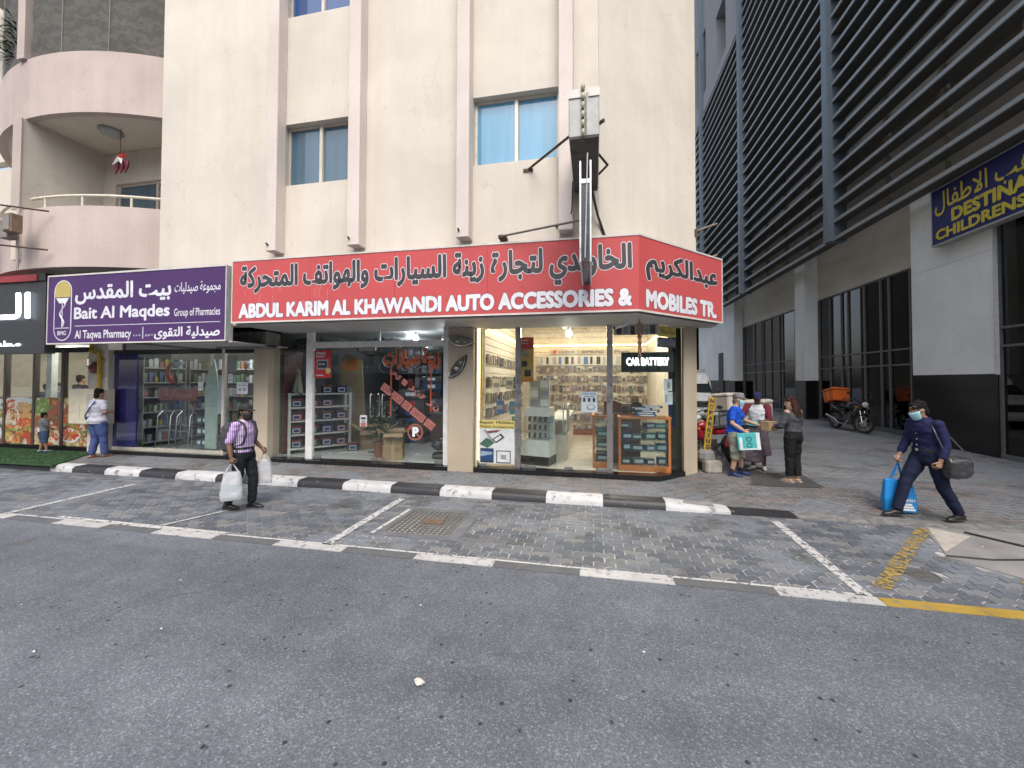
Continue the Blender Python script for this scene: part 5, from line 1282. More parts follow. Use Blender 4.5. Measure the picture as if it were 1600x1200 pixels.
o = tag(MB().prism([(-.35, 0), (.3, 0), (.3, .12), (-.1, .28), (-.35, .28)], -.15, .15, 0, Matrix(((1, 0, 0, 0), (0, 0, 1, 0), (0, 1, 0, 0), (0, 0, 0, 1)))).build('wooden_stand', M('stand_wood', (.16, .09, .05), .6)), 'brown wooden block stand behind the cabinet top', 'stand'); o.location = (.6, 9.95, 1.36)
tkb = tag(MB().box((-.3, -.2, 0), (.3, .2, 1.3)).build('table', M('dim_table', (.12, .08, .06), .6)), 'dark wooden table behind the orange cabinets', 'table'); tkb.location = (.75, 9.75, .06)
# CAR BATTERY light box and prints on the glass
cbx = thing('light_box_sign', 'dark light box reading CAR BATTERY in glowing white letters behind corner glass', 'light box sign', (1.1, 8.62, 2.28))
MB().box((.57, 8.60, 2.29), (1.60, 8.70, 2.70)).build('box', M('lightbox_green', (.018, .03, .026), .4), cbx, True, bevel=.008)
GLOW = M('letters_glow', (1, 1, 1), .5, emit=2.4); GLOWD = M('letters_shadow', (.35, .36, .36), .5, emit=.3)
lettering('CAR BATTERY', (.69, 2.41, 1.52, 2.57), FRONT(8.60), GLOWD, cbx, bold=.035, eps=.003)
lettering('CAR BATTERY', (.67, 2.43, 1.50, 2.59), FRONT(8.60), GLOW, cbx, bold=.035, eps=.008)
poster((.41, 8.52, 3.05), .90, .22, 'white banner strip of phone pictures along the top of the corner glass', M('strip_white', (0, 0, 0)), [(.06, .02, .16, .2, PBK), (.2, .03, .29, .2, PGY), (.34, .01, .42, .19, PBK), (.5, .03, .58, .2, PBK), (.62, .03, .68, .12, PGY), (.72, .02, .82, .2, PBK)], nm='banner', cat='banner')
poster((1.27, 8.505, 3.02), .62, .21, 'yellow Arabic banner strip on the slanted corner pane', PYL, (('text', 'صيانة موبايلات', (.03, .03, .59, .19), M('banner_brown', (.2, .1, .02), .5), .02, 1),), nm='banner', rz=R(45), cat='banner')
poster((1.27, 8.505, 2.80), .62, .20, 'navy and white repair banner under the yellow Arabic strip', M('banner_slate', (.09, .1, .12), .5), (('text', 'Repair Mobiles', (.02, .01, .58, .19), PWH, .05), ('text', 'Repair Mobiles', (.03, .02, .57, .18), M('banner_navy', (.03, .03, .10), .5), .02)), nm='banner', rz=R(45), cat='banner')
poster((-.25, 8.495, 1.45), .33, .43, 'white notice with three phones and a coin on the shop door', M('notice_blue', (.56, .64, .68), .5), (('text', 'SMART GLASS', (.03, .37, .30, .41), PBL, .02), ('text', 'FREE 9 AED', (.07, .32, .26, .345), PBK, .02), (.04, .22, .085, .3, PBK), (.14, .22, .185, .3, PBK), (.24, .22, .285, .3, PBK), ('poly', [(.2+.09*math.cos(a), .11+.06*math.sin(a)) for a in [2*PI*k/18 for k in range(18)]], PGY), ('poly', [(.2+.065*math.cos(a), .115+.04*math.sin(a)) for a in [2*PI*k/18 for k in range(18)]], PWH)), nm='notice', cat='notice')
poster((1.42, 8.665, 1.90), .27, .25, 'upper pale sheet with a coin drawing on the slanted corner pane', M('notice_blue', (0, 0, 0)), (('poly', [(.15+.06*math.cos(a), .12+.08*math.sin(a)) for a in [2*PI*k/14 for k in range(14)]], PGY),), nm='notice', rz=R(45), cat='notice')
poster((1.43, 8.675, 1.62), .27, .26, 'lower pale sheet with small print on the slanted corner pane', M('notice_blue', (0, 0, 0)), ((.03, .06, .09, .2, PGY), (.12, .19, .24, .21, PGY)), nm='notice', rz=R(45), cat='notice')
SCR = M('screen_navy', (.02, .06, .18), .4); SCG = M('board_green', (.05, .13, .08), .5)
poster((-2.47, 8.495, .30), .80, .94, 'large white repair poster with phones and tablets at the bottom of the left pane', PWH, ((0, .76, .80, .94, PYL), ('text', 'Repair Mobiles', (.02, .845, .78, .925), PBK, .02), ('text', 'Mobile Accessories', (.03, .775, .77, .83), PBK, .005), (.04, .02, .34, .33, PBK), (.06, .06, .32, .31, SCR), ('poly', [(.04, .15), (.3, .2), (.32, .25), (.06, .27)], M('screen_sky', (.25, .35, .45), .4)), (.40, .02, .72, .29, PBK), (.42, .04, .70, .27, PWH), (.5, .1, .62, .2, PGY), ('poly', [(.02, .42), (.2, .34), (.36, .46), (.18, .56)], SCG), ('poly', [(.3, .52), (.4, .45), (.58, .58), (.5, .66)], PBK), ('poly', [(.34, .52), (.4, .48), (.53, .58), (.48, .62)], PWH), ('poly', [(.15, .70), (.5, .74), (.42, .69), (.2, .66)], M('print_maroon', (.2, .05, .03), .5)), ('poly', [(.12, .72), (.28, .5), (.31, .53), (.16, .74)], PGY)))
o = poster((-1.60, 8.66, 2.08), .32, .98, 'hanging yellow battery banner with red top inside the phone shop', M('banner_gold', (.5, .33, .1), .5), ((.0, .72, .32, .98, PRD), ('text', 'Hitachi', (.04, .89, .2, .94), PWH, .02), ('text', 'Battery', (.04, .82, .2, .87), PWH, .02), (.05, .55, .2, .68, PGY), (.06, .33, .18, .46, PBK), (.12, .12, .26, .26, PBK), ('poly', [(0, 0), (.32, .0), (.32, .12)], POR)), nm='banner', cat='banner')
poster((-1.78, 8.75, .95), .2, .36, 'small green lined sheet low behind the left pane', PGN, [(.02, .04+.08*k, .18, .1+.08*k, M('sheet_green', (.35, .45, .2), .5)) for k in range(4)], nm='notice', cat='notice')

# ---- pharmacy
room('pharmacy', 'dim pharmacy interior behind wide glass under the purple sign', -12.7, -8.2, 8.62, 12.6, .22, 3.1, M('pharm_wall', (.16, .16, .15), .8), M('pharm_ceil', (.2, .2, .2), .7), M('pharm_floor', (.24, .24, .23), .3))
sf = thing('shopfront', 'wide frameless pharmacy glazing with steel post and door', 'shopfront', (-10.5, 8.5, .22))
MB().box((-9.22, 8.46, .22), (-9.14, 8.54, 2.9)).build('post', ALU, sf, True); MB().box((-12.74, 8.46, .22), (-9.22, 8.56, .30)).build('sill', M('sill_cream', (.45, .42, .36), .5), sf, True)
MB().box((-12.74, 8.47, 2.78), (-8.16, 8.55, 2.9)).build('head', DARK, sf, True)
for x0, x1 in ((-11.95, -10.6), (-10.59, -9.23), (-9.13, -8.17)): MB().box((x0, 8.5, .30), (x1, 8.508, 2.78)).build('pane', PANE, sf, True)
MB().box((-12.74, 8.48, .30), (-11.96, 8.52, 2.78)).build('blue_panel', wglass('pharm_blue', (.025, .022, .13)), sf, True)
MB().tube([(-9.0, 8.45, 1.1), (-9.0, 8.45, 1.9)], .014, 8).build('handle', STEEL, sf, True)
bulb((-8.9, 9.6, 2.9), 20, (.95, .97, 1), 'small lamp near the pharmacy door', .04, 8, None, .18)
bulb((-10.6, 9.8, 2.9), 24, (.95, .97, 1), 'small lamp in the middle of the pharmacy ceiling', .04, 8, None, .18)
for i, x0 in enumerate((-11.2, -9.9, -8.7)):
    sh = thing('shelf_rack', 'grey pharmacy shelving against the rear wall, %s bay' % ('left', 'middle', 'right')[i], 'shelf rack', (x0, 10.7, .22))
    for k in range(6): MB().box((-.6, -.2, .1+.42*k), (.6, .2, .13+.42*k)).build('shelf', M('pharm_shelf', (.3, .3, .29), .5), sh)
    MB().box((-.6, .2, 0), (.6, .22, 2.5)).build('back', M('pharm_shelf', (0, 0, 0)), sh)
bt = [MB().box((-.05, -.05, 0), (.05, .05, .2)).mesh('medicine_box', M('med_%d' % i, c, .4), bevel=.005) for i, c in enumerate(((.3, .3, .28), (.35, .25, .05), (.1, .16, .1), (.3, .1, .06), (.06, .1, .2), (.4, .4, .4)))]
for x0 in (-11.2, -9.9, -8.7):
    for k in range(6):
        for i in range(8):
            if random.random() < .2: continue
            o = put('medicine_box', random.choice(bt)); o.location = (x0-.5+.14*i, 10.58, .35+.42*k); o.scale = (1, 1, random.uniform(.7, 1.5))
            tag(o, 'small medicine pack, pharmacy %s rear bay, %s shelf from below, %s from left' % ({-11.2: 'left', -9.9: 'middle', -8.7: 'right'}[x0], ORD[k], ORD[i]), 'medicine pack', 'medicine packs on the pharmacy shelves')
for i, y0 in enumerate((9.45, 10.75)):
    sh = thing('shelf_rack', 'pharmacy shelving along the side wall behind the blue panel, %s bay' % ('front', 'back')[i], 'shelf rack', (-12.45, y0, .22), R(90))
    for k in range(6): MB().box((-.6, -.2, .1+.42*k), (.6, .2, .13+.42*k)).build('shelf', M('pharm_shelf', (0, 0, 0)), sh)
    for x in (-.6, .58): MB().box((x, -.2, 0), (x+.02, .2, 2.5)).build('upright', M('pharm_shelf', (0, 0, 0)), sh)
    for k in range(6):
        for j in range(8):
            if random.random() < .15: continue
            o = put('medicine_box', random.choice(bt)); o.location = (-12.36, y0-.5+.14*j, .352+.42*k); o.scale = (1.1, random.uniform(.8, 1.2), random.uniform(.7, 1.5)); o.rotation_euler = (0, 0, random.uniform(-.2, .2))
            tag(o, 'medicine pack, pharmacy side wall %s bay, %s shelf from below, %s from the window' % (('front', 'back')[i], ORD[k], ORD[j]), 'medicine pack', 'medicine packs on the pharmacy shelves')
bd = thing('spine_board', 'tall pale green tapered board standing in the pharmacy window', 'board', (-9.72, 8.65, .32)); BDM = M('board_pale', (.36, .44, .40), .5)
MB().prism([(-.17, 0), (.17, 0), (.21, 1.5), (.14, 2.0), (.06, 2.32), (-.06, 2.32), (-.12, 2.0), (-.21, 1.5)], -.02, .02, 0, Matrix(((1, 0, 0, 0), (0, 0, 1, 0), (0, 1, 0, 0), (0, 0, 0, 1)))).build('panel', BDM, bd, bevel=.005)
MB().box((-.05, -.025, 2.15), (.05, -.021, 2.45)).build('top_tab', M('tab_glow', (.6, .62, .5), .4), bd)
for z in (1.5, 1.1): MB().box((-.2, -.0235, z), (.2, -.021, z+.012)).build('seam', PGY, bd)
b2 = tag(MB().prism([(-.13, 0), (.13, 0), (.14, .5), (.1, .98), (-.09, .98), (-.14, .5)], -.015, .015, 0, Matrix(((1, 0, 0, 0), (0, 0, 1, 0), (0, 1, 0, 0), (0, 0, 0, 1)))).build('splint_board', M('board_blue', (.42, .54, .55), .5)), 'small pale blue board hung in the pharmacy window beside the post', 'board'); b2.location = (-9.38, 8.64, 1.22)
nl = thing('crescent_sign', 'red crescent pharmacy emblem sign with a red panel below in the window', 'sign', (-11.0, 8.7, 1.55))
th = [PI*.28+PI*1.44*k/16 for k in range(17)]
MB().prism([(.3*math.cos(a), .75+.3*math.sin(a)) for a in th]+[(.08+.24*math.cos(a), .75+.26*math.sin(a)) for a in th[::-1]], -.01, .01, 0, Matrix(((1, 0, 0, 0), (0, 0, 1, 0), (0, 1, 0, 0), (0, 0, 0, 1)))).build('crescent', M('crescent_red', (.3, .03, .03), .5), nl)
MB().tube([(.12+.05*math.sin(k*.7), -.01, .45+.04*k) for k in range(15)], .012, 6).build('snake', M('snake_teal', (.22, .34, .33), .5), nl)
MB().tube([(.12, 0, .42), (.12, 0, 1.0)], .01, 6).build('stem', M('snake_teal', (0, 0, 0)), nl); MB().lathe([(.02, 0), (.13, .1), (.14, .12)], 14, 0, Matrix.Translation((.12, 0, .9))).build('cup', M('snake_teal', (0, 0, 0)), nl)
MB().box((-.5, -.01, 0), (.75, .01, .3)).build('panel', M('panel_red', (.2, .04, .03), .5), nl)
for o in lettering('صيدلية', (-.3, .05, .6, .26), ((0, -.011, 0), (1, 0, 0), (0, 0, 1)), M('panel_pink', (.3, .14, .12), .5), None, bold=.02, eps=.003, ar=True): o.parent = nl
for x, lb in ((-11.5, 'chrome framed folded wheelchair in the pharmacy window next to the blue panel'), (-10.85, 'second chrome mobility frame standing in the pharmacy window')):
    w = thing('walking_frame', lb, 'mobility aid', (x, 8.95, .3))
    for dx in (-.22, .22): MB().tube([(dx, -.15, 0), (dx, -.1, .8), (dx*.8, 0, .95), (dx, .15, .8), (dx, .2, 0)], .016, 8).build('side_frame', M('chrome', (0, 0, 0)), w, smooth=True)
    MB().tube([(-.22, .05, .55), (.22, .05, .55)], .014, 8).build('crossbar', M('chrome', (0, 0, 0)), w); MB().box((-.2, -.1, .38), (.2, .12, .42)).build('seat', M('chair_grey', (.12, .13, .14), .5), w, bevel=.01)
st_ = thing('display_stand', 'small glass display stand with blue boxes in the pharmacy window', 'display stand', (-10.25, 9.0, .3))
for k in range(4): MB().box((-.28, -.2, .02+.3*k), (.28, .2, .035+.3*k)).build('shelf', KGL, st_)
for x in (-.28, .26): MB().box((x, -.2, 0), (x+.02, -.18, 1.1)).build('post', STEEL, st_)
for k in range(3):
    for i in range(3):
        o = put('boxed_item', vb[(2, 4, 1)[(i+k) % 3]]); o.location = (-10.42+.17*i, 9.0, .337+.3*k); o.scale = (.55, .8, 1.3)
        tag(o, 'boxed item on the pharmacy display stand, %s shelf from below, %s from left' % (ORD[k], ORD[i]), 'boxed item', 'boxed items on the pharmacy display stand')
for x, z, w, h, lb in ((-9.98, 1.83, .16, .22, 'small white sheet left of the tall pale board'), (-9.06, 2.02, .13, .24, 'narrow sticker on the pharmacy door by the post'), (-8.80, 1.75, .33, .30, 'square white notice with two small pictures on the pharmacy door'), (-9.1, 2.3, .28, .42, 'pale upper sheet on the pharmacy door')):
    poster((x, 8.49, z), w, h, lb, PWH if z < 2.2 else M('sheet_grey', (.3, .3, .29), .5), [(w*.2, h*.25, w*.4, h*.5, PGY), (w*.6, h*.25, w*.8, h*.5, PGY), (w*.15, h*.7, w*.85, h*.76, PGY)], nm='notice', cat='notice')

# ---- restaurant with food pictures
room('restaurant', 'cream walled lit restaurant interior above the food pictures', -19.5, -13.45, 8.66, 12.8, .2, 3.1, M('rest_wall', (.46, .42, .34), .8), M('rest_ceil', (.55, .55, .52), .7), TILE)
sf = thing('shopfront', 'dark framed restaurant windows with food picture panels below', 'shopfront', (-15.3, 8.5, .13))
xs = [-17.6, -16.76, -15.62, -14.55, -13.55]
for x in xs: MB().box((x-.045, 8.45, .2), (x+.045, 8.56, 2.92)).build('mullion', M('frame_brown', (.06, .05, .045), .5), sf, True)
MB().box((-17.6, 8.44, .13), (-13.45, 8.58, .24)).build('sill', GRAN, sf, True); MB().box((-17.6, 8.46, 2.86), (-13.45, 8.56, 3.0)).build('head', DARK, sf, True)
def food(i):
    m, n, b = newmat('food_print_%d' % i); p = pos(n)
    v = n.nodes.new('ShaderNodeTexVoronoi'); v.inputs['Scale'].default_value = 5.5+i*.6; 
    nz = n.nodes.new('ShaderNodeTexNoise'); nz.inputs['Scale'].default_value = 4; n.links.new(p, nz.inputs['Vector'])
    ad = n.nodes.new('ShaderNodeMix'); ad.data_type = 'RGBA'; ad.inputs[0].default_value = .25; n.links.new(p, ad.inputs[6]); n.links.new(nz.outputs['Color'], ad.inputs[7]); n.links.new(ad.outputs[2], v.inputs['Vector'])
    s = n.nodes.new('ShaderNodeSeparateColor'); n.links.new(v.outputs['Color'], s.inputs[0])
    r = ramp(n, ((0, (.36, .10, .03)), (.14, (.52, .20, .05)), (.28, (.20, .06, .03)), (.42, (.58, .47, .30)), (.55, (.42, .08, .03)), (.66, (.14, .22, .04)), (.74, (.5, .40, .08)), (.86, (.6, .54, .46)), (.94, (.25, .12, .05)))); r.color_ramp.interpolation = 'CONSTANT'
    n.links.new(s.outputs[0], r.inputs[0])
    d = ramp(n, ((0, 1.15), (.9, .45))); n.links.new(v.outputs['Distance'], d.inputs[0])
    f_ = ramp(n, ((.3, .75), (.7, 1.3))); n.links.new(nse(n, p, 30, 4), f_.inputs[0])
    c = mixc(n, mixc(n, r.outputs[0], d.outputs[0], 1, 'MULTIPLY'), f_.outputs[0], 1, 'MULTIPLY'); n.links.new(c, b.inputs['Base Color']); b.inputs['Roughness'].default_value = .4
    return m
PLATE = M('print_plate', (.6, .62, .62), .4); RIB = M('print_rib', (.17, .045, .025), .4); RIB2 = M('print_rib_light', (.36, .10, .04), .4); LET = M('print_lettuce', (.14, .25, .05), .4); BUN = M('print_bun', (.5, .3, .1), .4); TOM = M('print_tomato', (.5, .05, .025), .4); CHS = M('print_sauce', (.55, .22, .04), .4); CRM = M('print_cream', (.62, .55, .44), .4)
def blob(cx, cz, rx, rz, n=16, a0=0.0): return [(cx+rx*math.cos(2*PI*k/n+a0)*random.uniform(.92, 1.08), cz+rz*math.sin(2*PI*k/n+a0)*random.uniform(.92, 1.08)) for k in range(n)]
for i in range(4):
    a, c = xs[i]+.05, xs[i+1]-.05; w = c-a; h = 1.33
    MB().box((a, 8.51, .25), (c, 8.518, 2.86)).build('pane', PANE, sf, True)
    t = poster((a, 8.47, .26), w, h, ('food picture panel cut off at the left edge of the photo', 'food picture panel of sandwiches and stew', 'food picture panel of ribs on a stew', 'food picture panel of ribs and plates beside the cabinet')[i], food(i), [], nm='food_poster')
    fm = [PLATE, RIB, RIB2, LET, BUN, TOM, CHS, CRM, M('print_brown', (.22, .09, .04), .4), M('print_olive', (.3, .28, .06), .4), M('print_peach', (.58, .34, .16), .4)]
    mb = MB(); lay = 0
    def put_blob(pts, mi):
        global lay_
        lay_ += 1; mb.add([(min(w-.004, max(.004, x)), -.0002-.000012*lay_, min(h-.004, max(.004, z))) for x, z in pts], (tuple(range(len(pts))),), mi)
    lay_ = 0
    for (cx, cz, rx, rz, mi) in (((.3, .3, .4, .3, 0), (.4, 1.12, .5, .18, 0)), ((.5, 1.22, .6, .12, 0), (.8, .7, .34, .2, 4), (.3, .8, .26, .22, 7)), ((.2, 1.1, .3, .25, 3), (.9, .2, .3, .2, 7)), ((.25, .28, .36, .2, 0), (.8, .4, .2, .4, 7)))[i]: put_blob(blob(cx, cz, rx, rz, 22), mi)
    zones = (((.3, .3, .33, .22, (6, 5, 8, 10)), (.4, .9, .35, .2, (4, 10, 7)), (.4, 1.12, .4, .12, (7, 3, 0))), ((.3, .3, .4, .26, (6, 5, 3, 10, 9)), (.75, .62, .3, .1, (5, 2, 6)), (.3, .8, .2, .16, (7, 10, 8)), (.75, 1.05, .3, .14, (4, 10, 4)), (.2, 1.15, .16, .1, (5, 7))), ((.5, .3, .5, .3, (6, 5, 2, 10, 8)), (.2, 1.1, .22, .2, (3, 9, 7, 3)), (.9, .9, .2, .3, (2, 1, 8))), ((.25, .3, .3, .15, (5, 6, 2)), (.2, .75, .25, .25, (3, 5, 9)), (.8, .9, .2, .35, (2, 1, 10)), (.8, .35, .18, .3, (5, 7, 3))))[i]
    for (cx, cz, rx, rz, ms_) in zones:
        for q_ in range(70):
            a_ = random.uniform(0, 2*PI); d_ = math.sqrt(random.random()); r0_ = random.uniform(.018, .05)
            put_blob(blob(cx+rx*d_*math.cos(a_), cz+rz*d_*math.sin(a_), r0_*random.uniform(.8, 1.8), r0_, 9, a_), random.choice(ms_))
    if i in (2, 3):
        for q_ in range(34):
            u_ = q_/33; x_ = (.05+.95*u_) if i == 2 else -.1+.5*u_; z_ = (.62+.5*u_) if i == 2 else .85+.4*u_
            put_blob([(x_-.05, z_-.16), (x_-.02, z_-.17), (x_+.16, z_+.16), (x_+.13, z_+.18)], 1 if q_ % 2 else 2)
    mb.build('print', fm, t)
for i, (x, y) in enumerate(((-16.1, 9.6), (-14.9, 9.7), (-16.9, 11.2), (-14.3, 11.3))):
    t = thing('panel_light', 'round flat ceiling light in the restaurant, %s' % ('nearest left', 'nearest right', 'rear left', 'rear right')[i], 'ceiling light', (x, y, 3.08))
    MB().lathe([(.16, 0), (.16, -.02), (.001, -.02)], 20).build('disc', M('panel_glow', (1, .97, .9), .5, emit=7), t)
    l = bpy.data.lights.new('panel_light', 'POINT'); l.energy = 26; l.color = (1, .95, .87); l.shadow_soft_size = .15; o = bpy.data.objects.new('panel_light_lamp', l); COL.objects.link(o); o.parent = t; o.location = (0, 0, -.2)
o = tag(MB().box((-15.95, 8.9, .25), (-15.75, 9.05, 3.1)).build('interior_column', M('column_white', (.6, .62, .62), .5)), 'white square column inside the restaurant behind the second window', 'column')
o = tag(MB().box((-15.3, 12.6, 1.9), (-14.3, 12.78, 2.4)).build('wall_unit', M('unit_brown', (.12, .09, .06), .6)), 'dark wall unit on the rear wall of the restaurant', 'wall unit')
o = tag(MB().box((-17.5, 12.7, 1.0), (-13.5, 12.79, 1.45)).build('wall_band', M('band_taupe', (.2, .16, .13), .6)), 'dark taupe band along the rear wall of the restaurant', 'wall panel')
ln = thing('wall_lantern', 'small pink glass lantern hanging inside the rightmost restaurant window', 'lantern', (-14.2, 8.9, 2.5))
MB().lathe([(.03, .25), (.1, .2), (.1, .0), (.03, -.08), (.001, -.1)], 8).build('glass_body', M('lantern_pink', (.8, .55, .5), .4, emit=.5), ln); MB().lathe([(.12, .2), (.02, .3), (.02, .35)], 8).build('cap', DARK, ln); MB().lathe([(.11, .0), (.11, -.02), (.03, -.09)], 8).build('base', DARK, ln); MB().tube([(0, 0, .35), (0, 0, .6)], .006, 5).build('cord', DARK, ln)

# column between restaurant and pharmacy: pipe, bell, meter cabinet
cl = thing('street_column', 'cream plastered column between the restaurant and the pharmacy', 'column', (-13.1, 8.5, .13))
MB().box((-13.45, 8.36, .12), (-12.78, 8.9, 3.2)).build('shaft', CREAM, cl, True, bevel=.01)
gp = thing('gas_pipe', 'bright yellow gas pipe running down the cream column', 'pipe', (-12.95, 8.3, 1.9)); YP = M('pipe_yellow', (.52, .36, .03), .4)
MB().tube([(-13.25, 8.3, 3.1), (-13.25, 8.28, 2.85), (-12.98, 8.28, 2.83), (-12.95, 8.28, 2.7), (-12.95, 8.28, 1.8)], .045, 10).build('pipe', YP, gp, True, smooth=True)
for z in (2.2, 2.6): MB().box((-13.03, 8.27, z), (-12.87, 8.36, z+.04)).build('clip', YP, gp, True)
MB().lathe([(.06, 0), (.06, .05), (.001, .05)], 10, 0, Matrix.Translation((-13.1, 8.24, 2.84)) @ Matrix.Rotation(PI/2, 4, 'Y')).build('valve', YP, gp, True)
be = thing('alarm_bell', 'round dark red alarm bell on the cream column', 'alarm bell', (-13.22, 8.35, 2.42))
MB().lathe([(.16, 0), (.155, .04), (.1, .09), (.03, .1), (.001, .1)], 20, 0, Matrix.Rotation(PI/2, 4, 'X')).build('gong', M('bell_red', (.22, .07, .06), .4), be, smooth=True); MB().lathe([(.06, 0), (.05, .02), (.02, .03), (.001, .03)], 10, 0, Matrix.Translation((0, -.095, 0)) @ Matrix.Rotation(PI/2, 4, 'X')).build('boss', M('bell_dark', (.12, .04, .04), .4), be)
mc = thing('meter_cabinet', 'cream steel meter cabinet on the column behind the woman in the lilac top', 'cabinet', (-12.95, 8.2, 1.0)); MCM = M('cabinet_cream', (.55, .50, .38), .5, var=.1)
MB().box((-13.62, 8.06, .92), (-12.5, 8.355, 1.85)).build('case', MCM, mc, True, bevel=.01)
for x0, x1 in ((-13.60, -13.22), (-13.21, -12.52)): d_ = MB().box((x0, 8.045, .94), (x1, 8.058, 1.83)).build('door', MCM, mc, True, bevel=.004)
for k in range(6): MB().box((-12.98, 8.040, 1.38+.06*k), (-12.62, 8.0445, 1.41+.06*k)).build('label', PGY, mc, True)

# ------------------------------------------------------------------ NO PARKING post, blocks
pk = thing('no_parking_post', 'leaning yellow NO PARKING post in a concrete foot beside the cream pillar', 'sign post', (2.42, 9.62, zp(2.42, 9.62)))
YPOST = M('post_yellow', (.42, .27, .03), .55, var=.25, scale=9)
T = Matrix.Rotation(R(6), 4, 'Y') @ Matrix.Rotation(R(14), 4, 'Z')
MB().box((-.075, -.02, .3), (.075, .02, 1.62), 0, T).build('board', YPOST, pk, bevel=.004)
for k, c in enumerate('NOPARKING'):
    for o in lettering(c, ((-.045, 0, .045, .095) if c != 'I' else (-.014, 0, .014, .095)), ((0, 0, 0), (1, 0, 0), (0, 0, 1)), PBK, None, bold=.04, eps=.003):
        o.parent = pk; o.matrix_local = T @ Matrix.Translation((0, -.021, 1.50-.128*k))
MB().lathe([(.17, 0), (.2, .08), (.18, .2), (.12, .26), (.001, .26)], 10, 0, Matrix.Translation((.03, 0, .2))).build('concrete_foot', CONCM, pk)
MB().box((-.03, -.06, .2), (.12, .06, .36)).build('sleeve', YPOST, pk, bevel=.01)
o = tag(MB().box((-.17, -.12, 0), (.17, .12, .26)).build('concrete_block', M('concrete_pale', (.30, .28, .25), .9, var=.25, scale=8, bmp=.5), bevel=.025, seg=2), 'rough pale concrete block on the ground in front of the yellow post', 'concrete block'); o.location = (2.52, 9.42, zp(2.5, 9.4)); o.rotation_euler = (0, 0, R(8))
o = tag(MB().box((-.2, -.15, 0), (.2, .15, .2)).build('broken_box', BXD), 'flattened brown carton behind the concrete block', 'cardboard box'); o.location = (2.3, 9.9, zp(2.3, 9.9)); o.rotation_euler = (0, R(8), R(25))
o = tag(MB().ell((0, 0, .01), (.07, .05, .01), 10, 6).build('paper_scrap', M('scrap', (0, 0, 0))), 'white scrap on the pavement beside the blue shoes', 'litter'); o.location = (2.95, 10.3, zp(2.9, 10.3))

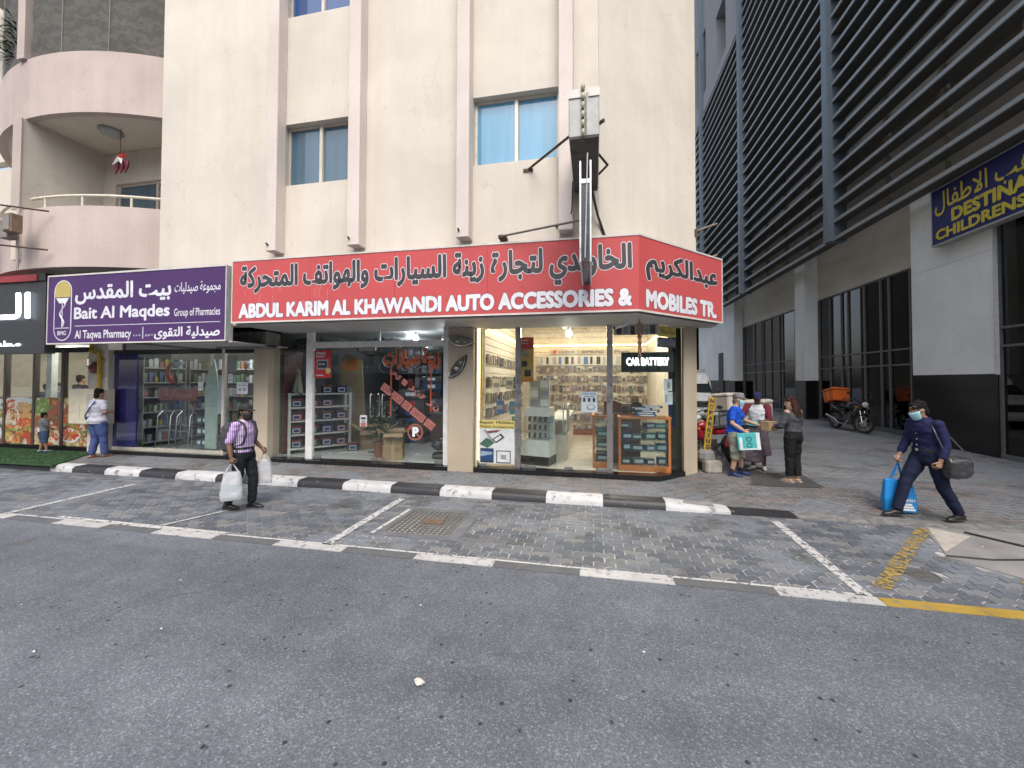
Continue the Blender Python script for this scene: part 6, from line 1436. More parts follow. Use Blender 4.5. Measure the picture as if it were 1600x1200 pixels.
# ------------------------------------------------------------------ motorcycles
TYRE = M('tyre', (.018, .018, .018), .8, bmp=.3, bscale=60); RIM = M('rim_grey', (.28, .28, .28), .35, .7); ENG = M('engine_grey', (.10, .10, .105), .45, .6); CHR = M('chrome', (0, 0, 0)); SEAT = M('seat_black', (.02, .02, .022), .55); FRB = M('frame_black2', (.02, .02, .02), .4)
def motorcycle(lb, loc, heading, paint, box=None, boxm=None, sc=1.06, lean=0.0, steer=0.0, boxlift=0.0, boxtilt=0.0, logo=None):
    """x is forward. wheelbase 1.28."""
    t = thing('motorcycle', lb, 'motorcycle', loc, heading); t.scale = (sc, sc, sc); t.rotation_euler = (lean, 0, heading)
    def wheel(x, nm, steer=0.0):
        T = Matrix.Translation((x, 0, .29)) @ Matrix.Rotation(steer, 4, 'Z') @ Matrix.Rotation(PI/2, 4, 'X')
        w = MB().lathe([(.225, -.04), (.275, -.045), (.292, -.02), (.292, .02), (.275, .045), (.225, .04), (.215, 0)], 28, 0, T, cap=False).build(nm, TYRE, t, smooth=True)
        mb = MB().lathe([(.228, -.03), (.205, -.03), (.205, .03), (.228, .03)], 28, 0, T, cap=False).lathe([(.05, -.06), (.05, .06)], 12, 0, T)
        for k in range(6):
            a = k*PI/3; mb.tube([T @ Vector((.04*math.cos(a), .04*math.sin(a), 0)), T @ Vector((.21*math.cos(a+.15), .21*math.sin(a+.15), 0))], .012, 6)
        mb.build('rim', RIM, w)
        MB().lathe([(.1, .05), (.1, .055)], 20, 0, T).build('brake_disc', CHR, w)
    wheel(-.64, 'wheel'); wheel(.64, 'wheel', steer)
    MB().tube([(-.64, .07, .29), (-.1, .09, .36), (.05, .08, .36)], .02, 6).tube([(-.64, -.07, .29), (-.1, -.09, .36), (.05, -.08, .36)], .02, 6).tube([(.38, 0, .84), (.2, 0, .5), (.1, 0, .28), (-.15, 0, .26)], .025, 6).tube([(.38, 0, .84), (-.1, 0, .72), (-.75, 0, .76)], .022, 6).build('frame', FRB, t)
    MB().tube([(.64, .06, .29), (.45, .06, .82)], [.026, .022], 8).tube([(.64, -.06, .29), (.45, -.06, .82)], [.026, .022], 8).build('fork', CHR, t, smooth=True)
    e = MB().box((-.12, -.11, .22), (.16, .11, .48)).tube([(.08, 0, .42), (.2, 0, .58)], [.09, .08], 10)
    for k in range(4): e.cbox((.1+.03*k, 0, .46+.035*k), (.17, .19, .012))
    e.build('engine', ENG, t, bevel=.012)
    MB().tube([(.15, -.13, .35), (.05, -.15, .2), (-.25, -.16, .22), (-.4, -.17, .3), (-.85, -.18, .44)], [.02, .02, .024, .05, .045], 10).build('exhaust', CHR, t, smooth=True)
    def ring(x, z, w, h, n=14): return [(x, w*math.copysign(abs(math.cos(a))**.7, math.cos(a)), z+h*math.copysign(abs(math.sin(a))**.7, math.sin(a))) for a in [2*PI*k/n for k in range(n)]]
    MB().loft([ring(-.12, .74, .07, .05), ring(-.02, .79, .12, .10), ring(.15, .82, .14, .12), ring(.3, .83, .12, .10), ring(.38, .82, .06, .06)]).build('fuel_tank', paint, t, smooth=True)
    MB().loft([ring(-.78, .82, .07, .03), ring(-.6, .79, .11, .045), ring(-.3, .76, .12, .05), ring(-.1, .76, .08, .05)]).build('seat', SEAT, t, smooth=True)
    MB().loft([ring(-.86, .76, .03, .02), ring(-.7, .71, .085, .06), ring(-.4, .66, .1, .08), ring(-.15, .64, .09, .06)]).build('side_panel', paint, t, smooth=True)
    MB().loft([ring(.28, .6, .1, .14), ring(.42, .66, .13, .16), ring(.52, .78, .12, .13), ring(.6, .86, .06, .06)]).build('fairing', paint, t, smooth=True)
    fd = []
    for k in range(9):
        a = R(20+16*k); fd.append([(.64+.325*math.cos(a)*1.0, y, .29+.325*math.sin(a)) for y in (-.06, -.03, .03, .06)])
    MB().loft(fd, closed=False, cap=False).build('front_mudguard', paint, t, smooth=True)
    fd = []
    for k in range(8):
        a = R(60+15*k); fd.append([(-.64+.34*math.cos(a), y, .29+.34*math.sin(a)) for y in (-.07, 0, .07)])
    MB().loft(fd, closed=False, cap=False).build('rear_mudguard', FRB, t, smooth=True)
    h_ = MB().lathe([(.05, -.02), (.095, .03), (.1, .06), (.001, .075)], 16, 0, Matrix.Translation((.56, 0, .86)) @ Matrix.Rotation(PI/2, 4, 'Y')).build('headlight', CHR, t, smooth=True)
    MB().lathe([(.088, .062), (.06, .085), (.001, .092)], 16, 0, Matrix.Translation((.565, 0, .86)) @ Matrix.Rotation(PI/2, 4, 'Y')).build('lens', M('headlight_lens', (.5, .52, .52), .1), h_, smooth=True)
    MB().tube([(.32, .36, 1.0), (.42, .22, 1.03), (.42, 0, .95), (.42, -.22, 1.03), (.32, -.36, 1.0)], .014, 8).build('handlebar', FRB, t, smooth=True)
    for s in (-1, 1):
        MB().tube([(.32, .36*s, 1.0), (.24, .40*s, .995)], .02, 8).build('grip', SEAT, t)
        m_ = MB().tube([(.40, .24*s, 1.03), (.40, .32*s, 1.16)], .007, 5).build('mirror_stem', FRB, t); MB().ell((.4, .34*s, 1.2), (.02, .07, .045), 12, 8).build('mirror', FRB, m_, smooth=True)
        MB().tube([(.5, .08*s, .76), (.5, .19*s, .77)], [.015, .03], 8).build('indicator', M('indicator_amber', (.5, .2, .02), .3), t)
        MB().tube([(-.02, .1*s, .3), (-.02, .26*s, .3)], .015, 6).build('footrest', FRB, t)
    MB().tube([(-.05, .1, .25), (-.1, .28, -.0)], .013, 6).build('side_stand', FRB, t)
    MB().box((-.9, -.06, .62), (-.84, .06, .7)).build('tail_light', M('tail_red', (.3, .01, .01), .25), t, bevel=.01)
    if box:
        MB().box((-.95, -.2, .80+boxlift), (-.4, .2, .83+boxlift)).tube([(-.5, .15, .74), (-.5, .15, .82+boxlift)], .012, 6).tube([(-.8, .15, .74), (-.85, .15, .82+boxlift)], .012, 6).tube([(-.5, -.15, .74), (-.5, -.15, .82+boxlift)], .012, 6).tube([(-.8, -.15, .74), (-.85, -.15, .82+boxlift)], .012, 6).build('rack', FRB, t)
        bxo = thing('delivery_box', box, 'delivery box', (0, 0, 0))
        L, W, H = .55, .52, .46
        Tb = t.matrix_basis @ Matrix.Translation((-.68, 0, .835+boxlift)) @ Matrix.Rotation(boxtilt, 4, 'Y')
        bxo.matrix_basis = Tb
        MB().loft([[(-L/2+.02, -W/2+.02, 0), (L/2-.02, -W/2+.02, 0), (L/2-.02, W/2-.02, 0), (-L/2+.02, W/2-.02, 0)], [(-L/2, -W/2, H*.8), (L/2, -W/2, H*.8), (L/2, W/2, H*.8), (-L/2, W/2, H*.8)]]).build('body', boxm, bxo, bevel=.02, seg=2)
        MB().loft([[(-L/2-.01, -W/2-.01, H*.8+.003), (L/2+.01, -W/2-.01, H*.8+.003), (L/2+.01, W/2+.01, H*.8+.003), (-L/2-.01, W/2+.01, H*.8+.003)], [(-L/2-.01, -W/2-.01, H*.93), (L/2+.01, -W/2-.01, H*.93), (L/2+.01, W/2+.01, H*.93), (-L/2-.01, W/2+.01, H*.93)], [(-L/2+.05, -W/2+.05, H), (L/2-.05, -W/2+.05, H), (L/2-.05, W/2-.05, H), (-L/2+.05, W/2-.05, H)]]).build('lid', boxm, bxo, bevel=.012)
        MB().cbox((-L/2-.015, 0, H*.8), (.02, .08, .06)).build('latch', FRB, bxo)
        if logo == 'orange':
            MB().box((-L/2-.013, W*.12, .03), (-L/2-.004, W*.2, H*.78)).build('stripe', M('stripe_amber', (.5, .25, .03), .5), bxo)
            MB().box((-L*.5-.012, -W*.3, .1), (-L*.5-.003, -W*.05, .26)).build('emblem', M('emblem_violet', (.12, .07, .22), .5), bxo)
            MB().box((-.03, -W/2-.003, .02), (.03, -W/2+.004, H*.78)).build('stripe', M('stripe_amber', (0, 0, 0)), bxo)
    return t
MRED = M('paint_red', (.30, .012, .025), .25, var=.1, coat=.6); MBLK = M('paint_black', (.02, .02, .022), .3, coat=.4)
BOXW = M('box_cream', (.50, .47, .42), .55, var=.15, scale=3); BOXO = M('box_orange', (.55, .11, .015), .5, var=.1)
def gp_(x, y): return (x, y, zp(x, y))
motorcycle('red delivery motorcycle nearest the cream pillar, its wheel behind the yellow post', gp_(2.95, 11.05), R(-150), MRED, 'flat cream delivery box on the red motorcycle behind the yellow post', BOXW, 1.0, R(5), R(15), .36)
motorcycle('red delivery motorcycle half hidden behind the man in the blue shirt', gp_(3.75, 10.9), R(-130), MRED, 'tall cream delivery box with panelled lid between the two facing men', BOXW, 1.12, R(4), R(-12), .04)
motorcycle('third red motorcycle parked farther back against the building corner', gp_(2.65, 12.2), R(-75), MRED, None, None, 1.1, R(5), R(10))
motorcycle('black motorcycle parked alone against the tinted glass on the right', gp_(9.62, 17.7), R(-86), MBLK, 'bright orange delivery box tilted on the black motorcycle', BOXO, 1.2, R(-5), R(24), .05, R(-14), 'orange')

# ------------------------------------------------------------------ white minibus at the end of the alley
VW = M('van_white', (.55, .57, .58), .3, coat=.5, var=.05); VG = wglass('van_glass', (.015, .02, .024)); VB = M('van_trim', (.03, .03, .03), .5)
vn = thing('minibus', 'white high-roof minibus parked facing out at the back of the alley', 'minibus', (4.5, 19.0, zp(4.5, 19)), 0)
def vr(y, w, z0, z1, sh=.86):
    r_ = .16; pts = [(-w, z0), (-w, z0+(z1-z0)*.52), (-w*sh, z1-.1), (-w*sh+.14, z1), (w*sh-.14, z1), (w*sh, z1-.1), (w, z0+(z1-z0)*.52), (w, z0)]
    return [(x, y, z) for x, z in pts]
MB().loft([vr(-.02, .80, .45, 1.0), vr(0.05, .9, .35, 1.18), vr(.62, .94, .32, 1.34), vr(1.15, .95, .32, 2.1), vr(1.6, .95, .32, 2.3), vr(4.6, .95, .32, 2.32), vr(4.8, .92, .35, 2.2)]).build('body', VW, vn, smooth=True)
MB().add([(-.80, .60, 1.37), (.80, .60, 1.37), (.70, 1.13, 2.03), (-.70, 1.13, 2.03)], ((0, 1, 2, 3),)).build('windscreen', VG, vn)
for s in (-1, 1):
    MB().add([(s*.952, 1.2, 1.4), (s*.952, 4.4, 1.4), (s*.87, 4.4, 2.05), (s*.87, 1.35, 2.05)], ((0, 1, 2, 3) if s < 0 else (3, 2, 1, 0),)).build('side_window', VG, vn)
    MB().ell((s*.72, .02, .92), (.16, .06, .13), 12, 8).build('headlight', M('van_lamp', (.5, .52, .54), .12), vn, smooth=True)
    MB().ell((s*1.08, .75, 1.42), (.09, .06, .15), 10, 8).build('mirror', VB, vn, smooth=True)
    for y in (.95, 3.9):
        w_ = MB().lathe([(.2, -.1), (.33, -.1), (.35, -.06), (.35, .06), (.33, .1), (.2, .1)], 24, 0, Matrix.Translation((s*.82, y, .35)) @ Matrix.Rotation(PI/2, 4, 'Y')).build('wheel', TYRE, vn, smooth=True)
        MB().lathe([(.2, -.08), (.2, .08)], 16, 0, Matrix.Translation((s*.84, y, .35)) @ Matrix.Rotation(PI/2, 4, 'Y')).build('rim', RIM, w_)
MB().box((-.55, -.05, .72), (.55, .0, 1.0)).build('grille', VB, vn, bevel=.02); MB().box((-.88, -.09, .36), (.88, .04, .62)).build('bumper', VW, vn, bevel=.04)
MB().box((-.25, -.1, .42), (.25, -.092, .53)).build('number_plate', M('plate', (.5, .5, .5), .5), vn)
for k in range(3): MB().box((-.8, 1.8+1.1*k, 2.36), (.8, 1.85+1.1*k, 2.4)).build('roof_bar', M('rack_pale', (.45, .46, .46), .5), vn)
for x in (-.78, .75): MB().box((x, 1.6, 2.33), (x+.04, 4.3, 2.45)).build('roof_rail', M('rack_pale', (0, 0, 0)), vn)

# ------------------------------------------------------------------ apartment blocks across the street (seen mirrored in the shop glass)
def block(x0, x1, y0, d, h, m, lb, cols_, rows_, wm):
    b_ = thing('apartment_block', lb, 'building', ((x0+x1)/2, y0, 0))
    MB().box((x0, y0-d, 0), (x1, y0, h)).build('wall', m, b_, True)
    wme = MB().box((-.7, 0, -.8), (.7, .06, .8)).mesh('window', wm); bme = MB().box((-.95, 0, -.95), (.95, .5, -.85)).mesh('sill', m)
    for i in range(cols_):
        for j in range(rows_):
            x = x0+(x1-x0)*(i+.5)/cols_; z = 5+3.4*j
            if z > h-2: continue
            o = put('window', wme, b_); o.location = (x-b_.location.x, .0, z)
            if (i % 3) == 1: s_ = put('balcony', bme, b_); s_.location = (x-b_.location.x, 0, z)
    MB().box((x0, y0, 3.2), (x1, y0+.35, 3.9)).build('fascia', M('fascia_grey', (.3, .3, .3), .7), b_, True)
    MB().box((x0, y0, .2), (x1, y0+.06, 3.1)).build('shop_window', wm, b_, True)
DW = wglass('block_window', (.03, .04, .05))
block(-46, -24, -34, 12, 24, stucco('block_white', (.50, .48, .44)), 'pale apartment block across the street mirrored in the pharmacy glass', 8, 6, DW)
block(-22, -4, -36, 12, 19, stucco('block_tan', (.40, .34, .27)), 'tan apartment block across the street mirrored in the shop glass', 6, 5, DW)
block(-2, 20, -34, 12, 20, stucco('block_grey', (.33, .33, .32)), 'grey apartment block across the street opposite the phone shop', 8, 6, DW)
block(24, 48, -34, 12, 16, stucco('block_white', (0, 0, 0)), 'low pale block across the street opposite the alley', 8, 4, DW)

# ------------------------------------------------------------------ people
def V(*a): return Vector(a)
def remeshed(mb, voxel, smooth=4, wrinkle=0.0, wscale=9.0, seed=0):
    me = bpy.data.meshes.new('raw'); me.from_pydata(mb.v, [], mb.f)
    o = bpy.data.objects.new('raw', me); COL.objects.link(o)
    r = o.modifiers.new('r', 'REMESH'); r.mode = 'VOXEL'; r.voxel_size = voxel
    s = o.modifiers.new('s', 'SMOOTH'); s.factor = .5; s.iterations = smooth
    dg = bpy.context.evaluated_depsgraph_get()
    out = bpy.data.meshes.new_from_object(o.evaluated_get(dg))
    bpy.data.objects.remove(o); bpy.data.meshes.remove(me)
    if wrinkle:
        ns = [v.normal.copy() for v in out.vertices]
        for v, nn in zip(out.vertices, ns):
            p = v.co
            q = noise.noise(V(p.x*wscale+seed, p.y*wscale, p.z*wscale*1.7)) + .6*noise.noise(V(p.x*wscale*2.3+seed, p.y*wscale*2.3+4, p.z*wscale*3.1))
            v.co = p + nn*q*wrinkle
    for p in out.polygons: p.use_smooth = True
    return out
def finish(me, name, mats, parent):
    me.materials.clear()
    for m in (mats if hasattr(mats, '__len__') else [mats]): me.materials.append(m)
    me.name = name
    return put(name, me, parent)
def hring(c, rx, ry, yaw=0.0, n=18, p=2.3):
    r = []
    for k in range(n):
        a = 2*PI*k/n; x = rx*math.copysign(abs(math.cos(a))**(2/p), math.cos(a)); y = ry*math.copysign(abs(math.sin(a))**(2/p), math.sin(a))
        r.append(Vector(c)+V(x*math.cos(yaw)-y*math.sin(yaw), x*math.sin(yaw)+y*math.cos(yaw), 0))
    return r
HEADP = [(-.125, .034, .036, -.052), (-.105, .05, .058, -.034), (-.07, .06, .074, -.02), (-.02, .068, .086, -.008), (.03, .073, .092, -.002), (.065, .074, .094, .002), (.09, .067, .085, .006), (.11, .05, .062, .01), (.122, .02, .025, .012)]
def headrings(T, grow=0.0, z0=-9, z1=9, zs=1.0):
    return [[T @ p for p in hring((0, fy, z*zs), rx+grow, ry+grow, n=20, p=2.1)] for z, rx, ry, fy in HEADP if z0 <= z <= z1]
SKB = M('skin_brown', (.16, .085, .05), .5, var=.06); SKT = M('skin_tan', (.30, .17, .11), .5, var=.06); SKL = M('skin_light', (.42, .26, .18), .5, var=.06); SKD = M('skin_dark', (.075, .04, .026), .5, var=.06)
HAIR = M('hair_black', (.009, .008, .008), .75, var=.3, scale=60, spec=.15); HAIRB = M('hair_brown', (.032, .014, .009), .75, spec=.2, var=.35, scale=50)
EYEW = M('eye_white', (.55, .54, .52), .3); EYEB = M('eye_dark', (.015, .012, .01), .2)
def person(label, loc, rz, h, skin, J=None, shirt=None, sleeve=1.0, hem=.93, trousers=None, trouser_end=1.0, shoes=None, hair=HAIR, hairz=.02, head=(0, 0), twist=0.0, curl=(.5, .5), build=1.0, bust=0.0, skirt=None, collar=None, mask=None, hairlong=0, tro_w=1.0, belt=None, shoe_low=False, shirt_mats=None, group=None, feet=(0, 0), bare_shoulder=False):
    s = h/1.75
    P = dict(pelvis=V(0, 0, .95), waist=V(0, 0, 1.09), chest=V(0, -.0, 1.29), neck=V(0, .005, 1.46), head=V(0, -.02, 1.615),
             shR=V(-.185, .0, 1.415), shL=V(.185, .0, 1.415), elR=V(-.235, .03, 1.13), elL=V(.235, .03, 1.13), wrR=V(-.245, -.03, .885), wrL=V(.245, -.03, .885),
             hpR=V(-.09, 0, .93), hpL=V(.09, 0, .93), knR=V(-.1, -.02, .5), knL=V(.1, -.02, .5), anR=V(-.1, .02, .085), anL=V(.1, .02, .085))
    for k, v in (J or {}).items(): P[k] = Vector(v)
    t = thing('person', label, 'person', loc, rz, group)
    Tm = Matrix.Scale(s, 4)
    bd_ = build
    Th = Matrix.Translation(P['head']) @ Matrix.Rotation(head[0], 4, 'Z') @ Matrix.Rotation(head[1], 4, 'X')
    # body, one skin
    mb = MB()
    def torso(g, z0=None, top=True):
        a, w, c, nk = P['pelvis'], P['waist'], P['chest'], P['neck']
        R_ = [(a+V(0, 0, -.09), .145*bd_, .11*bd_), (a, .165*bd_, .12*bd_), (a.lerp(w, .5), .158*bd_, .115*bd_), (w, .145*bd_, .108*bd_), (w.lerp(c, .5), .155*bd_, .112*bd_), (c, .17*bd_, .118*bd_+bust), (c.lerp(nk, .5), .17*bd_, .105*bd_), (c.lerp(nk, .8), .125*bd_, .08), (nk+V(0, 0, .015), .07, .065)]
        rr = []
        for i, (p, rx, ry) in enumerate(R_):
            if z0 is not None and p.z < z0-.001: continue
            yw = twist*i/(len(R_)-1)
            gg = g+(.03 if top and z0 is not None and z0 < .9 and p.z < 1.0 else 0)
            rr.append(hring(p, rx+gg, ry+gg, yw))
        return rr
    mb.loft(torso(-.006))
    def limb(a, b, c, r, g=0.0, f=1.0):
        a, b, c = P[a], P[b], P[c]; pts = []; rs = []
        tot = 2.0*f
        for k in range(11):
            u = tot*k/10
            pts.append(a.lerp(b, u) if u <= 1 else b.lerp(c, u-1))
            q = u*1.0
            i = min(len(r)-2, int(q*(len(r)-1)/2)); w = q*(len(r)-1)/2-i
            rs.append(r[i]*(1-w)+r[i+1]*w+g)
        return pts, rs
    ARM = [.05*bd_, .047*bd_, .041, .04, .027]; LEG = [.092*bd_, .078*bd_, .056, .055, .038]
    for sd in 'RL':
        p, r = limb('sh'+sd, 'el'+sd, 'wr'+sd, ARM); mb.tube(p, r, 12)
        p, r = limb('hp'+sd, 'kn'+sd, 'an'+sd, LEG); mb.tube(p, r, 14)
        mb.ell(P['sh'+sd], (.058*bd_, .058*bd_, .055), 12, 8)
    mb.tube([P['neck']+V(0, .012, -.03), P['head']+V(0, .02, -.06)], [.058, .055], 12)
    mb.loft(headrings(Th))
    mb.tube([Th @ V(0, -.085, .025), Th @ V(0, -.108, -.022), Th @ V(0, -.092, -.035)], [.010, .017, .012], 8)
    for e in (-1, 1): mb.ell((0, 0, 0), (.012, .022, .032), 8, 6, 0, Th @ Matrix.Translation((.073*e, .012, -.005)))
    mb.ell((0, 0, 0), (.024, .012, .009), 10, 6, 0, Th @ Matrix.Translation((0, -.083, -.066)))
    hands = MB()
    for sd, cu, sx in (('R', curl[0], -1), ('L', curl[1], 1)):
        w = P['wr'+sd]; d = (w-P['el'+sd]).normalized(); inw = V(-sx, 0, 0); nrm = (inw - d*inw.dot(d)).normalized(); sdv = d.cross(nrm)
        if sdv.y > 0: sdv = -sdv          # thumb side forward
        mb.tube([w-d*.02, w+d*.04, w+d*.088], [.027, .033, .036], 10, flat=.62)
        pc_ = w+d*.045
        Tp = Matrix((( sdv.x, nrm.x, d.x, pc_.x), (sdv.y, nrm.y, d.y, pc_.y), (sdv.z, nrm.z, d.z, pc_.z), (0, 0, 0, 1)))
        mb.ell((0, 0, 0), (.042, .02, .052), 12, 8, 0, Tp)
        for k in range(4):
            b_ = w+d*(.082-.004*abs(k-1.3))+sdv*(.03-.0205*k); pts = [b_-d*.02, b_]; a = 0.0; cur = b_
            for L, ca in zip([x*(1.05, 1.12, 1.05, .85)[k] for x in (.04, .026, .021)], (.45, .6, .45)):
                a += cu*ca*1.9+.1; dd = d*math.cos(a)+nrm*math.sin(a); cur = cur+dd*L; pts.append(cur)
            hands.tube(pts, [.0095, .0095, .009, .0082, .0065], 7)
        b_ = w+d*.03+sdv*.036; d2 = (d*.65+sdv*.55+nrm*.45).normalized(); d3 = (d*.8+nrm*.7*cu+sdv*.05).normalized()
        hands.tube([b_-d2*.02, b_+d2*.022, b_+d2*.045+d3*.0, b_+d2*.045+d3*.028], [.014, .0125, .011, .008], 7)
    for sd in 'RL':
        an = P['an'+sd]; yw = feet[0 if sd == 'R' else 1]; q = Matrix.Rotation(yw, 3, 'Z')
        if shoes is None or shoe_low: mb.tube([an+q @ V(0, .05, -.045), an+q @ V(0, -.02, -.04), an+q @ V(0, -.12, -.055), an+q @ V(0, -.17, -.062)], [.034, .045, .042, .024], 12, flat=.7)
    body = remeshed(mb, .0095, 3)
    hm = bpy.data.meshes.new('h'); hm.from_pydata(hands.v, [], hands.f)
    bm = bmesh.new(); bm.from_mesh(body); bm.from_mesh(hm)
    for f_ in bm.faces: f_.smooth = True
    bm.to_mesh(body); bm.free(); body.transform(Tm); bpy.data.meshes.remove(hm)
    finish(body, 'body', skin, t)
    def part(me, nm, mt): me.transform(Tm); return finish(me, nm, mt, t)
    def raw(mbx, nm, mt, smooth=True, solid=0.0):
        me = mbx.mesh(nm, mt, smooth=smooth); me.transform(Tm); o = put(nm, me, t)
        if solid: md = o.modifiers.new('thick', 'SOLIDIFY'); md.thickness = solid; md.offset = 1
        return o
    for e in (-1, 1):
        ob = raw(MB().ell((0, 0, 0), (.0135, .007, .0075), 10, 6, 0, Th @ Matrix.Translation((.03*e, -.0865, .018))), 'eye', EYEW)
        raw(MB().ell((0, 0, 0), (.006, .004, .0065), 8, 6, 0, Th @ Matrix.Translation((.03*e, -.0915, .018))), 'pupil', EYEB)
        raw(MB().tube([Th @ V(.013*e, -.09, .037), Th @ V(.032*e, -.09, .044), Th @ V(.05*e, -.075, .038)], [.004, .005, .003], 6), 'eyebrow', HAIR)
    if hair is not None:
        hb = MB()
        hb.ell((0, 0, 0), (.0815, .108, .092), 20, 14, 0, Th @ Matrix.Translation((0, .014, .05)))
        hb.ell((0, 0, 0), (.066, .052, .085), 16, 10, 0, Th @ Matrix.Translation((0, .058, -.01+hairz*.6)))
        for k in range(16):
            a_ = random.uniform(0, 2*PI); e_ = random.uniform(.3, 1.2)
            hb.ell((0, 0, 0), (.026, .028, .016), 8, 6, 0, Th @ Matrix.Translation((.07*math.cos(a_)*math.cos(e_), .02+.088*math.sin(a_)*math.cos(e_), .055+.085*math.sin(e_))))
        part(remeshed(hb, .0085, 1, .008, 30), 'hair', hair)
        if hairlong:
            hl = MB()
            for k in range(26):
                a = PI*(.02+.96*k/25); bx_ = Th @ V(.082*math.cos(a), .02+.085*math.sin(a), .03)
                e_ = P['neck']+V(.10*math.cos(a), .09+.03*math.sin(a), -hairlong+random.uniform(-.04, .03))
                hl.tube([bx_, bx_.lerp(e_, .4)+V(.015*math.cos(a), .03, 0), e_.lerp(bx_, .15)+V(0, .02, 0), e_], [.02, .027, .024, .006], 7)
            part(remeshed(hl, .010, 1, .010, 26), 'long_hair', hair)
    if shirt is not None:
        sb = MB(); sb.loft(torso(.014, hem))
        for sd in 'RL':
            p, r = limb('sh'+sd, 'el'+sd, 'wr'+sd, ARM, .017, sleeve)
            sb.tube(p, r, 14)
            if not bare_shoulder: sb.ell(P['sh'+sd], (.072*bd_, .07*bd_, .062), 12, 8)
        part(remeshed(sb, .013, 3, .0095, 8.5, len(label)), 'shirt', shirt_mats or shirt)
        if collar is not None:
            cb_ = MB(); nk = P['neck']
            cb_.loft([hring(nk+V(0, -.004, -.012), .085, .083, n=18), hring(nk+V(0, -.004, .035), .074, .074, n=18), hring(nk+V(0, -.004, .03), .068, .068, n=18)], cap=False)
            raw(cb_, 'collar', collar)
    if trousers is not None:
        tb = MB(); a, w = P['pelvis'], P['waist']
        tb.loft([hring(a+V(0, .0, -.12), .15*bd_, .118*bd_), hring(a+V(0, .005, -.03), .18*bd_, .138*bd_), hring(a.lerp(w, .35), .172*bd_, .128*bd_), hring(a.lerp(w, .62), .162*bd_, .122*bd_)])
        for sd in 'RL':
            p, r = limb('hp'+sd, 'kn'+sd, 'an'+sd, [.102*bd_*tro_w, .092*bd_*tro_w, .074*tro_w, .07*tro_w, .062*tro_w], .004, trouser_end); tb.tube(p, r, 16)
        part(remeshed(tb, .013, 3, .0105, 7.5, 3+len(label)), 'shorts' if trouser_end < .8 else 'trousers', trousers)
        if belt is not None:
            q = a.lerp(w, .55); raw(MB().loft([hring(q+V(0, 0, -.02), .176*bd_, .134*bd_), hring(q+V(0, 0, .016), .173*bd_, .131*bd_)], cap=False), 'belt', belt); raw(MB().cbox(q+V(0, -.136*bd_, -.002), (.045, .012, .036)), 'buckle', CHR)
    if skirt is not None:
        top, bot, w0, w1, mt = skirt
        kb = MB(); rr = []
        for k in range(9):
            u = k/8; z = top+(bot-top)*u; c = P['pelvis'].lerp((P['anR']+P['anL'])/2, u); rw = w0+(w1-w0)*u
            rr.append([p+V(.02*u*math.sin(9*i), .02*u*math.cos(7*i), 0) for i, p in enumerate(hring(V(c.x, c.y, z), rw, rw*.72, n=24))])
        kb.loft(rr); part(remeshed(kb, .015, 3, .008, 8, 5), 'wrap_skirt', mt)
    if shoes is not None:
        for sd in 'RL':
            an = P['an'+sd]; yw = feet[0 if sd == 'R' else 1]; q = Matrix.Rotation(yw, 3, 'Z'); pz = V(0, 0, an.z-.085)
            def fp(x, y, z): return V(an.x, an.y, 0)+pz+q @ V(x, y, z)
            if shoe_low:
                raw(MB().prism([(x, y) for x, y in ((-.035, .07), (.035, .07), (.042, -.08), (.03, -.18), (-.03, -.18), (-.042, -.08))], 0, .022, 0, Matrix.Translation(V(an.x, an.y, 0)+pz) @ q.to_4x4()), 'sandal_sole', shoes, False)
                raw(MB().tube([fp(-.045, -.04, .02), fp(-.03, -.08, .065), fp(.03, -.08, .065), fp(.045, -.04, .02)], .011, 6), 'sandal_strap', shoes)
            else:
                sb_ = MB(); prof = [(.075, .028, .05), (.06, .036, .085), (.0, .04, .1), (-.06, .043, .08), (-.12, .046, .055), (-.17, .04, .042), (-.2, .02, .03)]
                sb_.loft([[fp(w_*math.cos(a_), y_, max(.012, h_*.5+h_*.5*math.sin(a_))) for a_ in [2*PI*k/14 for k in range(14)]] for y_, w_, h_ in prof])
                o_ = raw(sb_, 'shoe', shoes)
                raw(MB().prism([(-.036, .08), (.036, .08), (.047, -.1), (.04, -.18), (.015, -.207), (-.015, -.207), (-.04, -.18), (-.047, -.1)], 0, .016, 0, Matrix.Translation(V(an.x, an.y, 0)+pz) @ q.to_4x4()), 'shoe_sole', M('sole_dark', (.03, .03, .03), .7), False)
    if mask is not None:
        mk = MB(); n = 15; rows = []
        for z, rx, ry, fy in ((-.125, .045, .05, -.045), (-.1, .062, .078, -.026), (-.06, .069, .092, -.018), (-.025, .074, .104, -.012), (.003, .075, .100, -.006)):
            rows.append([Th @ V((rx+.006)*math.sin(a), fy-(ry+.006)*math.cos(a)*(1.0 if abs(a) > .5 else 1.06), z) for a in [R(-78+156*k/(n-1)) for k in range(n)]])
        mk.loft(rows, closed=False, cap=False)
        o_ = raw(mk, 'face_mask', mask, solid=.004)
        for e in (-1, 1): raw(MB().tube([Th @ V(.076*e, -.03, -.01), Th @ V(.08*e, .02, .02)], .003, 5), 'ear_loop', mask)
    return t, P, Th, s, raw, part
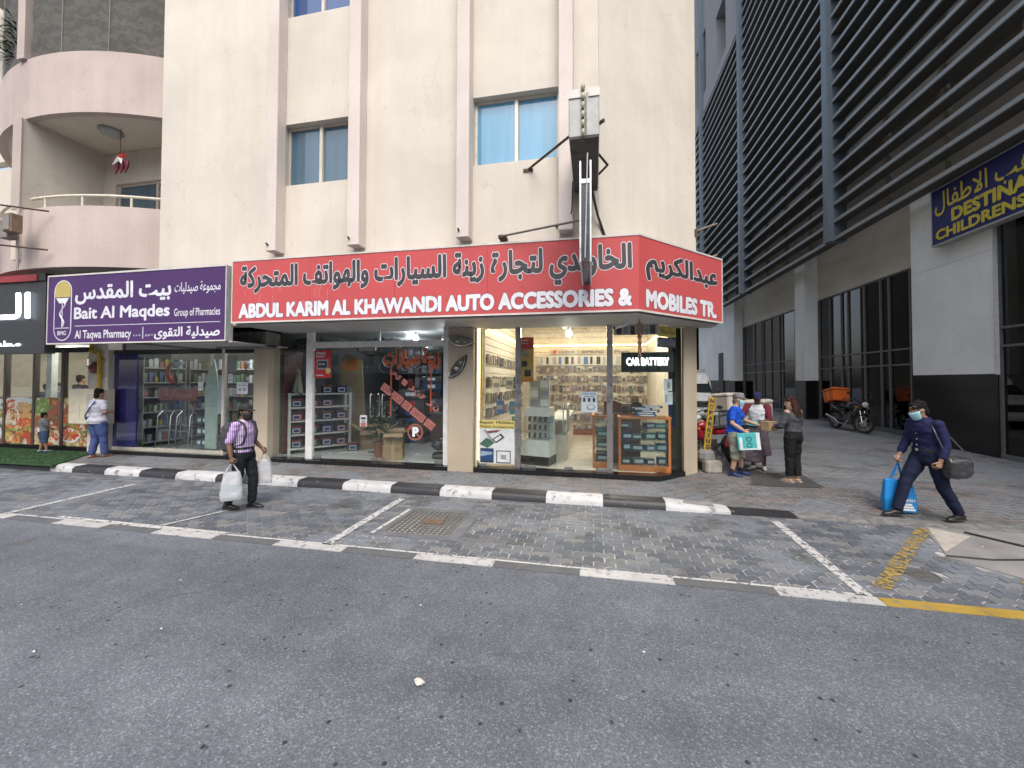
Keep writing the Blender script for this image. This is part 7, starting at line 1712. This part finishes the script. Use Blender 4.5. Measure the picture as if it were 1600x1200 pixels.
def cap(raw, Th, m, back=False):
    mb = MB().loft([[Th @ p for p in hring((0, fy, z), rx, ry, n=20, p=2.1)] for z, rx, ry, fy in ((.05, .088, .11, .004), (.085, .088, .108, .005), (.115, .078, .094, .006), (.14, .052, .062, .008), (.152, .014, .016, .01))])
    raw(mb, 'cap', m)
    sgn = 1 if back else -1
    br = MB().loft([[Th @ V(.078*math.cos(a), .005+sgn*(.09+.0)*math.sin(a)*1.1, .06+dz) for a in [PI*(.12+.76*k/12) for k in range(13)]] for dz in (0,)]+[[Th @ V(.068*math.cos(a), .005+sgn*(.085+.1*math.sin(a))*1.0*max(.4, math.sin(a)+.15), .045) for a in [PI*(.12+.76*k/12) for k in range(13)]]], closed=False, cap=False)
    raw(br, 'cap_brim', m, solid=.005)
def plastic_bag(label, top, h, w, d, m, fill=None, rz=0.0):
    """Carrier bag with two handle loops; top is where the hand holds it."""
    t = thing('carrier_bag', label, 'bag', (top.x, top.y, top.z-h), rz)
    mb = MB(); rr = []
    for k in range(9):
        u = k/8; z = h*.78*u; ww = w*(1-.12*u-.25*u*u)*(.86 if k == 0 else 1); dd = d*(1-.55*u)*(.8 if k == 0 else 1)
        rr.append([V(x.x+random.uniform(-.008, .008), x.y+random.uniform(-.008, .008), x.z) for x in hring((0, 0, z), ww, dd, n=20, p=3)])
    mb.loft(rr, cap=False); mb.f.append(tuple(range(19, -1, -1))); mb.m.append(0)
    mb.v = [(x*(1+.16*noise.noise(V(x*9, y*9, z*7+h*9))), y+.02*noise.noise(V(x*11, z*9, 5+h))-.0, z) for x, y, z in mb.v]
    mb.build('bag_body', m, t, smooth=True)
    for e in (-1, 1): MB().tube([(w*.55*e, 0, h*.74), (w*.3*e, .0, h*.88), (.015*e, 0, h*.985), (.0, 0, h*1.0)], [.045, .028, .014, .01], 8, flat=.4).build('handle', m, t, smooth=True)
    if fill:
        for (x, z, rx, rz_, mt) in fill: MB().ell((x, 0, z), (rx, d*.6, rz_), 12, 8).build('contents', mt, t, smooth=True)
    return t
m, n, b = newmat('thin_plastic'); b.inputs['Base Color'].default_value = (.62, .64, .68, 1); b.inputs['Roughness'].default_value = .3; b.inputs['Alpha'].default_value = .62
bump(n, b, nse(n, objc(n), 14, 5), .8, .02); BAGP = m
def cloth(nm, col, scale=14): return M(nm, col, .85, var=.12, scale=scale, bmp=.25, bscale=220, spec=.2)
# striped shirt cloth
m, n, b = newmat('striped_cloth'); oc = objc(n)
wv = n.nodes.new('ShaderNodeTexWave'); wv.bands_direction = 'X'; wv.inputs['Scale'].default_value = 13; n.links.new(mapv(n, oc, (1, 1, 1), (0, 0, R(45))), wv.inputs['Vector'])
r = ramp(n, ((.0, (.22, .08, .36)), (.5, (.24, .10, .38)), (.6, (.56, .5, .6)), (1, (.62, .57, .65)))); n.links.new(wv.outputs[0], r.inputs[0]); n.links.new(r.outputs[0], b.inputs['Base Color']); b.inputs['Roughness'].default_value = .85; STRIPE = m
BELT = M('belt_black', (.012, .012, .012), .4); SHB = M('shoe_black', (.014, .013, .013), .35)

# 1 man in the striped shirt crossing the bay
loc1 = V(-5.62, 5.58, .004)
t, P, Th, s, raw, part = person('man in purple striped shirt, black cap and mask crossing the parking bay with two bags', loc1, R(96), 1.70, SKB,
    dict(anL=(.09, -.09, .085), knL=(.1, -.1, .5), anR=(-.09, .2, .10), knR=(-.1, .03, .5), elR=(-.24, .07, 1.13), wrR=(-.27, .0, .90), elL=(.25, .06, 1.14), wrL=(.27, -.12, .97)),
    STRIPE, .53, .95, cloth('trouser_charcoal', (.014, .018, .021)), 1.0, SHB, hairz=0, head=(R(-12), R(5)), mask=M('mask_black', (.015, .015, .017), .8), collar=cloth('collar_white', (.58, .52, .62)), belt=BELT, curl=(.95, .7), tro_w=.98)
cap(raw, Th, M('cap_black', (.014, .013, .014), .8))
BPK = cloth('backpack_grey', (.055, .058, .065))
bp = thing('backpack', 'grey backpack on the back of the man in the striped shirt', 'backpack', loc1, R(96))
Mb = MB().loft([hring((0, .225, z), w, d, n=20, p=3.2) for z, w, d in ((.93, .11, .06), (.97, .15, .1), (1.15, .165, .115), (1.32, .15, .095), (1.40, .1, .05))]); me = remeshed(Mb, .014, 3, .006, 9); finish(me, 'pack', BPK, bp)
for e in (-1, 1): MB().tube([(.10*e, .15, 1.36), (.115*e, .03, 1.455), (.115*e, -.09, 1.39), (.12*e, -.135, 1.25), (.14*e, -.10, 1.08), (.15*e, .12, .98)], .026, 8, flat=.4).build('strap', BPK, bp, smooth=True)
MB().loft([hring((0, .32, z), .1, .035, n=16, p=3) for z in (.98, 1.0, 1.16, 1.18)]).build('front_pocket', BPK, bp, smooth=True)
def wpt(t, p, s): return Matrix.Translation(t.location) @ Matrix.Rotation(t.rotation_euler.z, 4, 'Z') @ (Vector(p)*s)
hR = wpt(t, P['wrR']+V(0, -.02, -.10), s); hL = wpt(t, P['wrL']+V(0, -.05, -.07), s)
plastic_bag('larger white carrier bag hanging from the right hand of the striped shirt man', hR, .56, .165, .09, BAGP, [(0, .14, .12, .11, M('bag_goods_teal', (.25, .42, .45), .5)), (.04, .26, .08, .08, M('bag_goods_white', (.6, .6, .6), .5))], R(40))
plastic_bag('smaller white carrier bag hanging from the left hand of the striped shirt man', hL, .52, .13, .08, BAGP, [(0, .1, .1, .09, M('bag_goods_peach', (.5, .36, .27), .6))], R(40))

# 2 man in navy walking left on the pavement
loc2 = V(4.98, 7.24, .045)
t, P, Th, s, raw, part = person('man in navy shirt and blue face mask striding left across the dropped kerb', loc2, R(-82), 1.80, SKT,
    dict(pelvis=(0, .0, .93), waist=(0, -.01, 1.07), chest=(0, -.03, 1.28), neck=(0, -.055, 1.45), head=(0, -.12, 1.585), hpR=(-.09, -.02, .91), hpL=(.09, .02, .91), knR=(-.09, -.24, .53), anR=(-.09, -.37, .10), knL=(.1, .10, .49), anL=(.1, .32, .10),
         shR=(-.19, -.04, 1.40), shL=(.19, -.03, 1.40), elL=(.245, .03, 1.12), wrL=(.245, -.06, .87), elR=(-.24, -.08, 1.12), wrR=(-.22, -.22, .88)),
    cloth('navy_shirt', (.016, .018, .062)), .92, .93, cloth('navy_trousers', (.012, .016, .038)), 1.0, SHB, hair=HAIR, hairz=-.03, head=(R(-16), R(24)), mask=M('mask_blue', (.30, .52, .58), .7), collar=cloth('navy_shirt', (0, 0, 0)), belt=BELT, curl=(.9, .85), build=1.08, feet=(0, R(10)))
for k in range(4): raw(MB().ell((0, -.155-.01*(k == 1), 1.33-.085*k), (.009, .005, .009), 8, 5), 'button', PWH)
BAGK = M('bag_black', (.007, .0075, .0075), .95, var=.12, scale=14, bmp=.25, bscale=220, spec=.08)
db = thing('shoulder_bag', 'black duffel bag slung at the hip of the man in navy', 'bag', wpt(t, (.285, .12, .91), s), R(-82)); db.scale = (.9, .88, .92)
me = remeshed(MB().loft([[V(.085*math.cos(a), y, -.12+.165*math.copysign(abs(math.sin(a))**.7, math.sin(a))*k_) for a in [2*PI*i/18 for i in range(18)]] for y, k_ in ((-.17, .85), (-.15, 1.05), (0, 1.15), (.15, 1.0), (.18, .75))]), .014, 3, .009, 8); finish(me, 'bag_body', BAGK, db)
MB().tube([(0, -.17, .08), (-.06, -.24, .35), (-.13, -.25, .54), (-.15, -.17, .56), (-.09, -.02, .36), (0, .14, .1)], .016, 8, flat=.4).build('strap', BAGK, db, smooth=True)
MB().tube([(.11, -.2, -.02), (.12, 0, .02), (.11, .18, -.02)], .006, 6).build('zip', M('zip_grey', (.12, .12, .12), .4), db)
hR = wpt(t, P['wrR']+V(0, -.03, -.10), s)
bb = thing('carrier_bag', 'bright blue shopping bag with white block print carried low by the man in navy', 'bag', (hR.x+.02, hR.y+.0, hR.z-.78), R(-4))
BLUB = M('bag_azure', (.005, .21, .55), .6, var=.08)
MB().loft([[(-.2, -.05, 0), (.2, -.05, 0), (.2, .05, 0), (-.2, .05, 0)], [(-.215, -.06, .2), (.205, -.06, .2), (.205, .06, .2), (-.215, .06, .2)], [(-.19, -.03, .5), (.15, -.03, .5), (.15, .03, .5), (-.19, .03, .5)]]).build('bag_body', BLUB, bb, bevel=.008)
for y in (-.03, .03): MB().tube([(-.12, y, .48), (-.05, y*.6, .64), (-.01, 0, .78), (.02, y*.6, .64), (.06, y, .48)], .014, 8, flat=.5).build('handle', BLUB, bb, smooth=True)
lettering('FRESH', (-.02, .17, .17, .215), ((0, -.062, 0), (1, 0, 0), (0, 0, 1)), PWH, bb, bold=.03, eps=.004); bb.children[-1].matrix_parent_inverse = Matrix.Identity(4)
for k in range(3): MB().box((-.03, -.0665, .035+.04*k), (.17-.02*k, -.0625, .065+.04*k)).build('print', PWH, bb)

# 3 man in the bright blue T-shirt
loc3 = V(2.92, 9.25, zp(2.92, 9.25))
t, P, Th, s, raw, part = person('man in bright blue T-shirt, grey cap and cargo shorts holding a teal box', loc3, R(72), 1.74, SKL,
    dict(anR=(-.12, .05, .085), anL=(.13, -.12, .085), knR=(-.12, -.03, .5), knL=(.12, -.1, .5), neck=(0, -.03, 1.45), head=(0, -.08, 1.60), elR=(-.27, .04, 1.12), wrR=(-.26, -.17, .98), elL=(.22, -.20, 1.15), wrL=(.12, -.42, 1.08), shL=(.185, -.04, 1.41)),
    cloth('tee_blue', (.012, .075, .46)), .40, .86, cloth('shorts_khaki', (.24, .245, .20)), .67, M('shoe_blue', (.01, .035, .16), .6), hair=M('hair_grey', (.12, .10, .085), .6), hairz=-.03, head=(0, R(12)), mask=M('mask_blue', (0, 0, 0)), curl=(.8, .6), build=1.15, tro_w=1.25, feet=(R(-8), R(12)))
cap(raw, Th, cloth('cap_grey', (.16, .165, .175)))
for e, sx in (('R', -1), ('L', 1)):
    p = (P['hp'+e]+P['kn'+e])/2; raw(MB().cbox(p+V(.105*sx, .02, -.13), (.03, .13, .14)), 'cargo_pocket', M('shorts_khaki', (0, 0, 0)), False)
    a = P['an'+e]; raw(MB().tube([a+V(0, .0, -.03), a+V(0, .0, .07)], [.052, .048], 12), 'sock', M('sock_black', (.015, .015, .017), .9))
raw(MB().cbox((-.05, -.142, 1.30), (.11, .006, .05)), 'shirt_print', M('print_pale', (.4, .45, .55), .7), False)
TEAL = M('box_turquoise', (.07, .40, .40), .5)
hR = wpt(t, P['wrR']+V(.0, -.03, -.09), s)
tb_ = thing('product_box', 'flat turquoise printed box held by the man in the blue T-shirt', 'box', (hR.x+.06, hR.y-.05, hR.z-.29), R(-8)); tb_.rotation_euler = (0, R(-6), R(-8))
MB().box((-.2, -.04, 0), (.2, .04, .34)).build('box_body', TEAL, tb_, bevel=.004)
MB().box((.13, -.0425, .0), (.195, -.0405, .335)).build('print', PWH, tb_); MB().box((-.17, -.0425, .01), (-.12, -.0405, .26)).build('print', PWH, tb_); MB().box((-.12, -.0425, .01), (.12, -.0405, .035)).build('print', PWH, tb_)
for z in (.10, .22):
    rr_ = [(math.cos(a), math.sin(a)) for a in [2*PI*k/18 for k in range(18)]]
    MB().add([(.05*x, -.0425, z+.05*q) for x, q in rr_]+[(.036*x, -.0425, z+.036*q) for x, q in rr_], [(i, (i+1) % 18, 18+(i+1) % 18, 18+i) for i in range(18)]).build('print_ring', M('print_navy', (.02, .05, .08), .5), tb_)

# 4 woman with her back to us
loc4 = V(3.86, 8.86, zp(3.86, 8.86))
t, P, Th, s, raw, part = person('woman in grey off-shoulder top and black trousers with her back to the street', loc4, R(214), 1.70, SKL,
    dict(anR=(-.08, .03, .085), anL=(.09, -.02, .085), elL=(.26, -.06, 1.14), wrL=(.17, -.30, 1.10), elR=(-.25, -.02, 1.13), wrR=(-.16, -.27, 1.08), head=(.01, -.045, 1.60)),
    cloth('top_grey', (.062, .065, .075)), .85, 1.0, cloth('trousers_black', (.012, .012, .013)), .95, M('sandal_pale', (.45, .38, .34), .6), hair=HAIRB, hairz=-.06, head=(R(38), R(14)), curl=(.5, .7), hairlong=.22, bust=.02, build=1.04, shoe_low=True, bare_shoulder=True, tro_w=1.05)
hw = wpt(t, P['wrL']+V(-.03, -.10, .0), s)
o = tag(MB().box((-.12, -.09, -.09), (.12, .09, .09)).box((-.02, -.0925, -.09), (.02, -.09, .09)).build('parcel', BX, bevel=.006), 'small brown cardboard parcel in the hands of the woman in black trousers', 'parcel'); o.location = hw; o.rotation_euler = (0, 0, R(30))

# 5 man in the wrap skirt behind the boxes
loc5 = V(3.62, 9.95, zp(3.62, 9.95))
t, P, Th, s, raw, part = person('man in navy cap, pale vest and mauve wrap skirt standing behind the woman', loc5, R(-28), 1.72, SKD,
    dict(elR=(-.33, -.10, 1.18), wrR=(-.42, -.30, 1.10), elL=(.24, -.05, 1.14), wrL=(.12, -.28, 1.10), anR=(-.09, -.05, .085), anL=(.12, .05, .085)),
    cloth('vest_pale', (.48, .50, .54)), .25, .93, None, 1.0, M('sandal_cream', (.55, .52, .46), .6), hair=HAIR, head=(R(15), R(14)), curl=(.4, .6), skirt=(1.05, .34, .18, .25, cloth('wrap_mauve', (.10, .075, .095))), feet=(R(-25), R(10)))
cap(raw, Th, cloth('cap_navy', (.02, .025, .07)))
for sd in 'RL':
    a, c = P['sh'+sd], P['el'+sd]; raw(MB().tube([a.lerp(c, -.2)+V(0, 0, .02), a, a.lerp(c, .5), a.lerp(c, 1.02)], [.05, .086, .072, .062], 14), 'sleeve', cloth('sleeve_maroon', (.13, .02, .035)))
o = tag(MB().box((-.23, -.16, 0), (.23, .16, .07)).box((-.2, -.1625, .015), (.05, -.1602, .055), 1).build('product_box', [TEAL, PWH], bevel=.003), 'turquoise flat box lying on the motorcycle seat between the group', 'box'); o.location = (3.25, 9.6, 1.17); o.rotation_euler = (R(3), R(2), R(-15))
cvr = tag(finish(remeshed(MB().loft([hring((0, 0, z), w, d, n=22) for z, w, d in ((.36, .33, .22), (.6, .32, .21), (.9, .26, .18), (1.1, .25, .17), (1.15, .2, .13))]), .016, 3, .014, 7), 'cloth_cover', cloth('cover_mauve', (.095, .075, .09)), None), 'mauve cloth cover draped over the stand behind the turquoise boxes', 'cloth cover'); cvr.location = (3.28, 9.62, 0.02); cvr.rotation_euler = (0, 0, R(-15))

# 6 woman at the meter cabinet, 7 small child on the turf
loc6 = V(-12.3, 7.86, .13)
t, P, Th, s, raw, part = person('woman in lilac top and blue trousers facing the cream meter cabinet', loc6, R(176), 1.74, SKT,
    dict(elL=(.30, .02, 1.16), wrL=(.20, -.18, 1.12), elR=(-.29, .02, 1.16), wrR=(-.17, -.18, 1.16), anL=(.09, .06, .085), anR=(-.11, -.10, .085), knR=(-.12, -.06, .5)),
    cloth('top_lilac', (.40, .40, .47)), .40, .86, cloth('trousers_blue', (.055, .08, .20)), 1.0, M('sandal_brown', (.16, .08, .06), .6), hair=HAIR, hairz=-.05, head=(R(10), R(6)), curl=(.6, .6), build=1.14, bust=.02, tro_w=1.12, shoe_low=True)
raw(MB().tube([(-.13, .13, 1.44), (-.02, .172, 1.28), (.12, .182, 1.10), (.20, .14, 1.0)], .02, 8, flat=.5), 'bag_strap', cloth('strap_blue', (.06, .14, .30)))
raw(MB().ell((.215, .05, .98), (.05, .08, .07), 12, 8), 'waist_bag', cloth('strap_navy', (.02, .03, .07))); raw(MB().ell((.225, .06, .88), (.045, .05, .055), 10, 8), 'green_toy', M('lime_green', (.18, .50, .03), .5))
loc7 = V(-14.42, 8.02, .165)
t, P, Th, s, raw, part = person('small child in grey top and blue shorts standing on the green turf', loc7, R(172), 1.06, SKT,
    dict(head=(0, -.02, 1.60), elL=(.26, -.02, 1.15), wrL=(.22, -.17, 1.0), elR=(-.26, -.02, 1.15), wrR=(-.22, -.16, 1.02), anL=(.14, .03, .085), anR=(-.12, -.07, .085)),
    cloth('top_slate', (.11, .12, .13)), .5, .86, cloth('shorts_blue', (.05, .075, .15)), .62, M('shoe_grey', (.2, .24, .3), .6), hair=HAIR, hairz=-.04, curl=(.5, .5), build=1.15, tro_w=1.2)
raw(MB().cbox((-.06, .165, .98), (.1, .04, .16)), 'white_cloth', PWH, False)
for sc_o in [c for c in t.children if c.name.startswith('hair')]: pass

# diners behind the restaurant glass
for i, (x, y, h, hm, sm, lb) in enumerate(((-15.6, 9.5, 1.86, HAIR, cloth('shirt_black', (.02, .022, .024)), 'man in black shirt standing with his back to the restaurant window'), (-16.35, 9.4, 1.62, M('cap_black', (0, 0, 0)), cloth('shirt_grey', (.14, .15, .16)), 'person in grey shirt and dark cap seen through the restaurant window'), (-17.0, 9.5, 1.58, HAIR, cloth('shirt_dim', (.05, .055, .06)), 'dark haired person behind the ribs picture inside the restaurant'))):
    t, P, Th, s, raw, part = person(lb, V(x, y, .38), R((180, 150, 200)[i]), h, SKT, {}, sm, .5, .93, cloth('trouser_charcoal', (0, 0, 0)), 1.0, None, hair=hm, curl=(.5, .5))
    if i == 1: cap(raw, Th, M('cap_black', (0, 0, 0)))
o = tag(MB().box((-17.4, 9.0, .2), (-13.5, 10.3, .375)).build('raised_floor', M('platform_grey', (.3, .3, .3), .6)), 'low raised floor strip inside the restaurant windows under the diners', 'platform')
